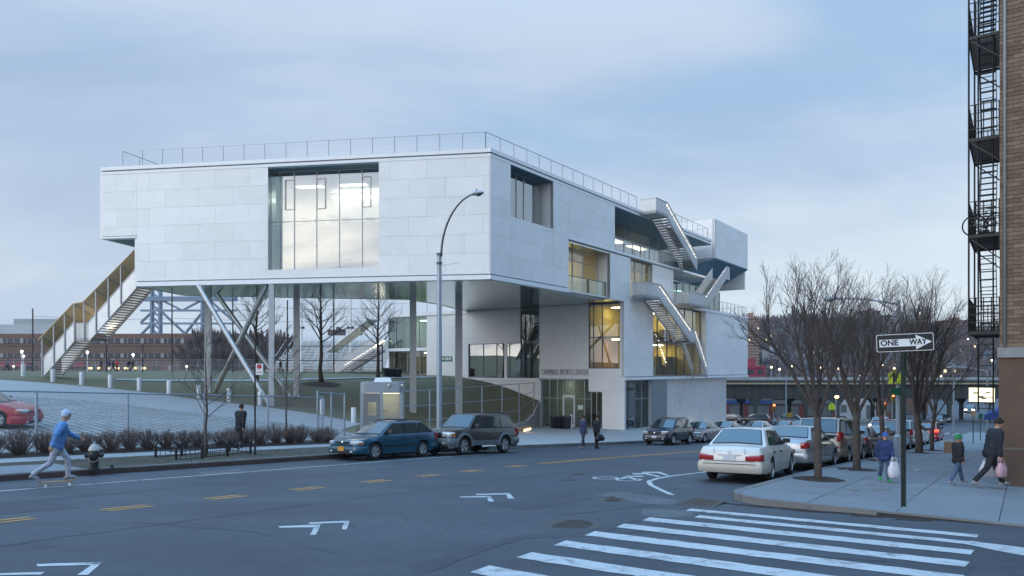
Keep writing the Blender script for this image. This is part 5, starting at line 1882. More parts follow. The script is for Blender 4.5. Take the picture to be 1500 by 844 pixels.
# ---------------------------------------------------------------- guard booth
M_BOOTH = M('booth_steel', (0.30, 0.34, 0.38), 0.4, 0.25, var=0.06, ns=3)
M_BOOTHD = M('booth_door_steel', (0.20, 0.21, 0.22), 0.45, 0.2, var=0.06)
bY = 35.0
bb = PX(561, 641, bY)
bth = thing('guard_booth', 'small grey steel guard booth with lit windows behind the parked wagon', 'guard booth', (bb.x, bb.y, bb.z), 0.10)
bw, bd, bh = 1.0, 0.85, 2.72
prof = []
for cx_, cy_, a0 in ((bw - .25, bd - .25, 0), (-bw + .25, bd - .25, pi / 2), (-bw + .25, -bd + .25, pi), (bw - .25, -bd + .25, 1.5 * pi)):
    for k in range(5):
        a = a0 + pi / 2 * k / 4
        prof.append((cx_ + 0.25 * cos(a), cy_ + 0.25 * sin(a)))
def ringbox(name, mat, z0, z1, grow_=0.0):
    m = MB()
    m.prism([(x * (1 + grow_), y * (1 + grow_), z0) for x, y in prof], (0, 0, z1 - z0))
    return m.build(name, mat, bth, smooth=50)
ringbox('plinth', M_BOOTH, 0.0, 0.12, 0.01)
ringbox('roof', M_BOOTH, 2.2, bh, 0.02)
m = MB()
m.box((-0.93, -0.75, 1.15), (0.16, 0.18, 2.1)); m.build('corner_post', M_BOOTH, bth)
MB().box((0.0, -0.80, 1.15), (0.12, 0.12, 2.1)).build('corner_post', M_BOOTH, bth)
MB().box((0.93, -0.75, 1.15), (0.16, 0.18, 2.1)).build('corner_post', M_BOOTH, bth)
MB().box((0.93, 0.75, 1.15), (0.16, 0.18, 2.1)).build('corner_post', M_BOOTH, bth)
MB().box((-0.93, 0.75, 1.15), (0.16, 0.18, 2.1)).build('corner_post', M_BOOTH, bth)
MB().box((0.46, -0.81, 0.55), (0.80, 0.06, 0.92)).build('wall', M_BOOTH, bth)
MB().box((0.97, 0, 0.55), (0.06, 1.4, 0.92)).build('wall', M_BOOTH, bth)
MB().box((-0.97, 0, 1.15), (0.06, 1.4, 2.1)).build('wall', M_BOOTH, bth)
MB().box((0, 0.82, 1.15), (1.8, 0.05, 2.1)).build('back_wall', M_RWHITE, bth)
MB().box((0, 0.0, 0.04), (1.8, 1.5, 0.06)).build('floor', M_RDARK, bth)
dr = MB()
dr.box((-0.45, -0.80, 0.62), (0.76, 0.05, 1.0)).box((-0.45, -0.80, 1.98), (0.76, 0.05, 0.42)).box((-0.74, -0.80, 1.44), (0.18, 0.05, 0.68)).box((-0.16, -0.80, 1.44), (0.18, 0.05, 0.68))
dr = dr.build('door', M_BOOTHD, bth)
MB().box((-0.45, -0.80, 1.44), (0.40, 0.012, 0.66)).build('pane', G_CLEAR, dr)
MB().box((-0.13, -0.85, 1.05), (0.03, 0.06, 0.12)).build('handle', M_STEEL, dr)
MB().box((0.46, -0.80, 1.6), (0.80, 0.014, 1.18)).build('window_pane', G_CLEAR, bth)
MB().box((0.97, 0, 1.6), (0.014, 1.4, 1.18)).build('window_pane', G_CLEAR, bth)
MB().box((0.0, 0.05, 2.17), (1.6, 1.1, 0.04)).build('ceiling_light', EM('booth_light', (1.0, 0.84, 0.64), 1.8), bth)
MB().box((0.4, 0.2, 0.9), (0.9, 0.7, 0.05)).build('desk', M_WOOD, bth)
m = MB()
m.hexa([(-.42, -.3, bh), (.42, -.3, bh), (.42, .3, bh), (-.42, .3, bh), (-.34, -.22, bh + .2), (.36, -.22, bh + .2), (.36, .22, bh + .2), (-.34, .22, bh + .2)])
m.build('roof_unit', M_SGW, bth)
for sx in (0.35, 0.98):
    m = MB().lathe([(0.06, 0.04), (0.07, 0.0)], 10, (sx, -0.92, bh - 0.14)).ball((sx, -0.92, bh - 0.16), 0.065)
    m.build('camera_dome', M_SGW, bth, smooth=True)

# ---------------------------------------------------------------- bins, post, bench, ground light
M_BIN = M('black_plastic', (0.012, 0.013, 0.015), 0.45, var=0.2, ns=6)
def bin_thing(p, label, group, w=0.55, h=1.0):
    o = thing('wheeled_bin', label, 'bin', p, 0.5, group)
    m = MB()
    m.hexa([(-w * .42, -w * .42, 0.04), (w * .42, -w * .42, 0.04), (w * .42, w * .42, 0.04), (-w * .42, w * .42, 0.04), (-w / 2, -w / 2, h * .9), (w / 2, -w / 2, h * .9), (w / 2, w / 2, h * .9), (-w / 2, w / 2, h * .9)])
    m.build('bin_body', M_BIN, o)
    m = MB()
    m.hexa([(-w * .54, -w * .56, h * .9), (w * .54, -w * .56, h * .9), (w * .54, w * .56, h * .9), (-w * .54, w * .56, h * .9), (-w * .44, -w * .46, h), (w * .44, -w * .46, h), (w * .44, w * .46, h + .03), (-w * .44, w * .46, h + .03)])
    m.build('lid', M_BIN, o)
    for s in (-1, 1):
        MB().lathe([(0.1, -0.03), (0.1, 0.03)], 12, (s * w * .4, w * .45, 0.1), 'x').build('wheel', M_BLACK, o)
    MB().path([(-w * .35, w * .6, h * .93), (w * .35, w * .6, h * .93)], 0.018, 6).build('handle', M_BLACK, o)
    return o
for i, x in enumerate((814, 821.5, 829.5)):
    n = PE.at(x, 626, 2.5)[0]
    p = PE.pt(n, 0, 2.5)
    t2, n2 = to_tn(p.x, p.y)
    bin_thing(Vector((p.x, p.y, PZ(t2, n2) + 0.01)), '%s of three black wheeled bins outside the glass entrance' % ('leftmost', 'middle one', 'rightmost')[i], 'bins at the entrance', 0.62, 1.08)
for i, x in enumerate((566, 574.5, 583)):
    p = PX(x, 552, 68)
    bin_thing(Vector((p.x, p.y, Txy(p.x, p.y))), '%s of three black bins on the path by the glazed wing' % ('leftmost', 'middle one', 'rightmost')[i], 'bins by the wing', 0.55, 0.85)
p = PE.pt(PE.at(837, 625, 2.2)[0], 0, 2.2)
t2, n2 = to_tn(p.x, p.y)
o = MB().lathe([(0.09, 0), (0.09, 1.25), (0.0, 1.28)], 12).build('guide_post', M_BOL, smooth=40)
o.location = (p.x, p.y, PZ(t2, n2))
tag(o, 'slim white post between the black bins and the glass entrance', 'post')
tb_, nb_ = 44.5, 30.6
lb = thing('light_bench', 'low bench with glowing warm light strip behind the grey off-roader', 'bench', TN(tb_, nb_, PZ(tb_, nb_)), pi / 2 - TH + 0.3)
MB().box((0, 0, 0.32), (2.3, 0.5, 0.10)).build('seat', M_WOOD, lb)
MB().box((0, -0.02, 0.14), (2.0, 0.4, 0.26)).build('base', M_WALK_L, lb)
MB().box((-0.2, -0.27, 0.20), (1.6, 0.04, 0.10)).build('light_strip', EM('bench_glow', (1.0, 0.62, 0.25), 10.0), lb)

# ---------------------------------------------------------------- one-way sign on its post
tow, now_, zow = 16.3, 2.0, 0
tow, now_, zow = ground_px(1323.5, 742, sr)
ow_b = TN(tow, now_, sr(tow, now_))
Yo = ow_b.y
ow = thing('one_way_sign', 'black and white ONE WAY arrow sign on a green perforated post at the corner', 'traffic sign', ow_b)
M_PGRN = M('post_green', (0.006, 0.016, 0.013), 0.5, 0.2, var=0.15, ns=8)
ztop = (HYP - 488) / FPX * Yo - ow_b.z
MB().box((0, 0, ztop / 2), (0.064, 0.064, ztop), 0.5).build('post', M_PGRN, ow)
hole = MB().lathe([(0.011, 0), (0.011, 0.003)], 8, axis='y').mesh('hole', M_GALV)
dirp = Vector((cos(0.5), sin(0.5), 0))
for i in range(52):
    z = 0.06 + i * 0.05
    if z > ztop - 0.35:
        break
    inst('hole', hole, ow, Vector((sin(0.5) * 0.033, -cos(0.5) * 0.033, z)), (0, 0, 0.5))
sc_ = Vector((-0.008, -0.06, (HYP - 502) / FPX * Yo - ow_b.z))
yaw, roll = 0.28, rad(2.3)
ex = Vector((cos(yaw), -sin(yaw) * 1.0, 0))
ey0 = Vector((0, 0, 1))
ex, ey = (ex * cos(roll) + ey0 * sin(roll)), (ey0 * cos(roll) - ex * sin(roll))
en = ex.cross(ey)                                # towards the street
SW, SH = 0.99, 0.335
def splate(name, pts, d0, d1, mat):
    m = MB()
    m.prism([sc_ + ex * a + ey * b + en * d0 for a, b in pts], en * (d1 - d0))
    return m.build(name, mat, ow)
def rrect(w, h, r):
    o = []
    for cx_, cy_, a0 in ((w - r, h - r, 0), (-w + r, h - r, pi / 2), (-w + r, -h + r, pi), (w - r, -h + r, 1.5 * pi)):
        o += [(cx_ + r * cos(a0 + pi / 2 * k / 4), cy_ + r * sin(a0 + pi / 2 * k / 4)) for k in range(5)]
    return o
M_SBLK = M('sign_black', (0.012, 0.012, 0.013), 0.45, var=0.1)
splate('plate', rrect(SW / 2, SH / 2, 0.03), -0.004, 0.0, M_SGW)
splate('black_field', rrect(SW / 2 - 0.011, SH / 2 - 0.011, 0.025), 0.0005, 0.002, M_SBLK)
splate('arrow', [(-SW / 2 + 0.05, 0.070), (0.19, 0.070), (0.19, 0.14), (SW / 2 - 0.03, -0.002), (0.19, -0.14), (0.19, -0.074), (-SW / 2 + 0.05, -0.074)], 0.0025, 0.004, M_SGW)
text_on(ow, 'lettering', 'ONE', 0.15, M_SBLK, sc_ + ex * -0.27 + en * 0.006, ex, ey, 0.001, width=0.31, bold=0.005)
text_on(ow, 'lettering', 'WAY', 0.15, M_SBLK, sc_ + ex * 0.225 + en * 0.006, ex, ey, 0.001, width=0.31, bold=0.005)
# ================================================================ cars
def paint(name, col, metal=0.35, rough=0.32):
    return M('paint_' + name, col, rough, metal, var=0.05, ns=1.2, coat=0.7, dirt=0.06)
M_CGLASS = M('car_glass', (0.014, 0.030, 0.038), 0.04, 0.0, var=0.0, spec=0.9, coat=0.8)
M_TYRE = M('tyre_rubber', (0.014, 0.014, 0.015), 0.8, var=0.2, ns=10)
M_RIM = M('alloy_rim', (0.46, 0.47, 0.48), 0.3, 0.8, var=0.1)
M_TRIMB = M('black_trim', (0.016, 0.016, 0.018), 0.55, var=0.15)
M_UNDER = M('underbody', (0.01, 0.01, 0.01), 0.9, var=0.0)
M_HEADL = M('headlamp_glass', (0.62, 0.64, 0.66), 0.12, 0.3, var=0.1, ns=20, coat=1.0)
M_TAILL = M('tail_lamp_red', (0.32, 0.012, 0.014), 0.15, 0.0, var=0.2, ns=14, coat=1.0)
M_AMBER = M('amber_lens', (0.55, 0.16, 0.02), 0.2, 0.0, var=0.1, coat=1.0)
E_TAIL = EM('tail_lamp_lit', (1.0, 0.06, 0.03), 2.5)
E_HEAD = EM('headlamp_lit', (1.0, 0.9, 0.75), 25.0)
M_CHROME = M('chrome', (0.75, 0.75, 0.76), 0.12, 1.0, var=0.03)
M_PLATE_W = M('plate_white', (0.50, 0.53, 0.58), 0.5, var=0.3, ns=60)
M_PLATE_Y = M('plate_orange', (0.62, 0.27, 0.03), 0.5, var=0.2, ns=60)
_wheel = {}
def wheel_meshes(r, style):
    k = (r, style)
    if k in _wheel:
        return _wheel[k]
    w = 0.20 if r < 0.34 else 0.24
    t = MB().lathe([(r * 0.66, -w / 2), (r * 0.9, -w / 2), (r * 0.985, -w * 0.36), (r, -w * 0.2), (r, w * 0.2), (r * 0.985, w * 0.36), (r * 0.9, w / 2), (r * 0.66, w / 2)], 28, axis='y', cap=False)
    tm = t.mesh('tyre', M_TYRE, smooth=50)
    m = MB()
    R = r * 0.67
    m.lathe([(R, -w * 0.3), (R, w * 0.46), (R * 0.93, w * 0.5), (R * 0.90, w * 0.40), (R * 0.90, -w * 0.28)], 28, axis='y', cap=False)
    m.lathe([(0.07, w * 0.1), (0.07, w * 0.44), (0.045, w * 0.48), (0.0, w * 0.48)], 14, axis='y')
    ns_ = 5 if style != 'multi' else 10
    for i in range(ns_):
        a = 2 * pi * i / ns_
        ca, sa = cos(a), sin(a)
        hw = (0.036 if ns_ == 10 else 0.055)
        def P(rr, off, y):
            return (rr * ca - off * sa, y, rr * sa + off * ca)
        m.hexa([P(0.05, -hw, w * .30), P(0.05, hw, w * .30), P(R * .93, hw * 1.35, w * .34), P(R * .93, -hw * 1.35, w * .34), P(0.05, -hw * .8, w * .46), P(0.05, hw * .8, w * .46), P(R * .93, hw, w * .44), P(R * .93, -hw, w * .44)])
    rm = m.mesh('rim', M_RIM, smooth=40)
    d = MB().lathe([(R * 0.92, -w * 0.1), (R * 0.92, w * 0.06)], 24, axis='y').mesh('brake_disc', M_UNDER)
    _wheel[k] = (tm, rm, d, w)
    return _wheel[k]
def car(name, label, t, n, heading, spec, pm, cat='car', group=None, ground=None, lit=False, plate=None, lower=None, xy=None, cheap=False):
    L, W, H, wbs, fo, r = (spec[k] for k in ('L', 'W', 'H', 'wb', 'fo', 'r'))
    hw = W / 2
    hf = ground or G
    # pose on the slope
    c = TN(t, n) if xy is None else Vector((xy[0], xy[1], 0))
    d = Vector((cos(heading), sin(heading), 0))
    s = Vector((-sin(heading), cos(heading), 0))
    def hz(p):
        return hf(*to_tn(p.x, p.y))
    zf, zr, zl, zrt = hz(c + d * wbs / 2), hz(c - d * wbs / 2), hz(c + s * .75), hz(c - s * .75)
    o = thing(name, label, cat, (c.x, c.y, (zf + zr) / 2 + 0.004), 0, group)
    o.rotation_euler = (math.atan2(zl - zrt, 1.5), -math.atan2(zf - zr, wbs), heading)
    X = lambda q: L / 2 - q                      # distance from the front bumper -> local x
    axf, axr = X(fo), X(fo + wbs)
    zsill = spec.get('sill', 0.20)
    top = spec['top']                            # (distance from front, height) of bonnet, belt line, deck
    tx, tz = [q[0] for q in top], [q[1] for q in top]
    zmid = spec.get('mid', 0.50)
    ra = r + spec.get('archgap', 0.055)
    def wfac(q):
        kx, ky = [0, .04, .12, .30, .7, L - .7, L - .3, L - .12, L - .04, L], spec.get('plan', [.74, .83, .90, .955, 1, 1, .965, .92, .86, .80])
        h = min(0.09, q * .8, (L - q) * .8)
        return float(sum(np.interp(q + h * e_, kx, ky) for e_ in (-1, -.5, 0, .5, 1)) / 5)
    def ztop(q):
        h = min(0.10, q * .6, (L - q) * .6)
        return float(sum(np.interp(q + h * e_, tx, tz) for e_ in (-1, -.5, 0, .5, 1)) / 5)
    _oq = np.linspace(0, 0.7, 60)
    _of, _or = np.array([hw * wfac(q) * .998 for q in _oq]), np.array([hw * wfac(L - q) * .998 for q in _oq])
    def outline(y, front):                       # x of the nose or tail at the distance y from the centre line
        q = float(np.interp(abs(y), _of if front else _or, _oq, left=0.0))
        crown_ = 0.0
        return (L / 2 - q) * (1 if front else -1)
    def wrap(name_, y0, y1, z0, z1, front, proud, mat_, par, k=7, inset=0.06, slant=0.0):
        m_ = MB()
        sx_ = 1 if front else -1
        for i_ in range(k + 1):
            y_ = y0 + (y1 - y0) * i_ / k
            x_ = outline(y_, front)
            lead = slant * (1 - i_ / k)
            for zz_, dx_ in ((z0, proud - 0.03), (z0 + 0.25 * (z1 - z0), proud), (z0 + 0.78 * (z1 - lead - z0), proud), (z1 - lead, proud - 0.03), (z1 - lead, -inset), (z0, -inset)):
                ny_ = y_ + (1 if y_ > 0 else -1) * (min(dx_, proud) if abs(y_) > hw * .8 and dx_ > 0 else 0)
                m_.v.append((x_ + sx_ * dx_, ny_, zz_))
        for i_ in range(k):
            for j_ in range(6):
                a_, b_ = i_ * 6 + j_, i_ * 6 + (j_ + 1) % 6
                m_.f.append([a_, b_, b_ + 6, a_ + 6])
                m_.mi.append(0)
        m_.f += [[0, 1, 2, 3, 4, 5], [6 * k + c_ for c_ in (5, 4, 3, 2, 1, 0)]]
        m_.mi += [0, 0]
        return m_.build(name_, mat_, par, smooth=35)
    def zbot(q):
        return float(np.interp(q, [0, .05, .5, L - .55, L - .05, L], [.34, .25, zsill, zsill, .28, .36]))
    def arch(q):
        x = X(q)
        z = 0.0
        for ax in (axf, axr):
            if abs(x - ax) < ra:
                z = max(z, r + sqrt(ra * ra - (x - ax) ** 2) * 1.0)
        return z
    def section(q):
        w, zt = hw * wfac(q), ztop(q)
        zb, za = zbot(q), arch(q)
        ze = max(zb + 0.03, za)
        zm = max(zmid, ze + 0.015)
        zs = max(zt - spec.get('shoulder', 0.11), zm + 0.02)
        zt = max(zt, zs + 0.02)
        cr = spec.get('crown', 0.035)
        return [(0, zb), (w * .60, zb), (w * .62, max(za, zb) if za else zb), (w * (.975 if za else .955), ze), (w, zm), (w * .992, (zm + zs) / 2), (w * .975, zs), (w * .90, zt), (w * .5, zt + cr * .75), (0, zt + cr)]
    qs = set(np.linspace(0, L, 25).tolist() + [0.02, 0.05, 0.09, 0.14, L - 0.14, L - 0.09, L - 0.05, L - 0.02] + tx)
    for a in (fo, fo + wbs):
        qs |= {a + ra * k for k in (-1.02, -.99, -.93, -.82, -.66, -.46, -.24, 0, .24, .46, .66, .82, .93, .99, 1.02)}
    qs = sorted(q for q in qs if 0 <= q <= L)
    mb = MB()
    ncol = 19
    for q in qs:
        sec = section(q)
        for y, z in [(-y, z) for y, z in sec[::-1]] + sec[1:]:
            mb.v.append((X(q), y, z))
    mat_col = [0, 0, 0, 0, 0, 3, 1, 1, 1, 1, 1, 1, 3, 0, 0, 0, 0, 0]
    for i in range(len(qs) - 1):
        for k in range(ncol - 1):
            a = i * ncol + k
            mb.f.append([a, a + 1, a + ncol + 1, a + ncol])
            mi = mat_col[k]
            mb.mi.append(0 if mi == 0 else (2 if mi == 3 else 1))
    for i in (0, len(qs) - 1):
        mb.f.append([i * ncol + k for k in range(ncol)])
        mb.mi.append(0)
    body = mb.build('body', [pm, M_UNDER, lower or pm], o, smooth=48)
    bmx = bmesh.new()
    bmx.from_mesh(body.data)
    bmesh.ops.recalc_face_normals(bmx, faces=bmx.faces)
    bmx.to_mesh(body.data)
    bmx.free()
    def side_y(q, z):
        sec = section(q)[3:8]
        return float(np.interp(z, [p[1] for p in sec], [p[0] for p in sec]))
    # cabin
    (qa, za), (qb, zb_), (qc, zc), (qd, zd) = spec['cabin']
    wr = hw * spec.get('roofw', 0.72)
    wa, wd = hw * wfac(qa) * 0.90, hw * wfac(qd) * 0.89
    wrb, wrc = wr, wr * spec.get('rearw', 0.97)
    Av, Bv, Cv, Dv = (X(qa), wa, za - .02), (X(qb), wrb, zb_), (X(qc), wrc, zc), (X(qd), wd, zd - .02)
    bm = bmesh.new()
    V = {}
    mid = (qb + qc) / 2
    Mv = (X(mid), wr * 1.02, max(zb_, zc, H - 0.02))
    for k, p in (('A', Av), ('B', Bv), ('M', Mv), ('C', Cv), ('D', Dv)):
        for sg in (1, -1):
            V[k, sg] = bm.verts.new((p[0], sg * p[1], p[2]))
        crn = {'A': 0.03, 'B': 0.035, 'M': 0.035, 'C': 0.035, 'D': 0.03}[k]
        V[k, 0] = bm.verts.new((p[0] + {'A': .07, 'B': .05, 'M': 0, 'C': -.03, 'D': -.05}[k], 0, p[2] + crn))
    for a, b in (('A', 'B'), ('B', 'M'), ('M', 'C'), ('C', 'D')):
        for s0, s1 in ((1, 0), (0, -1)):
            bm.faces.new((V[a, s0], V[b, s0], V[b, s1], V[a, s1]))
    for sg in (1, -1):
        bm.faces.new([V[k, sg] for k in 'ABMCD'])
    bmesh.ops.recalc_face_normals(bm, faces=bm.faces)
    es = [e for e in bm.edges if len(e.link_faces) == 2 and e.calc_face_angle(0) > 0.25]
    bmesh.ops.bevel(bm, geom=es, offset=0.05, segments=2, profile=0.6, affect='EDGES')
    me = bpy.data.meshes.new('roof')
    bm.to_mesh(me)
    bm.free()
    me.materials.append(pm)
    me.polygons.foreach_set('use_smooth', [True] * len(me.polygons))
    me.set_sharp_from_angle(angle=rad(40))
    inst('roof', me, o)
    def glass_quad(nm, P0, P1, P2, P3, off=0.010, mid=None):
        P = [Vector(p) for p in (P0, P1, P2, P3)]
        nrm = (P[1] - P[0]).cross(P[3] - P[0]).normalized()
        ctr = sum(P, Vector()) / 4
        if nrm.dot(ctr - Vector((0, 0, 0.7))) < 0:
            nrm = -nrm
        m = MB()
        k = 5
        for i in range(k + 1):
            for j in (0, 1):
                a = P[0].lerp(P[1], i / k) if j == 0 else P[3].lerp(P[2], i / k)
                bow = (mid or 0.0) * (1 - (2 * i / k - 1) ** 2)
                m.v.append(tuple(a + nrm * (off + bow)))
        for i in range(k):
            m.f.append([2 * i, 2 * i + 2, 2 * i + 3, 2 * i + 1])
            m.mi.append(0)
        return m.build(nm, M_CGLASS, o, smooth=True)
    def lerp3(a, b, f):
        return tuple(a[i] + (b[i] - a[i]) * f for i in range(3))
    def shell_glass(nm, P_lo, P_hi, dlo, dhi, f0, f1, m0, m1, off, sgn):
        lo0, hi0 = Vector((P_lo[0] + dlo, 0, P_lo[2] + .03)), Vector((P_hi[0] + dhi, 0, P_hi[2] + .035))
        m = MB()
        cols = []
        for lat in (-1, -.5, 0, .5, 1):
            e0, e1 = Vector((P_lo[0], P_lo[1], P_lo[2])), Vector((P_hi[0], P_hi[1], P_hi[2]))
            if lat < 0:
                e0, e1 = Vector((e0.x, -e0.y, e0.z)), Vector((e1.x, -e1.y, e1.z))
            a_ = abs(lat)
            i0 = 1 - m0 / P_lo[1]
            i1 = 1 - m1 / P_hi[1]
            lo_, hi_ = lo0.lerp(e0, a_ * i0), hi0.lerp(e1, a_ * i1)
            cols.append((lo_.lerp(hi_, f0), lo_.lerp(hi_, f1)))
        nrm = Vector((sgn * (P_hi[2] - P_lo[2]), 0, abs(P_hi[0] - P_lo[0]))).normalized()
        for c0_, c1_ in cols:
            m.v += [tuple(c0_ + nrm * off), tuple(c1_ + nrm * off)]
        for i in range(4):
            m.f.append([2 * i, 2 * i + 2, 2 * i + 3, 2 * i + 1])
            m.mi.append(0)
        return m.build(nm, M_CGLASS, o, smooth=True)
    shell_glass('windscreen_surround', Av, Bv, .07, .05, .04, .97, .06, .045, .008, 1).data.materials[0] = M_TRIMB
    shell_glass('rear_window_surround', Dv, Cv, -.05, -.03, max(.02, spec.get('rg0', 0.14) - .05), .94, .09, .065, .010, -1).data.materials[0] = M_TRIMB
    shell_glass('windscreen', Av, Bv, .07, .05, .09, .93, .09, .07, .014, 1)
    shell_glass('rear_window', Dv, Cv, -.05, -.03, spec.get('rg0', 0.14), .90, .12, .09, .016, -1)
    def side_pt(q, h, sg):                       # h: 0 belt .. 1 roof
        f = min(1, max(0, (q - qa) / (qd - qa)))
        zb0 = za + (zd - za) * f
        zr0 = float(np.interp(q, [qa, qb, mid, qc, qd], [zb_, zb_, Mv[2], zc, zc]))
        y0 = wa + (wd - wa) * f
        y1 = float(np.interp(q, [qb, mid, qc], [wrb, wr * 1.02, wrc]))
        return Vector((X(q), sg * (y0 + (y1 - y0) * h), zb0 + (zr0 - zb0) * h))
    pil = spec['pillars']
    h0, h1 = 0.06, 0.86
    shell_trim = True
    def xf(h):
        return qa + (qb - qa) * h + spec.get('apil', 0.10)
    def xr(h):
        return qd + (qc - qd) * h - spec.get('cpil', 0.14)
    for sg in (1, -1):
        edges = [None] + list(pil) + [None]
        for a, b in zip(edges[:-1], edges[1:]):
            lo0 = xf(h0) if a is None else a + 0.035
            lo1 = xf(h1) if a is None else a + 0.035
            hi0 = xr(h0) if b is None else b - 0.035
            hi1 = xr(h1) if b is None else b - 0.035
            lo1, hi1 = max(lo0 if a is not None else lo1, lo1), hi1
            if a is not None and b is None:
                lo1 = min(lo1, hi1 - 0.05)
            P = [side_pt(lo0, h0, sg), side_pt(hi0, h0, sg), side_pt(hi1, h1, sg), side_pt(lo1, h1, sg)]
            nrm = Vector((0, sg * 0.97, 0.24))
            m = MB()
            m.add([p + nrm * 0.012 for p in P], [(0, 1, 2, 3)])
            m.build('side_window', M_CGLASS, o)
        m = MB()                                 # black rubber and pillar trim round the side glass
        T_ = [side_pt(xf(h0) - .05, h0 - .05, sg), side_pt(xr(h0) + .04, h0 - .05, sg), side_pt(xr(h1) + .03, h1 + .06, sg), side_pt(xf(h1) - .02, h1 + .06, sg)]
        m.add([p + nrm * 0.006 for p in T_], [(0, 1, 2, 3)])
        m.build('window_trim', M_TRIMB, o)
        # door seams, handles, mirror
        if not cheap:
            for q in [qa + 0.12] + [p for p in pil[:2]] + ([pil[-1] + 0.75] if len(pil) == 1 and 'seam' not in spec else []):
                m = MB()
                zs_ = np.linspace(max(zsill + .12, arch(q) + .03), np.interp(q, tx, tz) - .04, 7)
                pts = [(X(q), sg * (side_y(q, z) + .003), z) for z in zs_]
                for u, v in zip(pts[:-1], pts[1:]):
                    m.add([(u[0] - .006, u[1], u[2]), (u[0] + .006, u[1], u[2]), (v[0] + .006, v[1], v[2]), (v[0] - .006, v[1], v[2])], [(0, 1, 2, 3)])
                m.build('door_seam', M_TRIMB, o)
            for p in spec.get('handles', []):
                z = float(np.interp(p, tx, tz)) - 0.16
                MB().box((X(p), sg * (side_y(p, z) + .012), z), (0.17, 0.03, 0.035)).build('door_handle', spec.get('handle_m', M_TRIMB), o)
            if spec.get('mould'):
                z = spec['mould']
                m = MB()
                for u, v in zip(np.linspace(fo + ra + .06, fo + wbs - ra - .06, 9)[:-1], np.linspace(fo + ra + .06, fo + wbs - ra - .06, 9)[1:]):
                    m.hexa([(X(u), sg * (side_y(u, z) - .01), z - .025), (X(v), sg * (side_y(v, z) - .01), z - .025), (X(v), sg * (side_y(v, z) + .015), z - .025), (X(u), sg * (side_y(u, z) + .015), z - .025),
                            (X(u), sg * (side_y(u, z) - .01), z + .025), (X(v), sg * (side_y(v, z) - .01), z + .025), (X(v), sg * (side_y(v, z) + .015), z + .025), (X(u), sg * (side_y(u, z) + .015), z + .025)])
                m.build('side_moulding', M_TRIMB, o)
        mq = qa + 0.42
        mp_ = side_pt(mq, 0.12, sg)
        m = MB()
        yo = abs(mp_.y)
        m.hexa([(mp_.x - .04, sg * (yo + .03), mp_.z - .01), (mp_.x + .06, sg * (yo + .03), mp_.z), (mp_.x + .04, sg * (yo + .22), mp_.z + .01), (mp_.x - .04, sg * (yo + .22), mp_.z + .01),
                (mp_.x - .04, sg * (yo + .02), mp_.z + .13), (mp_.x + .04, sg * (yo + .02), mp_.z + .12), (mp_.x + .02, sg * (yo + .21), mp_.z + .12), (mp_.x - .04, sg * (yo + .21), mp_.z + .13)])
        m.box((mp_.x, sg * (yo - .0), mp_.z + .03), (.06, .12, .05))
        m.build('mirror', spec.get('mirror_m', M_TRIMB), o)
        # flared arches
        if spec.get('flare'):
            for ax in (axf, axr):
                m = MB()
                k = 14
                for i in range(k + 1):
                    a = -0.12 + (pi + 0.24) * i / k
                    x_, z_ = ax + (ra + .0) * cos(a), r + (ra) * sin(a)
                    q_ = L / 2 - x_
                    yy = hw * wfac(q_)
                    for rr, dy in ((ra - .005, -.02), (ra - .005, .045), (ra + .09, .03), (ra + .09, -.02)):
                        m.v.append((ax + rr * cos(a), sg * (yy + dy), max(zsill, r + rr * sin(a))))
                for i in range(k):
                    for j in range(4):
                        a, b = i * 4 + j, i * 4 + (j + 1) % 4
                        m.f.append([a, b, b + 4, a + 4])
                        m.mi.append(0)
                m.build('wheel_flare', lower or pm, o, smooth=40)
        # lamps
        hx, hy_, hz_, hl, hwid, hh_ = spec['head']
        y0, y1 = sg * (hy_ - hwid / 2), sg * hw * wfac(.24) * .998
        hl_o = wrap('headlight', y0, y1, hz_ - hh_ / 2, hz_ + hh_ / 2, True, 0.022, E_HEAD if lit == 'head' else M_HEADL, o, slant=-.0)
        if not cheap:
            wrap('indicator', sg * hw * wfac(.11) * .998, sg * hw * wfac(.25) * .998, hz_ - hh_ * .40, hz_ + hh_ * .36, True, 0.027, M_AMBER, hl_o, k=4)
        gx, gy, gz, gl, gw, gh = spec['tail']
        wrap('tail_light', sg * (gy - gw / 2), sg * hw * wfac(L - .17) * .998, gz - gh / 2, gz + gh / 2, False, 0.022, E_TAIL if lit == 'tail' else M_TAILL, o, slant=spec.get('tailskew', 0.0))
    # bumpers
    for front in (True, False):
        bz0, bz1 = spec.get('bump', (0.24, 0.50)) if front else spec.get('rbump', spec.get('bump', (0.26, 0.52)))
        qe_ = max(.25, (fo if front else L - fo - wbs) - ra - .05)
        ye_ = hw * wfac(qe_ if front else L - qe_) * .998
        bo = wrap('bumper', -ye_, ye_, bz0, bz1, front, 0.045, spec.get('bump_m', pm), o, k=40, inset=0.12)
        sx = 1 if front else -1
        pz = spec.get('plate_z', (0.42, 0.75))[0 if front else 1]
        px_ = L / 2 + 0.055 if pz < bz1 else L / 2 + spec.get('plate_dx', 0.012)
        MB().box((sx * px_, 0, pz), (0.02, 0.31, 0.155)).build('number_plate', plate or M_PLATE_W, o)
        if front and not cheap:
            MB().box((L / 2 + 0.04, 0, bz0 + 0.06), (0.02, hw * 1.0, 0.09)).build('air_intake', M_TRIMB, bo)
            for sg in (1, -1):
                MB().box((L / 2 + 0.03, sg * hw * .62, bz0 + 0.09), (0.05, 0.12, 0.07)).build('fog_light', M_HEADL, bo)
    gz0, gz1, gwid = spec['grille']
    m = MB().box((L / 2 - 0.015, 0, (gz0 + gz1) / 2), (0.05, gwid, gz1 - gz0))
    gr_ = m.build('grille', M_TRIMB, o)
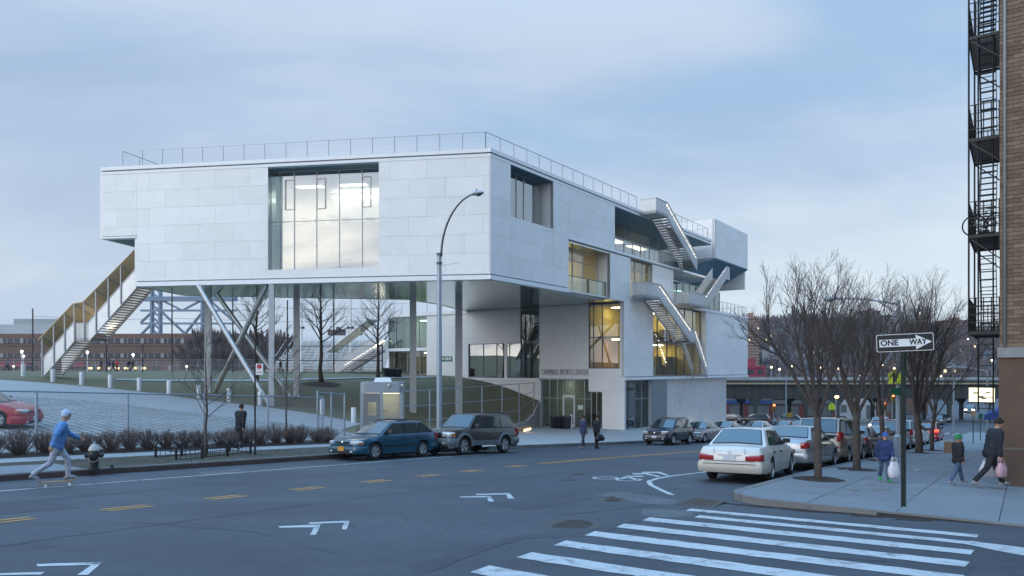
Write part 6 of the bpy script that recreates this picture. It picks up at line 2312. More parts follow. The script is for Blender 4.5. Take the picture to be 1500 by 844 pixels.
    if not cheap:
        MB().lathe([(0.055, 0), (0.055, 0.01), (0.03, 0.016)], 14, (L / 2 + 0.012, 0, (gz0 + gz1) / 2), 'x').build('emblem', M_CHROME, gr_)
    for bit in spec.get('extra', []):
        bit(o, X, side_pt, pm)
    tm, rm, dm, w = wheel_meshes(r, spec.get('rim', 'five'))
    for ax in (axf, axr):
        for sg in (1, -1):
            wo = inst('wheel', tm, o, (ax, sg * (hw - w / 2 - 0.015), r), (0, 0, 0 if sg > 0 else pi))
            inst('rim', rm, wo)
            inst('brake_disc', dm, wo)
    MB().box((0, 0, zsill + 0.06), (L * 0.8, W * 0.55, 0.12)).build('underbody', M_UNDER, o)
    return o
def roof_rack(z, q0, q1, yf, bars=()):
    def f(o, X, side_pt, pm):
        rk = None
        for sg in (1, -1):
            y = sg * yf
            m = MB().path([(X(q0), y, z - .05), (X(q0 + .12), y, z + .03), (X((q0 + q1) / 2), y, z + .045), (X(q1 - .12), y, z + .03), (X(q1), y, z - .05)], 0.018, 6)
            m.build('roof_rail', M_TRIMB, o)
        for q in bars:
            MB().box((X(q), 0, z + .06), (0.06, 2 * yf + .06, 0.03)).build('cross_bar', M_TRIMB, o)
    return f
def star(o, X, side_pt, pm):
    L = 4.75
    m = MB()
    x = -L / 2 - 0.012
    for k in range(24):
        a0, a1 = 2 * pi * k / 24, 2 * pi * (k + 1) / 24
        m.add([(x, r_ * sin(a), 0.80 + r_ * cos(a)) for r_, a in ((.052, a0), (.045, a0), (.045, a1), (.052, a1))], [(0, 1, 2, 3)])
    for k in range(3):
        a = 2 * pi * k / 3
        m.add([(x, .048 * sin(a), .80 + .048 * cos(a)), (x, .008 * sin(a + 1.2), .80 + .008 * cos(a + 1.2)), (x, 0, .80), (x, .008 * sin(a - 1.2), .80 + .008 * cos(a - 1.2))], [(0, 1, 2, 3)])
    m.build('emblem', M_CHROME, o)
    MB().box((x + .004, 0, 0.735), (0.012, 0.62, 0.02)).build('boot_handle', M_CHROME, o)
    for sg in (1, -1):
        MB().box((x + .004, sg * .40, 0.83), (0.012, 0.008, 0.15)).build('boot_seam', M_TRIMB, o)
    MB().box((x + .002, 0, 0.575), (0.012, 1.30, 0.012)).build('boot_seam', M_TRIMB, o)
    MB().box((x - .035, 0, 0.50), (0.012, 1.36, 0.016)).build('bumper_strip', M_TRIMB, o)
SPEC = dict(
    wagon=dict(L=4.36, W=1.70, H=1.42, wb=2.53, fo=0.86, r=0.305, sill=.19, top=[(0, .56), (.03, .62), (.10, .69), (.5, .78), (1.18, .90), (1.9, .92), (3.9, .95), (4.2, .93), (4.30, .80), (4.36, .60)],
               cabin=[(1.14, .90), (1.92, 1.36), (3.55, 1.37), (4.20, .97)], pillars=[2.42, 3.20], roofw=.70, head=(.02, .60, .63, .34, .30, .13), tail=(.02, .70, .80, .28, .20, .26), grille=(.60, .67, .62), mould=.50,
               handles=[2.32, 3.08], cpil=.12, extra=[roof_rack(1.40, 2.1, 3.75, .54, (2.75,))], plate_z=(.42, .70)),
    offroad=dict(L=4.80, W=1.80, H=1.72, wb=2.83, fo=.88, r=.372, sill=.36, mid=.60, archgap=.09, top=[(0, .74), (.03, .86), (.10, .96), (.6, 1.05), (1.30, 1.10), (2.0, 1.10), (4.5, 1.10), (4.70, 1.06), (4.76, .9), (4.80, .62)],
                 cabin=[(1.26, 1.09), (1.88, 1.67), (4.25, 1.69), (4.70, 1.12)], pillars=[2.62, 3.50], roofw=.76, head=(.02, .62, .84, .30, .34, .20), tail=(.02, .78, .95, .30, .14, .36), grille=(.76, .92, .70), flare=True,
                 handles=[2.50, 3.38], handle_m=M_CHROME, bump=(.42, .70), rbump=(.44, .70), cpil=.16, shoulder=.14, plan=[.86, .91, .95, .98, 1, 1, .985, .96, .94, .92], extra=[roof_rack(1.72, 2.6, 4.3, .56)], plate_z=(.58, .62)),
    suv=dict(L=4.69, W=1.83, H=1.70, wb=2.72, fo=.93, r=.358, sill=.30, mid=.58, archgap=.07, top=[(0, .66), (.03, .76), (.12, .87), (.6, .99), (1.22, 1.05), (2.0, 1.06), (4.3, 1.08), (4.55, 1.05), (4.64, .88), (4.69, .60)],
             cabin=[(1.14, 1.04), (1.95, 1.63), (4.0, 1.66), (4.55, 1.10)], pillars=[2.62, 3.45], roofw=.74, head=(.02, .64, .80, .36, .36, .18), tail=(.02, .78, .95, .28, .16, .34), grille=(.70, .84, .80), handles=[2.50, 3.35],
             bump=(.32, .62), cpil=.16, shoulder=.13, extra=[roof_rack(1.69, 2.2, 4.0, .58, (2.7, 3.5))], plate_z=(.52, .78), mould=.62),
    saloon=dict(L=4.75, W=1.74, H=1.43, wb=2.80, fo=.83, r=.315, sill=.20, mid=.52, top=[(0, .60), (.03, .68), (.10, .76), (.6, .84), (1.35, .92), (2.2, .93), (3.7, .95), (4.2, .94), (4.60, .92), (4.70, .85), (4.75, .62)],
                cabin=[(1.34, .92), (2.05, 1.37), (3.30, 1.38), (3.98, .97)], pillars=[2.62], roofw=.69, rearw=.96, head=(.02, .58, .66, .26, .36, .17), tail=(.004, .62, .665, .26, .42, .185), tailskew=.05, grille=(.60, .78, .42),
                handles=[2.50, 3.35], bump=(.27, .55), rbump=(.27, .56), cpil=.30, rg0=.10, extra=[star], plate_z=(.45, .66), plate_dx=.016, plan=[.80, .87, .92, .965, 1, 1, .975, .945, .915, .885], rim='multi'),
    sedan=dict(L=4.66, W=1.75, H=1.46, wb=2.70, fo=.92, r=.315, sill=.20, mid=.52, top=[(0, .58), (.03, .66), (.12, .74), (.6, .84), (1.25, .94), (2.1, .96), (3.8, .99), (4.25, 1.0), (4.54, .98), (4.62, .88), (4.66, .62)],
               cabin=[(1.18, .94), (2.0, 1.40), (3.25, 1.41), (4.05, 1.02)], pillars=[2.55], roofw=.68, head=(.02, .62, .66, .34, .34, .15), tail=(.01, .70, .82, .24, .22, .20), grille=(.60, .70, .50), handles=[2.45, 3.3],
               bump=(.24, .54), rbump=(.27, .58), cpil=.26, plate_z=(.42, .82), extra=[]),
    van=dict(L=5.0, W=1.92, H=1.78, wb=3.03, fo=.95, r=.335, sill=.24, mid=.55, top=[(0, .62), (.03, .70), (.12, .80), (.5, .95), (.95, 1.06), (2.0, 1.08), (4.7, 1.10), (4.90, 1.06), (4.96, .85), (5.0, .55)],
             cabin=[(.85, 1.05), (1.85, 1.70), (4.45, 1.73), (4.88, 1.12)], pillars=[2.50, 3.60], roofw=.76, head=(.02, .66, .76, .40, .36, .18), tail=(.015, .80, 1.05, .26, .18, .34), grille=(.66, .78, .70), handles=[2.40, 3.5],
             bump=(.26, .58), rbump=(.30, .60), cpil=.16, plate_z=(.45, .80), extra=[roof_rack(1.77, 2.5, 4.4, .60, (2.9, 3.9))]),
    hatch=dict(L=4.2, W=1.76, H=1.47, wb=2.58, fo=.87, r=.325, sill=.18, mid=.52, top=[(0, .58), (.03, .66), (.10, .76), (.5, .88), (1.05, .97), (2.0, .98), (3.9, 1.0), (4.08, .98), (4.15, .8), (4.2, .58)],
               cabin=[(1.0, .96), (1.80, 1.41), (3.35, 1.42), (4.05, 1.02)], pillars=[2.45], roofw=.70, head=(.03, .62, .72, .38, .32, .14), tail=(.01, .68, .86, .2, .26, .2), grille=(.66, .70, .9), handles=[2.35], bump=(.20, .52), cpil=.24,
               plate_z=(.42, .8), extra=[]),
)
HD_TO, HD_AWAY = math.atan2(-RY, -RX), math.atan2(RY, RX)
P_SILV = paint('silver', (0.40, 0.42, 0.44), 0.5)
P_WHT = paint('white', (0.62, 0.63, 0.62), 0.0)
P_BEIGE = paint('champagne', (0.33, 0.28, 0.23), 0.45)
P_DGREY = paint('dark_grey', (0.07, 0.07, 0.075), 0.4)
P_DRED = paint('dark_red', (0.16, 0.015, 0.02), 0.2)
P_BLK = paint('black', (0.012, 0.012, 0.014), 0.2)
P_LBLUE = paint('pale_blue', (0.26, 0.32, 0.38), 0.4)
M_CLAD = M('grey_cladding', (0.16, 0.19, 0.21), 0.5, 0.2, var=0.1)
M_BUMPG = M('beige_grey_bumper', (0.42, 0.40, 0.36), 0.45, 0.1, var=0.06)
SPEC['saloon']['bump_m'] = M_BUMPG
SPEC['offroad']['bump_m'] = M_CLAD
SPEC['offroad']['mirror_m'] = M_TRIMB
# left row, facing the camera
car('parked_wagon', 'blue station wagon with roof rack and orange number plate at the left kerb', 19.58 + .03, 19.98, HD_TO, SPEC['wagon'], paint('teal_blue', (0.003, 0.062, 0.112), 0.2), plate=M_PLATE_Y)
car('parked_offroader', 'grey brown off-roader with pale wheel flares parked behind the blue wagon', 24.25, 19.52, HD_TO, SPEC['offroad'], paint('grey_brown', (0.06, 0.055, 0.055), 0.4), lower=M_CLAD)
LG, RG = 'cars parked along the left kerb', 'cars parked along the right kerb'
car('parked_suv', 'dark navy sport utility vehicle parked before the shiny metal wall', 44.3, 18.95, HD_TO, SPEC['suv'], paint('navy', (0.008, 0.014, 0.035), 0.3), group=LG)
car('parked_sedan', 'silver sedan with mauve side directly behind the navy utility vehicle', 49.9, 18.95, HD_TO, SPEC['sedan'], paint('mauve_silver', (0.30, 0.28, 0.30), 0.5), group=LG)
car('parked_sedan', 'silver sedan second behind the navy utility vehicle', 55.0, 18.95, HD_TO, SPEC['sedan'], P_SILV, group=LG, cheap=True)
car('parked_sedan', 'white sedan seen just above the boot of the white saloon', 62.6, 18.7, HD_TO, SPEC['sedan'], P_WHT, group=LG, cheap=True)
car('parked_offroader', 'pale blue car farther down the left kerb behind the white sedan', 70.5, 18.7, HD_TO, SPEC['hatch'], P_LBLUE, group=LG, cheap=True)
car('parked_sedan', 'small grey car at the far end of the left kerb row', 77.0, 18.7, HD_TO, SPEC['sedan'], P_DGREY, group=LG, cheap=True)
# right row, seen from behind
car('parked_saloon', 'white boxy saloon with red tail lights nearest on the right kerb', 20.85, 6.42, HD_AWAY + .075, SPEC['saloon'], paint('cream_white', (0.60, 0.59, 0.56), 0.0), group=RG, lit=False)
car('parked_sedan', 'silver sedan parked directly ahead of the white saloon', 26.2, 6.36, HD_AWAY, SPEC['sedan'], P_SILV, group=RG)
car('parked_minivan', 'beige minivan with roof rack between two sedans on the right kerb', 31.5, 6.42, HD_AWAY, SPEC['van'], P_BEIGE, cat='van', group=RG)
car('parked_sedan', 'dark sedan parked ahead of the beige minivan', 36.7, 6.35, HD_AWAY, SPEC['sedan'], paint('brown_grey', (0.10, 0.085, 0.08), 0.45), group=RG)
car('parked_sedan', 'pale silver sedan between the dark sedan and the dark red utility vehicle', 41.6, 6.35, HD_AWAY, SPEC['sedan'], P_SILV, group=RG, cheap=True)
car('parked_suv', 'dark red utility vehicle on the right kerb behind the lamp pole', 46.6, 6.35, HD_AWAY, SPEC['suv'], P_DRED, group=RG, cheap=True)
car('parked_van', 'silver minivan ahead of the dark red utility vehicle', 51.9, 6.35, HD_AWAY, SPEC['van'], P_SILV, cat='van', group=RG, cheap=True)
car('parked_sedan', 'white sedan second ahead of the dark red utility vehicle', 57.4, 6.35, HD_AWAY, SPEC['sedan'], P_WHT, group=RG, cheap=True)
car('parked_hatchback', 'bright red hatchback with lit tail lights near the last street tree', 67.5, 6.3, HD_AWAY, SPEC['hatch'], paint('bright_red', (0.30, 0.012, 0.02), 0.1), group=RG, lit='tail', cheap=True)
# on the drive
car('parked_hatchback', 'red hatchback cut by the left edge on the drive behind the fence', 0, 0, 0.12, SPEC['hatch'], paint('tornado_red', (0.36, 0.012, 0.025), 0.1), xy=(-20.2 - 1.25, 28.75), ground=lambda t, n: T(t, n) + 0.02)
# traffic on the cross street and beyond the viaduct
HD_X = math.atan2(RX, -RY)
TG = 'moving traffic in the distance'
for i, (x, t, sp, pm_, hd, lb, lt_) in enumerate((
        (1106, 108, 'suv', P_BLK, HD_X, 'black car crossing below the viaduct left of the red signal', False),
        (1163, 111, 'suv', P_DGREY, HD_X + pi, 'dark utility vehicle on the cross street behind the yellow pedestrian signal', False),
        (1068, 112, 'hatch', P_BLK, HD_X, 'black car half hidden by the end of the shiny metal wall', False))):
    q = (x - CXP) / FPX
    Y = t / (RX * q + RY)
    car('distant_car', lb, t, Y * (RX - RY * q), hd, SPEC[sp], pm_, group=TG, lit=lt_, cheap=True)
for i, (x, t, sp, pm_, lb, lt_) in enumerate((
        (1290, 98, 'van', P_WHT, 'white van with headlights on coming up the avenue beyond the trees', 'head'),
        (1421, 185, 'van', P_DGREY, 'far car with glaring headlights on the avenue right of the trees', 'head'),
        (1386, 150, 'sedan', P_DGREY, 'far grey car parked left of the glaring headlights', False),
        (1374, 138, 'suv', P_BLK, 'far dark vehicle nearest the last street tree', False))):
    q = (x - CXP) / FPX
    Y = t / (RX * q + RY)
    car('distant_car', lb, t, Y * (RX - RY * q), HD_TO, SPEC[sp], pm_, group=TG, lit=lt_, cheap=True)
# ================================================================ people
M_SKIN = M('skin', (0.42, 0.25, 0.18), 0.6, var=0.06)
def cloth(name, col, rough=0.85):
    return M('cloth_' + name, col, rough, var=0.28, ns=9, bump=0.9, bs=11)
M_HAIR = cloth('hair_dark', (0.02, 0.015, 0.012))
def person(label, base, heading, H, mats, lean=0.0, legs=((0.30, 0.12), (-0.30, 0.35)), arms=((0.25, 0.35), (-0.35, 0.25)), coat=0.0, hat=None, hood=None, head_pitch=0.0, head_s=1.0, voxel=0.0105, group=None, arm_out=0.06, fingers=True, twist=0.0):
    """legs, arms: (swing, bend) for the left and the right side; swing forward is positive"""
    o = thing('person', label, 'person', base, heading, group)
    k = H / 1.75
    V_ = Vector
    parts = []                                   # (zone, points, radii)
    root = V_((0, 0, 0.93))
    def fwd(a):
        return V_((sin(a), 0, -cos(a)))
    leg_pts = []
    for sg, (sw, bd) in zip((1, -1), legs):
        hip = root + V_((0, sg * 0.095, -0.02))
        knee = hip + fwd(sw) * 0.43
        ank = knee + fwd(sw - bd) * 0.41
        fa = max(-0.9, min(0.5, (sw - bd) * 0.9))
        toe = ank + V_((cos(fa) * 0.17, sg * 0.015, -0.045 - sin(-fa) * 0.17 if fa < 0 else -0.045 + sin(fa) * 0.06))
        heel = ank + V_((-0.06, 0, -0.04))
        leg_pts.append((hip, knee, ank, toe, heel))
    low = min(min(p[3].z, p[4].z) for p in leg_pts) - 0.035
    def R_(p):                                   # upper body leans about the hips
        q = p - root
        c, s = cos(lean), sin(lean)
        q = V_((q.x * c + q.z * s, q.y, -q.x * s + q.z * c))
        c, s = cos(twist), sin(twist)
        return root + V_((q.x * c - q.y * s, q.x * s + q.y * c, q.z))
    for hip, knee, ank, toe, heel in leg_pts:
        parts.append(('trousers', [hip, knee, ank + V_((0, 0, .03))], [0.098, 0.070, 0.058]))
        parts.append(('shoes', [heel, ank * 0.5 + toe * 0.5 + V_((0, 0, 0.012)), toe], [0.042, 0.045, 0.034]))
        parts.append(('shoes', [ank, heel], [0.048, 0.042]))
    e = 0.022 + coat * 0.03
    parts.append(('trousers', [root + V_((0, -.07, 0)), root + V_((0, .07, 0))], [0.125, 0.125]))
    parts.append(('top', [R_(root + V_((0, -.05, .02 - coat * .12))), R_(root + V_((0, .05, .02 - coat * .12)))], [0.118 + e, 0.118 + e]))
    for zt_, hw_, rr_ in ((.09, .052, .113), (.16, .054, .109), (.23, .060, .110), (.29, .068, .113), (.35, .078, .113), (.40, .10, .098), (.44, .125, .080)):
        parts.append(('top', [R_(root + V_((0.006, -hw_, zt_))), R_(root + V_((0.006, hw_, zt_)))], [rr_ + e, rr_ + e]))
    parts.append(('top', [R_(root + V_((0, -.15, .47))), R_(root + V_((0, .15, .47)))], [0.062 + e, 0.062 + e]))
    nk, hd = R_(root + V_((0.0, 0, .52))), R_(root + V_((0.025, 0, .70)))
    parts.append(('skin', [R_(root + V_((0, 0, .48))), R_(root + V_((0.012, 0, .60)))], [0.055, 0.052]))
    hands = []
    for sg, (sw, bd) in zip((1, -1), arms):
        sh = R_(root + V_((0, sg * 0.185, .46)))
        d1 = fwd(sw) + V_((0, sg * arm_out * 2, 0))
        el = sh + d1.normalized() * 0.28
        d2 = fwd(sw + bd) + V_((0, sg * arm_out, 0))
        wr = el + d2.normalized() * 0.25
        parts.append(('top', [sh, el, wr], [0.058 + e * .7, 0.045 + e * .7, 0.036 + e * .5]))
        hn = d2.normalized()
        sid = V_((0, sg, 0))
        acr = hn.cross(sid).normalized()         # across the palm
        pc = wr + hn * 0.055
        parts.append(('skin', [wr, wr + hn * 0.03], [0.027, 0.03]))
        parts.append(('skin', [pc - acr * 0.022, pc + acr * 0.022], [0.024, 0.024]))
        parts.append(('skin', [wr + hn * 0.085 - acr * 0.026, wr + hn * 0.085 + acr * 0.026], [0.019, 0.019]))
        if fingers:
            for j, fl in enumerate((0.072, 0.082, 0.076, 0.058)):
                b = wr + hn * 0.092 + acr * (0.033 - 0.022 * j)
                kk = b + hn * fl * 0.5 - sid * 0.008
                parts.append(('skin', [b, kk, kk + hn * fl * 0.36 - sid * 0.03], [0.0095, 0.009, 0.008]))
            b = wr + hn * 0.03 + acr * 0.034
            parts.append(('skin', [b, b + hn * 0.035 + acr * 0.024, b + hn * 0.068 + acr * 0.028 - sid * 0.012], [0.012, 0.011, 0.009]))
        hands.append(wr + hn * 0.12)
    mb = MB()
    segs = []
    for zone, pts, rs in parts:
        mb.path(pts, rs, 12)
        for p, r_ in zip(pts, rs):
            mb.ball(p, r_, 12, 8)
        for a, b, ra_, rb_ in zip(pts[:-1], pts[1:], rs[:-1], rs[1:]):
            segs.append((zone, a, b, ra_, rb_))
    hs = head_s
    hx = V_((sin(lean * .5 + head_pitch), 0, cos(lean * .5 + head_pitch)))
    hf = V_((hx.z, 0, -hx.x))
    hc = hd + hx * 0.02
    mb.ball(hc, (0.098 * hs, 0.077 * hs, 0.122 * hs), 14, 10)
    mb.ball(hc + hf * 0.028 * hs - hx * 0.075 * hs, (0.064 * hs, 0.055 * hs, 0.055 * hs), 12, 8)
    mb.path([hc + hf * 0.088 * hs + hx * 0.012 * hs, hc + hf * 0.112 * hs - hx * 0.022 * hs], [0.010, 0.017], 8)
    mb.path([hc + hf * 0.085 * hs - hx * 0.055 * hs + V_((0, .018, 0)), hc + hf * 0.085 * hs - hx * 0.055 * hs - V_((0, .018, 0))], [0.009, 0.009], 6)
    for sg in (1, -1):
        mb.ball(hc + V_((0, sg * 0.079 * hs, 0)), (0.02, 0.012, 0.032), 8, 6)
    segs.append(('skin', hc + hx * .05, hc - hx * .08, 0.09, 0.06))
    mb.v = [(x * k, y * k, (z - low) * k) for x, y, z in mb.v]
    me = mb.mesh('figure', [mats['skin'] if 'skin' in mats else M_SKIN, mats['top'], mats['trousers'], mats['shoes']])
    tmp = bpy.data.objects.new('figure', me)
    COL.objects.link(tmp)
    rm = tmp.modifiers.new('r', 'REMESH')
    rm.mode, rm.voxel_size, rm.use_smooth_shade = 'VOXEL', voxel * k, True
    sm = tmp.modifiers.new('s', 'SMOOTH')
    sm.factor, sm.iterations = 0.5, 3
    dg = bpy.context.evaluated_depsgraph_get()
    me2 = bpy.data.meshes.new_from_object(tmp.evaluated_get(dg))
    bpy.data.objects.remove(tmp)
    me2.name = 'figure'
    nf = len(me2.polygons)
    cen = np.empty(nf * 3)
    me2.polygons.foreach_get('center', cen)
    cen = cen.reshape(-1, 3) / k
    cen[:, 2] += low
    best, zone = np.full(nf, 1e9), np.zeros(nf, int)
    zi = {'skin': 0, 'top': 1, 'trousers': 2, 'shoes': 3}
    for zn, a, b, ra_, rb_ in segs:
        a, b = np.array(a), np.array(b)
        ab = b - a
        f = np.clip(((cen - a) @ ab) / max(1e-9, ab @ ab), 0, 1)
        dd = np.linalg.norm(cen - (a + f[:, None] * ab), axis=1) - (ra_ + (rb_ - ra_) * f)
        m_ = dd < best
        best[m_], zone[m_] = dd[m_], zi[zn]
    me2.polygons.foreach_set('material_index', zone.astype(int))
    me2.polygons.foreach_set('use_smooth', [True] * nf)
    nvt = len(me2.vertices)                      # folds in the cloth
    cov, nov = np.empty(nvt * 3), np.empty(nvt * 3)
    me2.vertices.foreach_get('co', cov)
    me2.vertices.foreach_get('normal', nov)
    cov, nov = cov.reshape(-1, 3), nov.reshape(-1, 3)
    vz = np.zeros(nvt, int)
    ls = np.empty(nf, int)
    me2.polygons.foreach_get('loop_start', ls)
    lv = np.empty(len(me2.loops), int)
    me2.loops.foreach_get('vertex_index', lv)
    vz[lv[ls]] = zone
    wv_ = cov / k
    fold = np.sin(46 * wv_[:, 2] + 3.2 * np.sin(17 * wv_[:, 0] + 2) + 3.0 * np.sin(15 * wv_[:, 1])) * .6 + np.sin(23 * wv_[:, 2] + 11 * wv_[:, 0] - 19 * wv_[:, 1]) * .5
    amp = np.where((vz == 1) | (vz == 2), .0062, 0.0) * k
    cov = cov + nov * (fold * amp)[:, None]
    me2.vertices.foreach_set('co', cov.ravel())
    me2.update()
    body = inst('figure', me2, o)
    def L_(p):
        return V_((p.x * k, p.y * k, (p.z - low) * k))
    # hair or hat
    m = MB()
    nu, nv = 16, 7
    rx, ry, rz = 0.110 * hs, 0.090 * hs, 0.132 * hs
    cut = -0.25
    for j in range(nv + 1):
        ph = pi / 2 - (pi / 2 + 0.35) * j / nv
        for i in range(nu):
            a = 2 * pi * i / nu
            z = sin(ph)
            front = max(0.0, cos(a))
            z = max(z, (0.30 if hat else 0.34) * front - 0.25 * (1 - front))
            rr = sqrt(max(0.0, 1 - min(1, z) ** 2))
            m.v.append(tuple(L_(hc + hf * (rx * rr * cos(a)) + V_((0, ry * rr * sin(a), 0)) + hx * (rz * z))))
    for j in range(nv):
        for i in range(nu):
            m.f.append([j * nu + i, j * nu + (i + 1) % nu, (j + 1) * nu + (i + 1) % nu, (j + 1) * nu + i])
            m.mi.append(0)
    m.build('hat' if hat else 'hair', hat or mats.get('hair', M_HAIR), o, smooth=True)
    if hat and mats.get('peak'):
        m = MB()
        m.hexa([L_(hc + hf * .09 * hs + V_((0, s_ * .06 * hs, 0)) + hx * .035 * hs) if q_ == 0 else L_(hc + hf * .175 * hs + V_((0, s_ * .045 * hs, 0)) + hx * .02 * hs) for q_, s_ in ((0, -1), (1, -1), (1, 1), (0, 1))] +
               [L_(hc + hf * .09 * hs + V_((0, s_ * .06 * hs, 0)) + hx * .05 * hs) if q_ == 0 else L_(hc + hf * .175 * hs + V_((0, s_ * .045 * hs, 0)) + hx * .03 * hs) for q_, s_ in ((0, -1), (1, -1), (1, 1), (0, 1))])
        m.build('cap_peak', hat, o)
    if fingers:
        for sg in (1, -1):
            m = MB().ball(L_(hc + hf * 0.090 * hs + V_((0, sg * 0.032 * hs, 0)) + hx * 0.018 * hs), 0.011 * k, 8, 6)
            m.build('eye', M_DARK, o, smooth=True)
    o['_h'] = 0
    del o['_h']
    rotm = Matrix.Rotation(heading, 3, 'Z')
    return o, [Vector(base) + rotm @ L_(h) for h in hands]
def bag(name, label, top, mat, w=0.34, h=0.40, d=0.16, heading=0.0):
    """a carrier bag hanging from a hand at the point top"""
    o = thing(name, label, 'bag', Vector(top) - Vector((0, 0, h + 0.13)), heading)
    rnd = random.Random(len(label))
    m = MB()
    rows, nu = 7, 16
    for j in range(rows):
        f = j / (rows - 1)
        for i in range(nu):
            a = 2 * pi * i / nu
            sq = (abs(cos(a)) ** 4 + abs(sin(a)) ** 4) ** -0.25
            bul = (0.86 + 0.2 * sin(pi * min(1, f * 1.2))) * (1 - 0.25 * f ** 3)
            m.v.append((w / 2 * sq * cos(a) * bul + rnd.uniform(-.008, .008), d / 2 * sq * sin(a) * bul + rnd.uniform(-.008, .008), h * f))
    for j in range(rows - 1):
        for i in range(nu):
            m.f.append([j * nu + i, j * nu + (i + 1) % nu, (j + 1) * nu + (i + 1) % nu, (j + 1) * nu + i])
            m.mi.append(0)
    m.f.append(list(range(nu))[::-1])
    m.mi.append(0)
    m.build('bag_body', mat, o, smooth=True)
    for s_ in (1, -1):
        MB().path([(-w * .28, s_ * d * .2, h - .01), (-w * .12, s_ * .01, h + .11), (w * .12, s_ * .01, h + .11), (w * .28, s_ * d * .2, h - .01)], 0.008, 5).build('bag_handle', mat, o)
    return o
# the skateboarder in the road
ts_, ns2, zs2 = ground_px(84, 712, G)
HS = 0.62
sb_p = TN(ts_, ns2, G(ts_, ns2))
sk_o, sk_h = person('person in blue jacket and pale cap riding a skateboard past the hydrant', sb_p + Vector((0, 0, 0.115)), HS, 1.74,
       dict(top=cloth('royal_blue', (0.09, 0.22, 0.46)), trousers=cloth('pale_grey', (0.36, 0.38, 0.44)), shoes=cloth('trainer', (0.25, 0.25, 0.27)), peak=1),
       lean=0.22, legs=((0.55, 0.55), (-0.35, 0.55)), arms=((0.55, 0.5), (-0.6, 0.3)), coat=0.4, hat=cloth('pale_blue_cap', (0.42, 0.54, 0.68)), head_pitch=-0.15, arm_out=0.25)
sk = thing('skateboard', 'skateboard under the person in blue in the near road lane', 'skateboard', sb_p, HS)
m = MB()
prof_b = [(-0.40, 0.135), (-0.33, 0.105), (-0.2, 0.10), (0.2, 0.10), (0.33, 0.105), (0.40, 0.135)]
for x, z in prof_b:
    hwb = 0.10 if abs(x) < .35 else 0.07
    m.v += [(x, -hwb, z), (x, hwb, z), (x, hwb, z + .012), (x, -hwb, z + .012)]
for i in range(5):
    for j in range(4):
        a, b = i * 4 + j, i * 4 + (j + 1) % 4
        m.f.append([a, b, b + 4, a + 4]); m.mi.append(0)
m.f += [[3, 2, 1, 0], [20, 21, 22, 23]]; m.mi += [0, 0]
m.build('deck', M_WOOD, sk)
for x in (-0.24, 0.24):
    MB().box((x, 0, 0.075), (0.05, 0.12, 0.05)).build('truck', M_STEEL, sk)
    for y in (-0.08, 0.08):
        MB().lathe([(0.03, -0.018), (0.03, 0.018)], 12, (x, y, 0.03), 'y').build('wheel', M_SGW, sk)
# pedestrian in black on the left pavement
tp2 = n_at(352, 24.45)
person('person in a long black coat walking on the left pavement by the hedge', TN(tp2, 24.45, SL(tp2) + .01), HD_AWAY + 0.25, 1.72,
       dict(top=cloth('black', (0.012, 0.013, 0.017)), trousers=cloth('black2', (0.014, 0.014, 0.018)), shoes=cloth('black_shoe', (0.012, 0.012, 0.012))), lean=0.06, legs=((0.30, .1), (-0.28, .3)), coat=0.8)
# two people at the left kerb
t3, n3, z3 = ground_px(854, 657.5, G)
person('person in navy jacket and white striped track pants at the kerb, left of two', TN(t3, n3, z3 + 0.005), HD_AWAY - 0.5, 1.72,
       dict(top=cloth('navy', (0.03, 0.04, 0.10)), trousers=cloth('navy_track', (0.05, 0.055, 0.09)), shoes=cloth('trainer', (0.25, 0.25, 0.27))), legs=((0.18, .1), (-0.12, .12)), arms=((0.2, .9), (-0.1, .4)), coat=0.4, twist=0.2)
t4, n4, z4 = ground_px(874, 657.5, G)
p4, h4 = person('person in black carrying a black sports bag at the kerb, right of two', TN(t4, n4, z4 + 0.005), HD_AWAY - 0.2, 1.75,
       dict(top=cloth('black', (0.01, 0.01, 0.01)), trousers=cloth('black2', (0.01, 0.01, 0.01)), shoes=cloth('black_shoe', (0.01, 0.01, 0.01))), lean=0.05, legs=((0.12, .05), (-0.1, .1)), coat=0.5)
bag('sports_bag', 'black sports bag hanging beside the person in black at the kerb', h4[1] + Vector((0.05, 0, 0.1)), M_BIN, 0.62, 0.32, 0.28, HD_AWAY - 0.2)
# three people at the right corner
t5, n5, z5 = ground_px(1296, 707, lambda t, n: SR(t))
M_BAGW = M('white_plastic_bag', (0.62, 0.62, 0.66), 0.45, var=0.1, ns=9)
M_BAGP = M('pink_print_bag', (0.50, 0.30, 0.34), 0.5, var=0.4, ns=9)
JEANS = cloth('jeans', (0.055, 0.10, 0.17))
p5, h5 = person('child in blue and brown jacket with blue cap and green shoes by the tree', TN(t5, n5, sr(t5, n5) + .012), HD_TO + 0.35, 1.22,
       dict(top=cloth('blue_brown', (0.022, 0.04, 0.13)), trousers=JEANS, shoes=cloth('green_shoe', (0.02, 0.35, 0.06)), peak=1), legs=((0.22, .12), (-0.25, .3)), coat=0.7, hat=cloth('blue_cap', (0.03, 0.09, 0.38)), head_s=1.22)
bag('carrier_bag', 'white plastic carrier bag held by the child in blue', h5[0] + Vector((0, 0, .10)), M_BAGW, 0.30, 0.42, 0.15, 0.3)
t6, n6, z6 = ground_px(1403, 712, lambda t, n: SR(t))
person('child in black jacket and jeans with bright green cap at the corner', TN(t6, n6, sr(t6, n6) + .012), HD_AWAY - 0.9, 1.24,
       dict(top=cloth('black', (0.01, 0.01, 0.01)), trousers=JEANS, shoes=cloth('trainer', (0.25, 0.25, 0.27))), legs=((0.35, .12), (-0.30, .2)), arms=((0.3, .8), (-.2, .5)), coat=0.7, hat=cloth('green_cap', (0.02, 0.20, 0.07)), head_s=1.22)
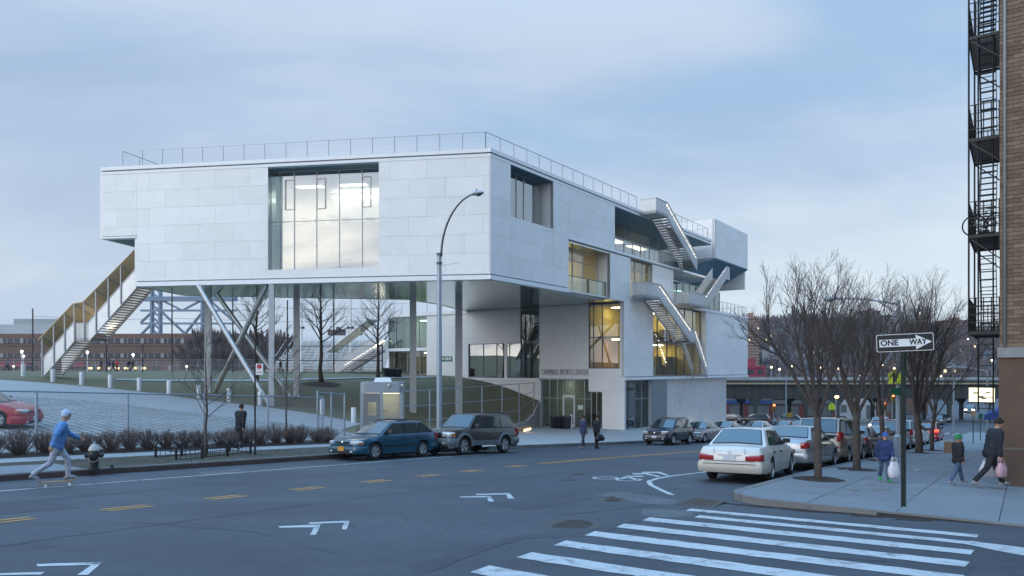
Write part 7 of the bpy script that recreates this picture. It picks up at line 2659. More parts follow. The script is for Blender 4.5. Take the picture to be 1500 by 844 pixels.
t7, n7, z7 = ground_px(1452, 716.5, lambda t, n: SR(t))
p7, h7 = person('adult in dark jacket leaning forward with shopping bags by the brown wall', TN(t7, n7, sr(t7, n7) + .012), HD_AWAY - 1.0, 1.74,
       dict(top=cloth('dark_navy', (0.015, 0.018, 0.028)), trousers=cloth('black2', (0.01, 0.01, 0.01)), shoes=cloth('trainer', (0.25, 0.25, 0.27))), lean=0.22, legs=((0.45, .12), (-0.40, .3)), arms=((-0.1, .25), (-0.15, .2)), coat=0.6)
bag('carrier_bag', 'large white shopping bag held by the leaning adult', h7[0] + Vector((-0.02, -0.02, .06)), M_BAGW, 0.52, 0.42, 0.22, 0.1)
bag('carrier_bag', 'pink and white shopping bag on the far side of the leaning adult', h7[1] + Vector((0.02, -0.0, .06)), M_BAGP, 0.30, 0.34, 0.15, 0.4)
# people on the playing field
cl = [cloth('black', (0, 0, 0)), cloth('navy', (0, 0, 0)), cloth('sport_red', (0.42, 0.03, 0.03)), cloth('field_grey', (0.2, 0.2, 0.21)), cloth('pale_grey', (0, 0, 0))]
for i, (x, a, b, lb) in enumerate(((11, 3, 0, 'far person in grey walking at the left edge of the field'), (148, 0, 0, 'far person in black, leftmost of the group on the field'), (159, 1, 3, 'far person in navy within the group on the field'),
                                  (166, 0, 0, 'far person in black with a pale cap beside the red player'), (171.5, 2, 0, 'far player in a red top on the field'), (188, 0, 3, 'far person in black stooping on the field'),
                                  (194.5, 0, 0, 'far tall person in black, rightmost of the group on the field'), (529, 2, 3, 'far person in red in front of the bleachers'), (411, 0, 0, 'far dark figure at the left end of the bleachers'))):
    Y = 100.0
    p = PX(x, 0, Y)
    person(lb, Vector((p.x, Y, -0.335)), 1.2 * i, 1.74, dict(top=cl[a], trousers=cl[b], shoes=cl[0]), lean=0.35 if i == 5 else 0.05, voxel=0.03, fingers=False, group='people on the field', hat=cl[4] if i == 3 else None)
# ================================================================ brick apartment house on the right
def brick_mat(name):
    m, N, L, B, tc, noise, mr, mix, math_, bump = nodes_mat(name)
    oi = N.new('ShaderNodeObjectInfo')
    c = mix(mr(oi.outputs['Random'], 0, 1), (0.15, 0.105, 0.072), (0.255, 0.19, 0.135))
    c = mix(mr(noise(14, 5, .7), .3, .7), mix(1.0, c, (.72, .72, .72), 'MULTIPLY'), c)
    L.new(c, B.inputs['Base Color'])
    B.inputs['Roughness'].default_value = .9
    bump(noise(45, 4, .7), .5, .01)
    return m
M_BRICK = brick_mat('tan_brick')
M_MORTAR = M('mortar', (0.16, 0.145, 0.125), 0.95, var=0.15, ns=12)
M_STUCCO = M('brown_stucco', (0.135, 0.088, 0.062), 0.9, var=0.12, ns=3, bump=0.4, bs=50, dirt=0.2)
M_STONE = M('grey_stone_band', (0.24, 0.25, 0.25), 0.8, var=0.12, ns=5, bump=0.3)
def wall_tex(name):
    m, N, L, B, tc, noise, mr, mix, math_, bump = nodes_mat(name)
    sep, com = N.new('ShaderNodeSeparateXYZ'), N.new('ShaderNodeCombineXYZ')
    L.new(tc.outputs['Object'], sep.inputs[0])
    L.new(math_('ADD', math_('MULTIPLY', sep.outputs[0], RY), math_('MULTIPLY', sep.outputs[1], RX)), com.inputs[0])
    L.new(sep.outputs[2], com.inputs[1])
    br = N.new('ShaderNodeTexBrick')
    br.inputs['Scale'].default_value = 1.0
    for k_, q in (('Mortar Size', 0.007), ('Brick Width', 0.30), ('Row Height', 0.105)):
        br.inputs[k_].default_value = q
    br.inputs['Color1'].default_value, br.inputs['Color2'].default_value, br.inputs['Mortar'].default_value = (0.20, 0.145, 0.10, 1), (0.26, 0.2, 0.14, 1), (0.16, .145, .125, 1)
    L.new(com.outputs[0], br.inputs['Vector'])
    L.new(mix(.5, br.outputs['Color'], mix(mr(noise(6, 5, .7), .3, .7), (.6, .6, .6), (1.3, 1.3, 1.3)), 'MULTIPLY'), B.inputs['Base Color'])
    B.inputs['Roughness'].default_value = .92
    bump(math_('MULTIPLY', br.outputs['Fac'], -1.0), .6, .02)
    return m
TB, NB = 22.3, 0.51
PB = PL(TN(TB, 0), (-RY, RX), (-RX, -RY))       # faces the side street; u = n
PBW = PL(TN(0, NB), (RX, RY), (-RY, RX))        # faces the avenue; u = t, outwards to the left
AP = thing('apartment_house', 'tan brick apartment house with brown rendered base at the right edge', 'building', TN(TB, NB, SR(TB)))
def ab(mb, name, mat, parent=None, smooth=False):
    return mb.build(name, mat, parent or AP, world=True, smooth=smooth)
ZB0, ZB1 = 0.30, 0.56
m = MB()
PB.box(m, -16, NB - .0, ZB1, 15.0, -30, -0.03)
wl_ = ab(m, 'wall', wall_tex('tan_brickwork'))
m = MB()
PB.box(m, -16, NB + .02, SR(TB) - .4 - 2.0, ZB0, -30, 0.012)
ab(m, 'rendered_base', M_STUCCO)
m = MB()
PB.box(m, -16, NB + .05, ZB0, ZB1, -30.05, 0.07)
ab(m, 'stone_band', M_STONE)
m = MB()
PB.box(m, -16, NB + .022, -2.05, -2.0, -.02, 0.02)
ab(m, 'base_joint', M_MORTAR)
m = MB()
PB.box(m, -0.42, NB - .003, ZB1, 10.1, -0.028, -0.012)
ab(m, 'mortar_bed', M_MORTAR)
bl, bh = 0.30, 0.105
bm_full = MB()
bm_full.pbox(Vector((0, 0, 0)), PB.eu * (bl - .012), PB.en * 0.03, (0, 0, bh - .012))
bme = bm_full.mesh('brick', M_BRICK)
bh2 = MB()
bh2.pbox(Vector((0, 0, 0)), PB.eu * (bl / 2 - .012), PB.en * 0.03, (0, 0, bh - .012))
bme2 = bh2.mesh('brick', M_BRICK)
row = 0
z = ZB1 + .01
rnd = random.Random(3)
while z < 9.95:
    u = NB
    first = True
    while u > -0.22:
        if first and row % 2:
            u -= bl / 2
            inst('brick', bme2, wl_, PB.pt(u + .012, z, -0.02 + rnd.uniform(-.003, .003)), world=True)
        else:
            u -= bl
            inst('brick', bme, wl_, PB.pt(u + .012, z, -0.02 + rnd.uniform(-.003, .003)), world=True)
        first = False
    z += bh
    row += 1
m = MB()
m.path([PB.pt(0.40, ZB1, .06), PB.pt(0.40, 14, .06)], 0.035, 8)
ab(m, 'conduit', M_STONE, smooth=True)
# windows facing the avenue (seen only from a step to the side)
for t in (27.5, 32.0, 36.5, 41):
    for z in (1.5, 4.2, 6.9, 9.6):
        m = MB()
        PBW.box(m, t, t + 1.2, z, z + 1.5, -.05, 0.004)
        w_ = ab(m, 'window', M_CGLASS)
        m = MB()
        PBW.box(m, t - .08, t + 1.28, z - .1, z, -.05, 0.06)
        ab(m, 'sill', M_STONE, w_)
# fire escape
FE = thing('fire_escape', 'black iron fire escape with landings and ladders on the brick house', 'fire escape', TN(24.0, NB, 0))
def fb(mb, name, parent=None):
    return mb.build(name, M_BLACK, parent or FE, world=True)
t0f, t1f, n0f, n1f = 24.0, 26.9, 0.56, 1.27
levels = [1.08, 3.80, 6.52, 9.40, 12.1]
for li, z in enumerate(levels):
    m = MB()
    for n in (n0f, n1f):
        m.bar(TN(t0f, n, z - .06), TN(t1f, n, z - .06), 0.03, 0.08)
    for t in (t0f, t1f):
        m.bar(TN(t, n0f, z - .06), TN(t, n1f, z - .06), 0.03, 0.08)
    pf = fb(m, 'landing')
    sl_me = MB()
    sl_me.pbox(Vector((0, 0, 0)), TN(0, n1f - n0f), TN(0.035, 0), (0, 0, 0.03))
    sm_ = sl_me.mesh('slat', M_BLACK)
    for i in range(24):
        inst('slat', sm_, pf, TN(t0f + .08 + i * .118, n0f, z - .03), world=True)
    m = MB()                                     # railing
    for h in (0.24, 0.46, 0.68, 0.92):
        m.bar(TN(t0f, n1f, z + h), TN(t1f, n1f, z + h), 0.022)
        m.bar(TN(t0f, n0f, z + h), TN(t0f, n1f, z + h), 0.022)
        m.bar(TN(t1f, n0f, z + h), TN(t1f, n1f, z + h), 0.022)
    fb(m, 'railing', pf)
    for t, n in [(t0f + i * (t1f - t0f) / 6, n1f) for i in range(7)] + [(t0f, n0f + i * .18) for i in range(4)] + [(t1f, n0f + i * .18) for i in range(4)]:
        m = MB()
        m.bar(TN(t, n, z - .1), TN(t, n, z + .94), 0.020)
        fb(m, 'baluster', pf)
    for t in (t0f + .05, t1f - .05):             # brackets
        m = MB()
        m.bar(TN(t, n1f - .02, z - .1), TN(t, NB, z - .75), 0.03)
        m.bar(TN(t, NB + .02, z - .8), TN(t, NB + .02, z), 0.03)
        fb(m, 'bracket', pf)
    if li + 1 < len(levels):                     # stair up to the next landing
        z1 = levels[li + 1]
        m = MB()
        a0, a1 = (t0f + .45, t1f - .35) if li % 2 else (t1f - .35, t0f + .45)
        for n in (0.66, 1.06):
            m.bar(TN(a0, n, z), TN(a1, n, z1), 0.02, 0.10)
        st_ = fb(m, 'stair')
        for i in range(13):
            f = (i + .5) / 13
            mm = MB()
            mm.bar(TN(a0 + (a1 - a0) * f, .66, z + (z1 - z) * f), TN(a0 + (a1 - a0) * f, 1.06, z + (z1 - z) * f), 0.12, 0.02)
            fb(mm, 'tread', st_)
        mm = MB()
        mm.path([TN(a0, 1.06, z + .75), TN(a1, 1.06, z1 + .75)], 0.014, 6)
        fb(mm, 'handrail', st_)
m = MB()                                         # rungs of the straight wall ladder and the drop ladder
for n in (0.70, 1.05):
    m.bar(TN(t0f + .1, n, -1.2), TN(t0f + .1, n, 12.0), 0.03)
ld = fb(m, 'ladder')
for i in range(44):
    mm = MB()
    mm.path([TN(t0f + .1, .70, -1.1 + i * .3), TN(t0f + .1, 1.05, -1.1 + i * .3)], 0.012, 5)
    fb(mm, 'rung', ld)
for t in (t0f, t1f):
    m = MB()
    m.bar(TN(t, n1f, 1.0), TN(t, n1f, 13), 0.035)
    fb(m, 'upright')
# bicycle and pot plant kept on the third landing
bz = levels[1] + 0.02
bk = thing('bicycle', 'bicycle standing on a fire escape landing with its wheel poking out', 'bicycle', TN(24.6, 0.74, bz), math.atan2(RX, -RY))
def torus(R, r, n=22, k=6):
    m = MB()
    for i in range(n):
        a = 2 * pi * i / n
        for j in range(k):
            b = 2 * pi * j / k
            m.v.append(((R + r * cos(b)) * cos(a), r * sin(b), (R + r * cos(b)) * sin(a)))
    for i in range(n):
        for j in range(k):
            m.f.append([i * k + j, i * k + (j + 1) % k, ((i + 1) % n) * k + (j + 1) % k, ((i + 1) % n) * k + j])
            m.mi.append(0)
    return m
wm = torus(0.30, 0.02).mesh('wheel', M_TYRE, smooth=True)
for x in (-0.12, 0.42):
    inst('wheel', wm, bk, (x, 0, 0.32))
m = MB()
for a, b in (((-.12, 0, .32), (.02, 0, .72)), ((.02, 0, .72), (.32, 0, .70)), ((.1, 0, .3), (.02, 0, .72)), ((.1, 0, .3), (.32, 0, .68)), ((-.12, 0, .32), (.1, 0, .3)), ((.42, 0, .32), (.33, 0, .80))):
    m.path([a, b], 0.016, 6)
m.build('frame', P_DGREY, bk)
MB().path([(.36, -.26, .86), (.33, -.1, .84), (.33, .1, .84), (.36, .26, .86)], 0.013, 6).build('handlebar', M_BLACK, bk)
MB().ball((.0, 0, .78), (.12, .06, .03)).build('saddle', M_BLACK, bk)
pp_ = thing('pot_plant', 'leafy pot plant on the fire escape landing beside the bicycle', 'plant', TN(25.2, 0.95, bz))
MB().lathe([(0.09, 0), (0.13, 0.24), (0.14, 0.25)], 12).build('pot', M_STUCCO, pp_)
m = MB()
rnd = random.Random(8)
for i in range(60):
    a, h, r_ = rnd.uniform(0, 6.28), rnd.uniform(.25, .8), rnd.uniform(.05, .3)
    p = Vector((cos(a) * r_, sin(a) * r_, h))
    d_ = Vector((rnd.uniform(-1, 1), rnd.uniform(-1, 1), rnd.uniform(-.3, .8))).normalized() * .13
    w_ = d_.orthogonal().normalized() * .03
    m.add([p, p + d_ * .5 + w_, p + d_, p + d_ * .5 - w_], [(0, 1, 2, 3)])
m.build('leaves', M('plant_leaf', (0.04, 0.075, 0.03), .6, var=.3), pp_)

# ================================================================ street trees on the right and their pits
TRG = 'bare street trees on the right pavement'
for i, (t, n, H, r_, th, lim, sd, wd, lb) in enumerate((
        (19.84, 4.37, 5.3, 0.095, 1.75, 8, 11, .80, 'nearest bare street tree, its trunk before the silver sedan'),
        (24.42, 4.24, 5.7, 0.105, 1.8, 7, 12, .66, 'second bare street tree, its trunk before the beige minivan'),
        (31.19, 4.47, 6.2, 0.095, 1.8, 6, 13, .58, 'third bare street tree, left of the school crossing signs'),
        (41.73, 4.35, 8.6, 0.17, 2.0, 7, 14, .56, 'thick trunked bare street tree just right of the sign post'),
        (45.8, 4.15, 6.8, 0.10, 2.3, 6, 15, .55, 'thin bare street tree standing farthest down the right pavement'))):
    vase_tree('street_tree', lb, TN(t, n, sr(t, n)), H, r_, sd, th, lim, group=TRG, wide=wd)
    rnd = random.Random(i)
    m = MB()
    poly = [TN(t + cos(a) * (.75 + rnd.uniform(-.12, .12)), n + sin(a) * (.6 + rnd.uniform(-.12, .12)), 0) for a in [2 * pi * k / 14 for k in range(14)]]
    m.add([Vector((p.x, p.y, sr(*to_tn(p.x, p.y)) + .010)) for p in poly], [tuple(range(14))])
    o = m.build('tree_pit', M_MULCH, pav_r)
    if o.data.polygons[0].normal.z < 0:
        o.data.flip_normals()
# ---------------------------------------------------------------- second lamp and signs on its pole
t8, n8 = 35.1, 4.44
lb8 = TN(t8, n8, sr(t8, n8))
Y8 = lb8.y
l2 = thing('street_lamp', 'street lamp among the bare trees with its arm reaching left over the avenue', 'street lamp', lb8)
z8 = (HYP - 441) / FPX * Y8
MB().lathe([(0.22, 0), (0.2, .9), (0.12, 1.0), (0.085, z8 - lb8.z)], 8).build('pole', M_LAMP, l2)
od = Vector((-RY, RX, 0))
arm8 = [Vector((lb8.x, lb8.y, z8 - .15)) + od * (2.3 * f) + Vector((0, 0, .38 * sin(f * pi / 2 * 1.0))) for f in [k / 8 for k in range(9)]]
MB().path(arm8, 0.045, 6).build('arm', M_LAMP, l2, world=True, smooth=True)
MB().path([Vector((lb8.x, lb8.y, z8 - .55)), arm8[3]], 0.03, 6).build('arm_brace', M_LAMP, l2, world=True)
cobra_head(l2, arm8[-1], od, M_LAMP)
M_FLUO = M('sign_fluorescent', (0.50, 0.62, 0.03), 0.5, var=0.04)
def penta(w, h):
    return [(-w / 2, -h / 2), (w / 2, -h / 2), (w / 2, h * .12), (0, h / 2), (-w / 2, h * .12)]
def pole_sign(name, label, p, shape, mat, yaw_, cat='traffic sign', glyph=None):
    o = thing(name, label, cat, p, yaw_)
    m = MB()
    m.prism([(a, 0.0, b) for a, b in shape], (0, 0.012, 0))
    m.build('plate', mat, o)
    if glyph:
        for g_ in glyph:
            m = MB()
            m.prism([(a, -0.004, b) for a, b in g_], (0, 0.003, 0))
            m.build('symbol', M_SBLK, o)
    return o
walker = [[(-.06, -.28), (-.02, -.28), (.03, -.02), (.02, .14), (-.05, .14), (-.07, -.05)], [(.06, -.28), (.10, -.28), (.05, -.02), (.02, .0)], [(-.05, .16), (.03, .16), (.03, .24), (-.05, .24)], [(-.2, -.1), (-.17, -.12), (-.05, .1), (-.07, .13)]]
fp = Vector((lb8.x - .18, lb8.y - .32, (HYP - 551) / FPX * Y8))
pole_sign('school_sign', 'yellow green school crossing sign on the lamp pole, left of two', fp + Vector((-.16, 0, 0)), penta(.50, .64), M_FLUO, -.5, glyph=walker)
pole_sign('school_sign', 'yellow green school crossing sign on the lamp pole, right of two', fp + Vector((.36, .25, 0)), penta(.50, .64), M_FLUO, .6, glyph=walker)
pole_sign('street_name_sign', 'dark green street name plates below the school crossing signs', fp + Vector((.0, 0, -.66)), [(-.34, -.16), (.34, -.16), (.34, .16), (-.34, .16)], M_GRN, -.25, cat='street sign')
# projecting lit sign, post signs, far lamps on the right
Ys = 40.0
ps_ = PX(1438, 578.5, Ys)
bs_ = thing('lit_shop_sign', 'glowing pale yellow shop sign hanging out from the right-hand houses', 'shop sign', ps_, -.55)
MB().box((0, 0, 0), (1.2, 0.2, 0.78)).build('lit_box', EM('sign_glow', (1.0, 0.92, 0.62), 1.25), bs_)
MB().box((0, .0, .43), (1.26, .24, .06)).build('frame', M_BLACK, bs_)
MB().box((0, .0, -.43), (1.26, .24, .06)).build('frame', M_BLACK, bs_)
m = MB()
for k_, (x, zc_) in enumerate(((-.3, .1), (-.02, -.1), (.3, .12), (.1, -.2))):
    m.add([(x - .12, -.104, zc_ - .05), (x + .1, -.104, zc_ - .03), (x + .14, -.104, zc_ + .04), (x - .1, -.104, zc_ + .05)], [(0, 1, 2, 3)])
m.build('picture', M('sign_print', (0.55, 0.5, 0.3), .6, var=.4, ns=9), bs_)
pb_, tb9 = Vector((0, 0, .3)), 45.0
m = MB()
m.bar(Vector((0, 0, .46)), Vector((1.6, .9, .5)), .05)
m.build('bracket', M_BLACK, bs_)
for k_, (x, yb, yt, Y, lb) in enumerate(((1397, 648, 533, 48, 'slim grey lamp post beyond the trees with a thin arm'), (1446.5, 655, 543, 46, 'pale lamp post close to the fire escape'))):
    p = PX(x, yb, Y)
    tt, nn = to_tn(p.x, p.y)
    gz_ = sr(tt, nn)
    o = thing('street_lamp', lb, 'street lamp', Vector((p.x, p.y, gz_)), group='far lamp posts')
    zt_ = (HYP - yt) / FPX * Y
    MB().lathe([(.12, 0), (.12, .6), (.06, .7), (.05, zt_ - gz_)], 8).build('pole', M_LAMP, o)
    a_ = [Vector((0, 0, zt_ - gz_ - .05)) + od * (1.9 * f) + Vector((0, 0, .3 * sin(f * 1.57))) for f in [j / 6 for j in range(7)]]
    MB().path(a_, .03, 5).build('arm', M_LAMP, o)
    MB().box(a_[-1] + od * .2, (.3, .3, .1), .9).build('lamp_head', M_LAMP, o)
for k_, (x, yb, yt, Y, lb) in enumerate(((1425.5, 640, 602, 52, 'small tan sign on a post beyond the corner'), (1436, 632, 606, 58, 'small dark sign on a post farther down the pavement'))):
    p = PX(x, yb, Y)
    gz_ = sr(*to_tn(p.x, p.y))
    o = thing('post_sign', lb, 'sign', Vector((p.x, p.y, gz_)), group='small post signs')
    h = (HYP - yt) / FPX * Y - gz_
    MB().lathe([(.035, 0), (.03, h)], 6).build('post', M_PGRN, o)
    MB().box((0, -.04, h - .22), (.36, .02, .45)).build('plate', M('tan_sign', (.35, .25, .16), .6) if k_ == 0 else M_GRN, o)
aw = thing('blue_awning', 'small blue shop awning beside the brown wall', 'awning', TN(30.4, 0.53, -0.62 - .75))
m = MB()
m.prism([TN(0, 0, 0), TN(0, .62, -.25), TN(0, .62, -.42), TN(0, 0, -.42)], TN(3.0, 0, 0))
m.build('canopy', M('awning_blue', (0.015, 0.06, 0.25), .7, var=.1), aw)
# crates and litter at the far tree
o = thing('cardboard_box', 'brown cardboard box on the pavement behind the thick tree', 'box', TN(44.0, 3.0, sr(44, 3)), .6)
MB().box((0, 0, .3), (.75, .6, .60)).build('carton', M('cardboard', (.25, .17, .11), .9, var=.15, ns=5), o)
MB().box((0, 0, .605), (.75, .06, .006)).build('tape', M_SGW, o)
lit = [(1259, 688), (1343, 677), (1345, 690), (1240, 690), (146, 696), (868, 659)]
for i, (x, y) in enumerate(lit[:4]):
    t, n, z = ground_px(x, y, sr)
    m = MB()
    rnd = random.Random(i)
    m.add([Vector((cos(a) * .11 * rnd.uniform(.6, 1.2), sin(a) * .09 * rnd.uniform(.6, 1.2), rnd.uniform(0, .03))) for a in [2 * pi * k / 6 for k in range(6)]], [tuple(range(6))])
    m.add([Vector((0, 0, .045)), Vector((.08, .02, .0)), Vector((-.03, .07, .0))], [(0, 1, 2)])
    o = m.build('litter', M_BAGW)
    o.location = TN(t, n, z + .014)
    tag(o, ('scrap of white litter by the second tree pit', 'scrap of pale litter in the middle of the right pavement', 'flat piece of litter near the sign post on the pavement', 'scrap of litter at the foot of the second street tree')[i], 'litter', 'litter on the pavement')
# ================================================================ background
M_VIA = M('viaduct_steel', (0.035, 0.042, 0.04), 0.7, 0.1, var=0.3, ns=1)
M_VIAG = M('viaduct_pale', (0.26, 0.29, 0.31), 0.7, var=0.15, ns=1)
M_VIAY = M('viaduct_walkway', (0.30, 0.25, 0.15), 0.8, var=0.2, ns=1)
VY = 128.0
va = thing('elevated_railway', 'dark steel elevated railway crossing above the avenue in the distance', 'viaduct', (62, VY, -9.2))
zv = lambda y: (HYP - y) / FPX * VY
def vb(name, mat, x0, x1, z0, z1, y0, y1, parent=None):
    m = MB()
    m.box(((x0 + x1) / 2, VY + (y0 + y1) / 2, (z0 + z1) / 2), (x1 - x0, y1 - y0, z1 - z0))
    return m.build(name, mat, parent or va, world=True)
x0v, x1v = 30.0, 120.0
g_ = vb('girder', M_VIA, x0v, x1v, zv(584), zv(563), 0, .5)
vb('girder', M_VIA, x0v, x1v, zv(584), zv(563), 8, 8.5)
vb('deck', M_VIA, x0v, x1v, zv(566), zv(563.5), .5, 8)
vb('walkway', M_VIAY, x0v, x1v, zv(563), zv(561), -.8, .4)
vb('parapet', M_VIAG, x0v, x1v, zv(557), zv(552.5), -.1, .1)
vb('parapet', M_VIA, x0v, x1v, zv(561), zv(557), -.05, .15)
stf = MB().box((0, 0, 0), (.12, .1, zv(563) - zv(584))).mesh('stiffener', M_VIAG if False else M_VIA)
for i in range(60):
    inst('stiffener', stf, g_, (x0v + .8 + i * 1.5, VY - .06, (zv(563) + zv(584)) / 2), world=True)
for x in (1107, 1182, 1228, 1312, 1392, 1450):
    X_ = (x - CXP) / FPX * VY
    for yy in (.3, 8.2):
        m = MB()
        m.box((X_, VY + yy, (zv(584) - 11) / 2), (.55, .5, zv(584) + 11))
        m.prism([(X_ - 1.3, VY + yy - .2, zv(584)), (X_ + 1.3, VY + yy - .2, zv(584)), (X_ + .3, VY + yy - .2, zv(584) - 1.3), (X_ - .3, VY + yy - .2, zv(584) - 1.3)], (0, .4, 0))
        m.build('column', M_VIA, va, world=True)
# shops behind the viaduct
M_SHUT = M('roller_shutter', (0.13, 0.14, 0.15), .6, .2, var=.2, ns=2)
M_PIER = M('shop_pier_red', (0.14, 0.03, 0.03), .8, var=.15)
M_FASB = M('shop_fascia_blue', (0.015, 0.05, 0.16), .6, var=.1)
M_SHW = M('shop_render_pale', (0.42, 0.45, 0.48), .8, var=.12, ns=.6)
M_SHB = M('shop_brick', (0.16, 0.09, 0.07), .9, var=.15, ns=.6)
SY = 150.0
sg_ = -10.4
for i, (xa, xb, fas, wallm, lb) in enumerate(((1064, 1092, M_FASB, M_SHW, 'shuttered shop with blue fascia behind the shiny wall end'), (1092, 1130, M_FASB, M_SHW, 'shuttered shop with blue fascia behind the viaduct column'),
                                              (1130, 1174, M_SHUT, M_SHB, 'shuttered shop with grey fascia behind the pedestrian signal'), (1174, 1223, M_SHUT, M_SHB, 'wide shuttered shop left of the red pier'),
                                              (1224, 1284, M_SHW, M_SHW, 'white building with a dark door under the viaduct'), (1286, 1360, M_SHB, M_SHB, 'low brick building under the viaduct behind the trees'))):
    Xa, Xb = (xa - CXP) / FPX * SY, (xb - CXP) / FPX * SY
    o = thing('shop', lb, 'shop', ((Xa + Xb) / 2, SY, sg_), group='shops under the viaduct')
    w = Xb - Xa
    MB().box((0, 3.2, 2.9), (w, 6, 5.8)).build('wall', wallm, o)
    if i < 4:
        MB().box((0, .12, 1.6), (w - .9, .2, 3.1)).build('shutter', M_SHUT, o)
        MB().box((0, -.1, 3.55), (w - .05, .6, .75)).build('fascia', fas, o)
        for s_ in (-1, 1):
            MB().box((s_ * (w / 2 - .25), .0, 1.6), (.42, .5, 3.2)).build('pier', M_PIER, o)
        MB().box((0, .6, 4.5), (w, 1.6, .5)).build('roof_edge', M_SHW, o)
    else:
        for s_ in (-.3, .05, .33):
            MB().box((s_ * w, .16, 1.5 if s_ > 0 else 2.2), (1.2, .2, 2.8 if s_ > 0 else 1.5)).build('door' if s_ > 0 else 'window', M_SHUT, o)
struct(grid('far_pavement', M_WALK, fr_(124, 150, 4), fr_(20, 90, 5), lambda t, n: -9.55 - (t - 124) * .02, 0.02))
# traffic signals
def signal(label, x, y, Y, yb, lamp, body=(0.30, 0.17, 0.02)):
    p = PX(x, y, Y)
    gz_ = PX(x, yb, Y).z
    o = thing('traffic_signal', label, 'traffic light', (p.x, p.y, gz_), group='traffic signals by the viaduct')
    h = p.z - gz_
    MB().lathe([(.12, 0), (.07, .5), (.06, h + .6)], 8).build('pole', M_LAMP, o)
    MB().box((0, -.15, h), (.42, .3, 1.05)).build('housing', M('signal_yellow', (0.32, 0.19, 0.02), .6, var=.1), o)
    for k, c in enumerate((.33, 0, -.33)):
        MB().lathe([(.13, 0), (.13, -.04), (.0, -.06)], 14, (0, -.3, h + c), 'y').build('lens', lamp if k == 0 else M_DARK, o)
    return o
E_RED = EM('signal_red', (1.0, 0.13, 0.04), 8.0)
E_ORG = EM('sodium_lamp', (1.0, 0.50, 0.16), 9.0)
signal('red traffic light on the viaduct column left of the avenue', 1133, 597, 100, 622, E_RED)
signal('red traffic light in front of the third street tree', 1296, 594.5, 100, 622, E_RED)
signal('red traffic light seen between the trees near the lamp pole', 1307, 583, 104, 622, E_RED)
o = thing('pedestrian_signal', 'yellow pedestrian signal box on a grey pole before the shops', 'pedestrian signal', PX(1151.5, 632, 92))
h = (632 - 608) / FPX * 92
MB().lathe([(.1, 0), (.07, 5.2 + h)], 8).build('pole', M_LAMP, o)
MB().box((.3, -.15, h), (.75, .4, .55)).build('housing', MATS['signal_yellow'], o)
MB().box((-.25, -.15, h), (.3, .3, .4)).build('bracket', M_LAMP, o)
o['group'] = 'traffic signals by the viaduct'
p = PX(1224.5, 580.5, 118)
o = thing('street_lamp', 'glowing orange street lamp under the viaduct', 'street lamp', (p.x, p.y, -9.3))
MB().lathe([(.1, 0), (.06, p.z + 9.2)], 8).build('pole', M_LAMP, o)
MB().ball((0, -.3, p.z + 9.2), (.34, .34, .22)).build('lamp_globe', E_ORG, o, smooth=True)
q_ = PX(1218.5, 595, 95)
o = pole_sign('school_sign', 'yellow green crossing sign in the distance before the red pier', q_, penta(.85, 1.0), M_FLUO, 0, glyph=None)
MB().lathe([(.04, -3.4), (.04, .4)], 6, (0, .03, 0)).build('post', M_PGRN, o)
# far hillside: terrain, wood, houses
def hill_h(x, y):
    f = min(1.0, max(0.0, (y - 260) / 330.0))
    f = f * f * (3 - 2 * f)
    e_ = 46 + 9 * sin(x * .011 + 1) + 5 * sin(x * .031) - max(0, 150 - x) * .05
    side = min(1.0, max(0.0, (x + 60) / 160.0))
    return -10.2 + f * e_ * side + (1.6 * sin(x * .09) * sin(y * .07) if f > .02 else 0)
mb = MB()
xs, ys = fr_(-80, 760, 14), fr_(215, 860, 15)
for y in ys:
    for x in xs:
        mb.v.append((x, y, hill_h(x, y)))
for j in range(len(ys) - 1):
    for i in range(len(xs) - 1):
        q = j * len(xs) + i
        mb.f.append([q, q + 1, q + len(xs) + 1, q + len(xs)])
        mb.mi.append(0)
M_HILL = lawn_mat('hill_scrub', (0.10, 0.088, 0.085), (0.13, 0.112, 0.105), (0.08, 0.075, 0.07))
struct(mb.build('hill', M_HILL, smooth=True))
rnd = random.Random(77)
mb = MB()
def wood(mb, count, xr_, yr_, hf, h0, h1, rnd):
    for i in range(count):
        x, y = rnd.uniform(*xr_), rnd.uniform(*yr_)
        z = hf(x, y)
        h = rnd.uniform(h0, h1)
        for k in range(9):
            a = rnd.uniform(0, 6.28)
            r_ = rnd.uniform(.1, .42) * h
            b = Vector((x, y, z + h * rnd.uniform(.05, .35)))
            e_ = Vector((x + cos(a) * r_, y + sin(a) * r_, z + h * rnd.uniform(.6, 1.0)))
            w_ = Vector((cos(a + 1.57), sin(a + 1.57), 0)) * h * .035
            w2 = Vector((0, 0, h * .10))
            mb.add([b - w_, b + w_, e_ + w_ * .4, e_ - w_ * .4], [(0, 1, 2, 3)])
            mb.add([b, e_ - w2, e_ + w2], [(0, 1, 2)])
wood(mb, 2600, (60, 600), (250, 640), hill_h, 6, 12, rnd)
M_WOODF = M('far_twigs', (0.115, 0.095, 0.092), .95, var=.35, ns=.05)
wd_ = struct(mb.build('hillside_wood', M_WOODF), 'stuff')
wd_['label'], wd_['category'] = 'leafless wood covering the far hillside', 'wood'
M_WINF = M('far_window', (0.03, 0.035, 0.045), .2, var=.3, ns=.3)
E_WINF = EM('far_window_lit', (1.0, .78, .45), .9)
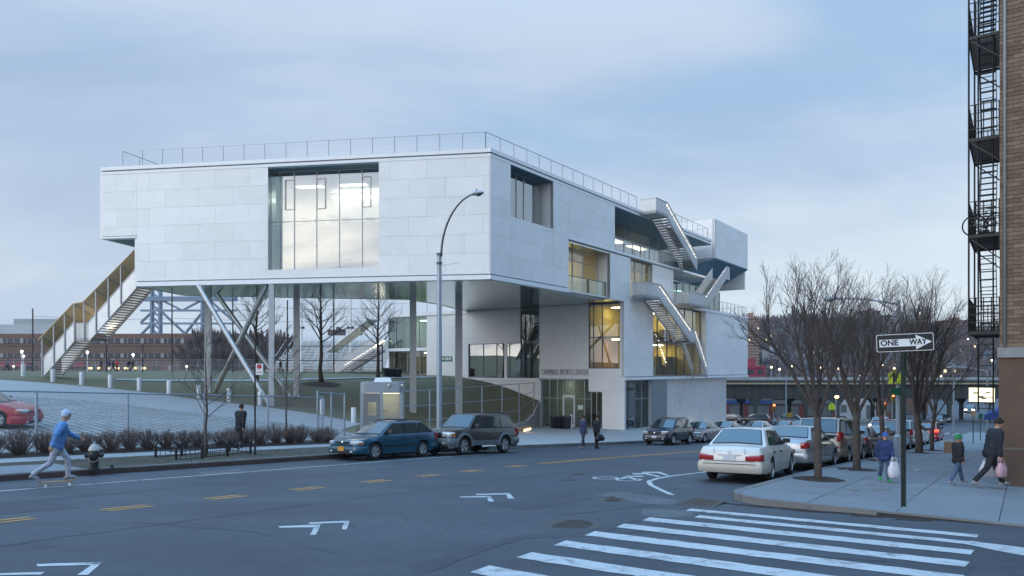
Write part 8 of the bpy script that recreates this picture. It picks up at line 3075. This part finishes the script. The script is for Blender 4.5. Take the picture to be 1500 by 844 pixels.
def block(label, xl, xr_, yt, yb, Y, mat, storeys, bays, group, top=None, depth=14.0, lit=0.02, dm=0.55, name='apartment_block'):
    Xa, Xb = (xl - CXP) / FPX * Y, (xr_ - CXP) / FPX * Y
    zt_, zb_2 = (HYP - yt) / FPX * Y, (HYP - yb) / FPX * Y
    o = thing(name, label, 'building', ((Xa + Xb) / 2, Y, zb_2), group=group)
    w, h = Xb - Xa, zt_ - zb_2
    MB().box((0, depth / 2, h / 2), (w, depth, h)).build('wall', mat, o)
    MB().box((0, depth / 2, h + .3), (w + .5, depth + .5, .6)).build('roof_edge', mat, o)
    MB().box((w * .12, depth / 2, h + 1.6), (w * .25, depth * .4, 2.4)).build('roof_house', mat, o)
    rnd_ = random.Random(int(xl))
    wm_, wl2 = MB(), MB()
    fh, fw = h / storeys, w / bays
    for s_ in range(storeys):
        for b_ in range(bays):
            t_ = wl2 if rnd_.random() < lit else wm_
            t_.box((-w / 2 + (b_ + .5) * fw, -.02, (s_ + .55) * fh), (fw * dm, .25, fh * .5))
    for m_, mt in ((wm_, M_WINF), (wl2, E_WINF)):
        if m_.v:
            q = m_.build('windows', mt, o)
            q['kind'] = 'stuff'
    return o
M_B1 = M('far_pink_brick', (0.30, 0.20, 0.17), .9, var=.12, ns=.1)
M_B2 = M('far_brown_brick', (0.12, 0.085, 0.08), .9, var=.12, ns=.1)
M_B3 = M('far_pale_concrete', (0.32, 0.32, 0.34), .9, var=.1, ns=.1)
M_B4 = M('far_red_brick', (0.20, 0.10, 0.085), .9, var=.12, ns=.1)
HB = 'far apartment blocks on the hill'
block('tall pink brick tower rising right of the sports building', 1096, 1112, 466, 548, 330, M_B1, 19, 5, HB)
block('dark slab behind the nearest street tree', 1115, 1152, 490, 540, 420, M_B2, 10, 12, HB)
block('long brown slab left of the bushy tree crowns', 1150, 1212, 486, 540, 520, M_B2, 10, 16, HB)
block('brown tower block with stepped roof above the trees', 1212, 1252, 466, 525, 560, M_B2, 13, 9, HB)
block('dark tower with a flat roof left of the ONE WAY sign', 1268, 1290, 456, 520, 600, M_B2, 14, 6, HB)
block('pale grey slab above the ONE WAY sign', 1288, 1346, 462, 520, 620, M_B3, 12, 14, HB)
block('pale tower at the right end of the grey slab', 1346, 1364, 452, 520, 640, M_B3, 15, 5, HB)
block('low pale house on the skyline right of the sign', 1366, 1388, 474, 515, 600, M_B3, 8, 7, HB)
block('red brick block near the fire escape skyline', 1386, 1420, 470, 520, 520, M_B4, 10, 8, HB)
block('small white house halfway up the far hill', 1126, 1150, 514, 530, 350, M_B3, 3, 6, HB, lit=.12)
block('small lit house among the far trees', 1190, 1212, 514, 528, 380, M_B3, 3, 5, HB, lit=.15)
block('grey house low on the far hill behind the trees', 1400, 1440, 505, 535, 380, M_B2, 5, 8, HB, lit=.05)
block('low red shed beside the end of the sports building', 1092, 1121, 539, 552, 210, M('far_red_shed', (0.24, 0.03, 0.06), .8, var=.08, ns=.2), 1, 2, HB, lit=0, name='red_shed')
block('long low building behind the viaduct parapet', 1225, 1420, 540, 556, 240, M_B2, 2, 30, HB, lit=.04, name='low_building')
E_DOT = EM('far_lamp', (1.0, .66, .36), 7.0)
dot = MB().ball((0, 0, 0), .34, 8, 6).mesh('lamp_globe', E_DOT, smooth=True)
for i, (x, y, Y) in enumerate(((1119, 541, 230), (1130, 538, 232), (1142, 541, 228), (1159, 537, 236), (1203, 539, 236), (1229, 540, 230), (1250, 541, 232), (1292, 535, 240), (1386, 499, 420), (1418, 497, 400), (1432, 504, 380), (1453, 528, 280), (1310, 540, 236))):
    p = PX(x, y, Y)
    o = thing('far_street_light', 'small glowing far street light, %s from the left below the hill' % ords[i], 'street light', (p.x, p.y, hill_h(p.x, p.y) if Y > 300 else -10.2), group='far street lights')
    gz_ = o.location.z
    MB().lathe([(.12, 0), (.08, p.z - gz_)], 6).build('pole', M_LAMP, o)
    inst('lamp_globe', dot, o, (0, 0, p.z - gz_))

# ---------------------------------------------------------------- beyond the playing field
M_BRL = M('school_brick', (0.17, 0.105, 0.085), .9, var=.1, ns=.4)
Yb = 185.0
Xl, Xr_ = (-60 - CXP) / FPX * Yb, (315 - CXP) / FPX * Yb
zy = lambda y: (HYP - y) / FPX * Yb
sb = thing('brick_school', 'long brick school building with window bands beyond the playing field', 'building', ((Xl + Xr_) / 2, Yb, -.6))
def sbx(name, mat, x0, x1, y0, y1, d0, d1, parent=None):
    X0, X1 = (x0 - CXP) / FPX * Yb, (x1 - CXP) / FPX * Yb
    return MB().box(((X0 + X1) / 2, Yb + (d0 + d1) / 2, (zy(y0) + zy(y1)) / 2), (X1 - X0, d1 - d0, abs(zy(y0) - zy(y1)))).build(name, mat, parent or sb, world=True)
sbx('wall', M_BRL, -60, 315, 489, 545, 0, 20)
sbx('upper_wall', M_SHW, -60, 82, 475, 489.2, 1, 19)
sbx('roof_plant', M('roof_plant_grey', (0.30, 0.33, 0.32), .8, var=.1, ns=.3), 8, 82, 466, 475.2, 3, 12)
for y0, y1 in ((496, 503), (517.5, 524)):
    wbnd = sbx('window_band', M_WINF, -60, 312, y0, y1, -.12, .2)
    for i in range(38):
        x = -58 + i * 9.8
        sbx('mullion' if i % 3 else 'blind', M_B3, x, x + (1.0 if i % 3 else 4.5), y0, y1, -.2, -.05, wbnd)
for i, (a, b) in enumerate(((2, 14), (15, 30), (31, 47), (100, 128))):
    sbx('awning', M('school_awning_red', (0.34, 0.03, 0.06), .8, var=.1), a, b, 531, 537.5, -2.0, -.1)
for i in range(14):
    sbx('door' if i % 3 == 0 else 'ground_window', M_B3 if i % 2 else M_WINF, 4 + i * 22, 12 + i * 22, 536, 544.5, -.1, .1)
for i in range(7):
    sbx('lit_window', EM('school_light', (1.0, .72, .35), 1.6), 130 + i * 13, 136 + i * 13, 538, 541, -.2, .0)
E_ACORN = EM('field_lamp_glow', (1.0, .93, .82), 3.0)
for i, (x, y, Y) in enumerate(((32, 515.5, 120), (34.5, 522, 140), (128, 516.5, 120), (195, 520.5, 124), (273.5, 537, 150), (20, 537, 150))):
    p = PX(x, y, Y)
    o = thing('field_lamp', 'lit globe lamp beside the playing field, %s from the left' % ords[i], 'street lamp', (p.x, p.y, -.4), group='globe lamps by the field')
    MB().lathe([(.14, 0), (.09, .4), (.08, p.z + .3)], 8).build('pole', M_SGW, o)
    MB().lathe([(.08, -.2), (.2, .08), (.22, .2), (.04, .34)], 12, (0, 0, p.z + .35)).build('lamp_globe', E_ACORN, o, smooth=True)
# tall netting fence along the field
Yn = 74.0
nf_pts = [Vector(((x - CXP) / FPX * Yn, Yn, -.4)) for x in (-40, 48, 156, 209, 252, 341, 388, 421, 489, 560)]
o = thing('field_fence', 'tall thin black post and netting fence along the playing field', 'fence', nf_pts[0])
tops = {48: 452, 252: 412, 341: 436, 421: 440, 489: 436}
for x, p in zip((-40, 48, 156, 209, 252, 341, 388, 421, 489, 560), nf_pts):
    zt_ = (HYP - tops.get(x, 505)) / FPX * Yn
    MB().path([p, Vector((p.x, p.y, zt_))], .07, 6).build('post', M_BLACK, o, world=True)
for y in (507, 528):
    MB().path([PX(-40, y, Yn), PX(560, y, Yn)], .04, 5).build('rail', M_BLACK, o, world=True)
for y0, y1, x0, x1 in ((463, 467, 48, 252), (466, 470, 252, 560), (445, 452, 341, 560)):
    MB().path([PX(x0, y0, Yn), PX((x0 + x1) / 2, max(y0, y1) + 1.5, Yn), PX(x1, y1, Yn)], .022, 4).build('wire', M_BLACK, o, world=True)
m = MB()
a, b = PX(-40, 545, Yn), PX(560, 545, Yn)
m.hexa([a, b, b + Vector((0, .01, 0)), a + Vector((0, .01, 0))] + [Vector((q.x, q.y + d_, (HYP - 507) / FPX * Yn)) for q, d_ in ((a, 0), (b, 0), (b, .01), (a, .01))])
m.build('netting', M_NET, o, world=True)
# low white rail of the field edge
lp_ = [PX(-40, 543, 118), PX(560, 543, 118)]
fence('field_rail', 'low pale mesh fence at the far side of the playing field', [Vector((q.x, q.y, -.34)) for q in lp_], 1.9, 3.4, rails=(1.0, .5), post_m=M_VIAG)
# bleachers
Yl = 112.0
xb0, xb1 = (388 - CXP) / FPX * Yl, (562 - CXP) / FPX * Yl
bl_ = thing('bleachers', 'rows of white bleacher seating seen under the building', 'bleachers', ((xb0 + xb1) / 2, Yl, -.34))
M_BLE = M('bleacher_aluminium', (0.52, 0.54, 0.56), .5, .2, var=.15, ns=2)
nr = 11
for i in range(nr):
    f = i / nr
    xs0 = xb0 + (i / nr) * 3.2
    MB().box(((xs0 + xb1) / 2, Yl + i * .8, -.34 + .35 + i * .47), (xb1 - xs0, .32, .06)).build('seat_row', M_BLE, bl_, world=True)
    MB().box(((xs0 + xb1) / 2, Yl + i * .8 + .38, -.34 + .1 + i * .47), (xb1 - xs0, .45, .34)).build('riser', M_SGW, bl_, world=True)
for i in range(17):
    x = xb0 + 1 + i * (xb1 - xb0 - 2) / 16
    MB().path([Vector((x, Yl - .6, -.3)), Vector((x, Yl - .6, .8)), Vector((x, Yl + nr * .8, 5.6))], .05, 5).build('rail_post', M_BLE, bl_, world=True)
MB().box(((xb0 + 3 + xb1) / 2, Yl + nr * .8 + .3, 4.6), (xb1 - xb0 - 3, .1, 2.2)).build('back_screen', M_SGW, bl_, world=True)
for i in range(3):
    MB().path([Vector((xb0 + 1, Yl - .6, .2 + i * .3)), Vector((xb1, Yl - .6, .2 + i * .3))], .03, 5).build('rail', M_BLE, bl_, world=True)
# light masts
for i, (x, yt) in enumerate(((441.5, 395), (513.5, 395))):
    p = PX(x, 545, 108)
    o = thing('light_mast', 'tall white floodlight mast behind the bleachers, %s of two' % ('left' if i == 0 else 'right'), 'mast', (p.x, p.y, -.34), group='floodlight masts')
    MB().lathe([(.22, 0), (.14, 15.5)], 8).build('mast', M_SGW, o)
    MB().box((0, 0, 6.6), (.9, .3, .35)).build('speaker', M_BLACK, o)
    MB().box((0, 0, 15.3), (2.4, .4, .5)).build('floodlight', M_VIAG, o)
# lift bridge towers
M_BRG = M('bridge_blue_steel', (0.17, 0.24, 0.32), .6, .2, var=.12, ns=.3)
Yg = 270.0
bg = thing('lift_bridge', 'blue grey steel lift bridge truss behind the school', 'bridge', PX(275, 500, Yg))
def gb(name, pts, r_):
    m = MB()
    for a, b in zip(pts[:-1], pts[1:]):
        m.bar(PX(a[0], a[1], Yg), PX(b[0], b[1], Yg), r_)
    return m.build(name, M_BRG, bg, world=True)
for dY in (0, 9):
    Yg = 270.0 + dY
    s_ = 0 if dY == 0 else 2
    for x in (222, 234, 296, 306):
        gb('tower_leg', [(x + s_, 545), (x + s_, 405)], 0.8)
    for y in (438, 455, 474, 490):
        gb('cross_beam', [(206 + s_, y), (345 + s_, y)], 0.75 if y != 438 else 1.7)
    for a, b in (((236, 440), (266, 455)), ((266, 455), (294, 440)), ((236, 457), (270, 489)), ((270, 489), (296, 457)), ((206, 472), (222, 457)), ((206, 490), (222, 474)), ((306, 440), (345, 474))):
        gb('diagonal', [(a[0] + s_, a[1]), (b[0] + s_, b[1])], .5)
    for y in range(420, 492, 9):
        gb('lacing', [(222 + s_, y), (234 + s_, y + 9)], .35)
gb('truss_deck', [(150, 492), (360, 492)], 1.4)
# skyline and wood behind the field
SK = 'far skyline blocks seen under the building'
block('brown brick tower on the skyline under the building', 480, 500, 484, 545, 520, M_B2, 16, 6, SK, lit=.02)
block('stepped grey tower right of the brown skyline tower', 510, 526, 487, 545, 640, M('far_slate', (0.12, 0.13, 0.17), .9, var=.1, ns=.1), 14, 6, SK, lit=.02)
block('low brown block behind the bleachers', 436, 450, 499, 545, 420, M_B2, 8, 5, SK, lit=.02)
block('long brick block behind the wood under the braced columns', 330, 440, 508, 545, 300, M_B4, 5, 18, SK, lit=.03, name='brick_block')
mb = MB()
wood(mb, 300, (-79, -56), (176, 184), lambda x, y: -.6, 6, 10.5, rnd)
wood(mb, 60, (-70, -54), (150, 172), lambda x, y: -.6, 4, 7, rnd)
wd2 = struct(mb.build('field_wood', M('wood_brown', (0.13, 0.098, 0.088), .95, var=.3, ns=.2)), 'stuff')
wd2['label'], wd2['category'] = 'bare brown trees massed beyond the playing field', 'wood'
# ================================================================ evening haze: one closed box of thin air round the whole place
m = MB()
m.hexa([(-1500, -200, -15.0), (1500, -200, -15.0), (1500, 1200, -15.0), (-1500, 1200, -15.0), (-1500, -200, 75.0), (1500, -200, 75.0), (1500, 1200, 75.0), (-1500, 1200, 75.0)])
hm = bpy.data.materials.new('haze_air')
hm.use_nodes = True
hn = hm.node_tree.nodes
for q in list(hn):
    if q.type != 'OUTPUT_MATERIAL':
        hn.remove(q)
pv_ = hn.new('ShaderNodeVolumePrincipled')
pv_.inputs['Color'].default_value = (0.80, 0.86, 0.95, 1)
pv_.inputs['Density'].default_value = 0.00015
hm.node_tree.links.new(pv_.outputs[0], [q for q in hn if q.type == 'OUTPUT_MATERIAL'][0].inputs['Volume'])
hz_o = m.build('haze', hm)
hz_o['kind'] = 'stuff'
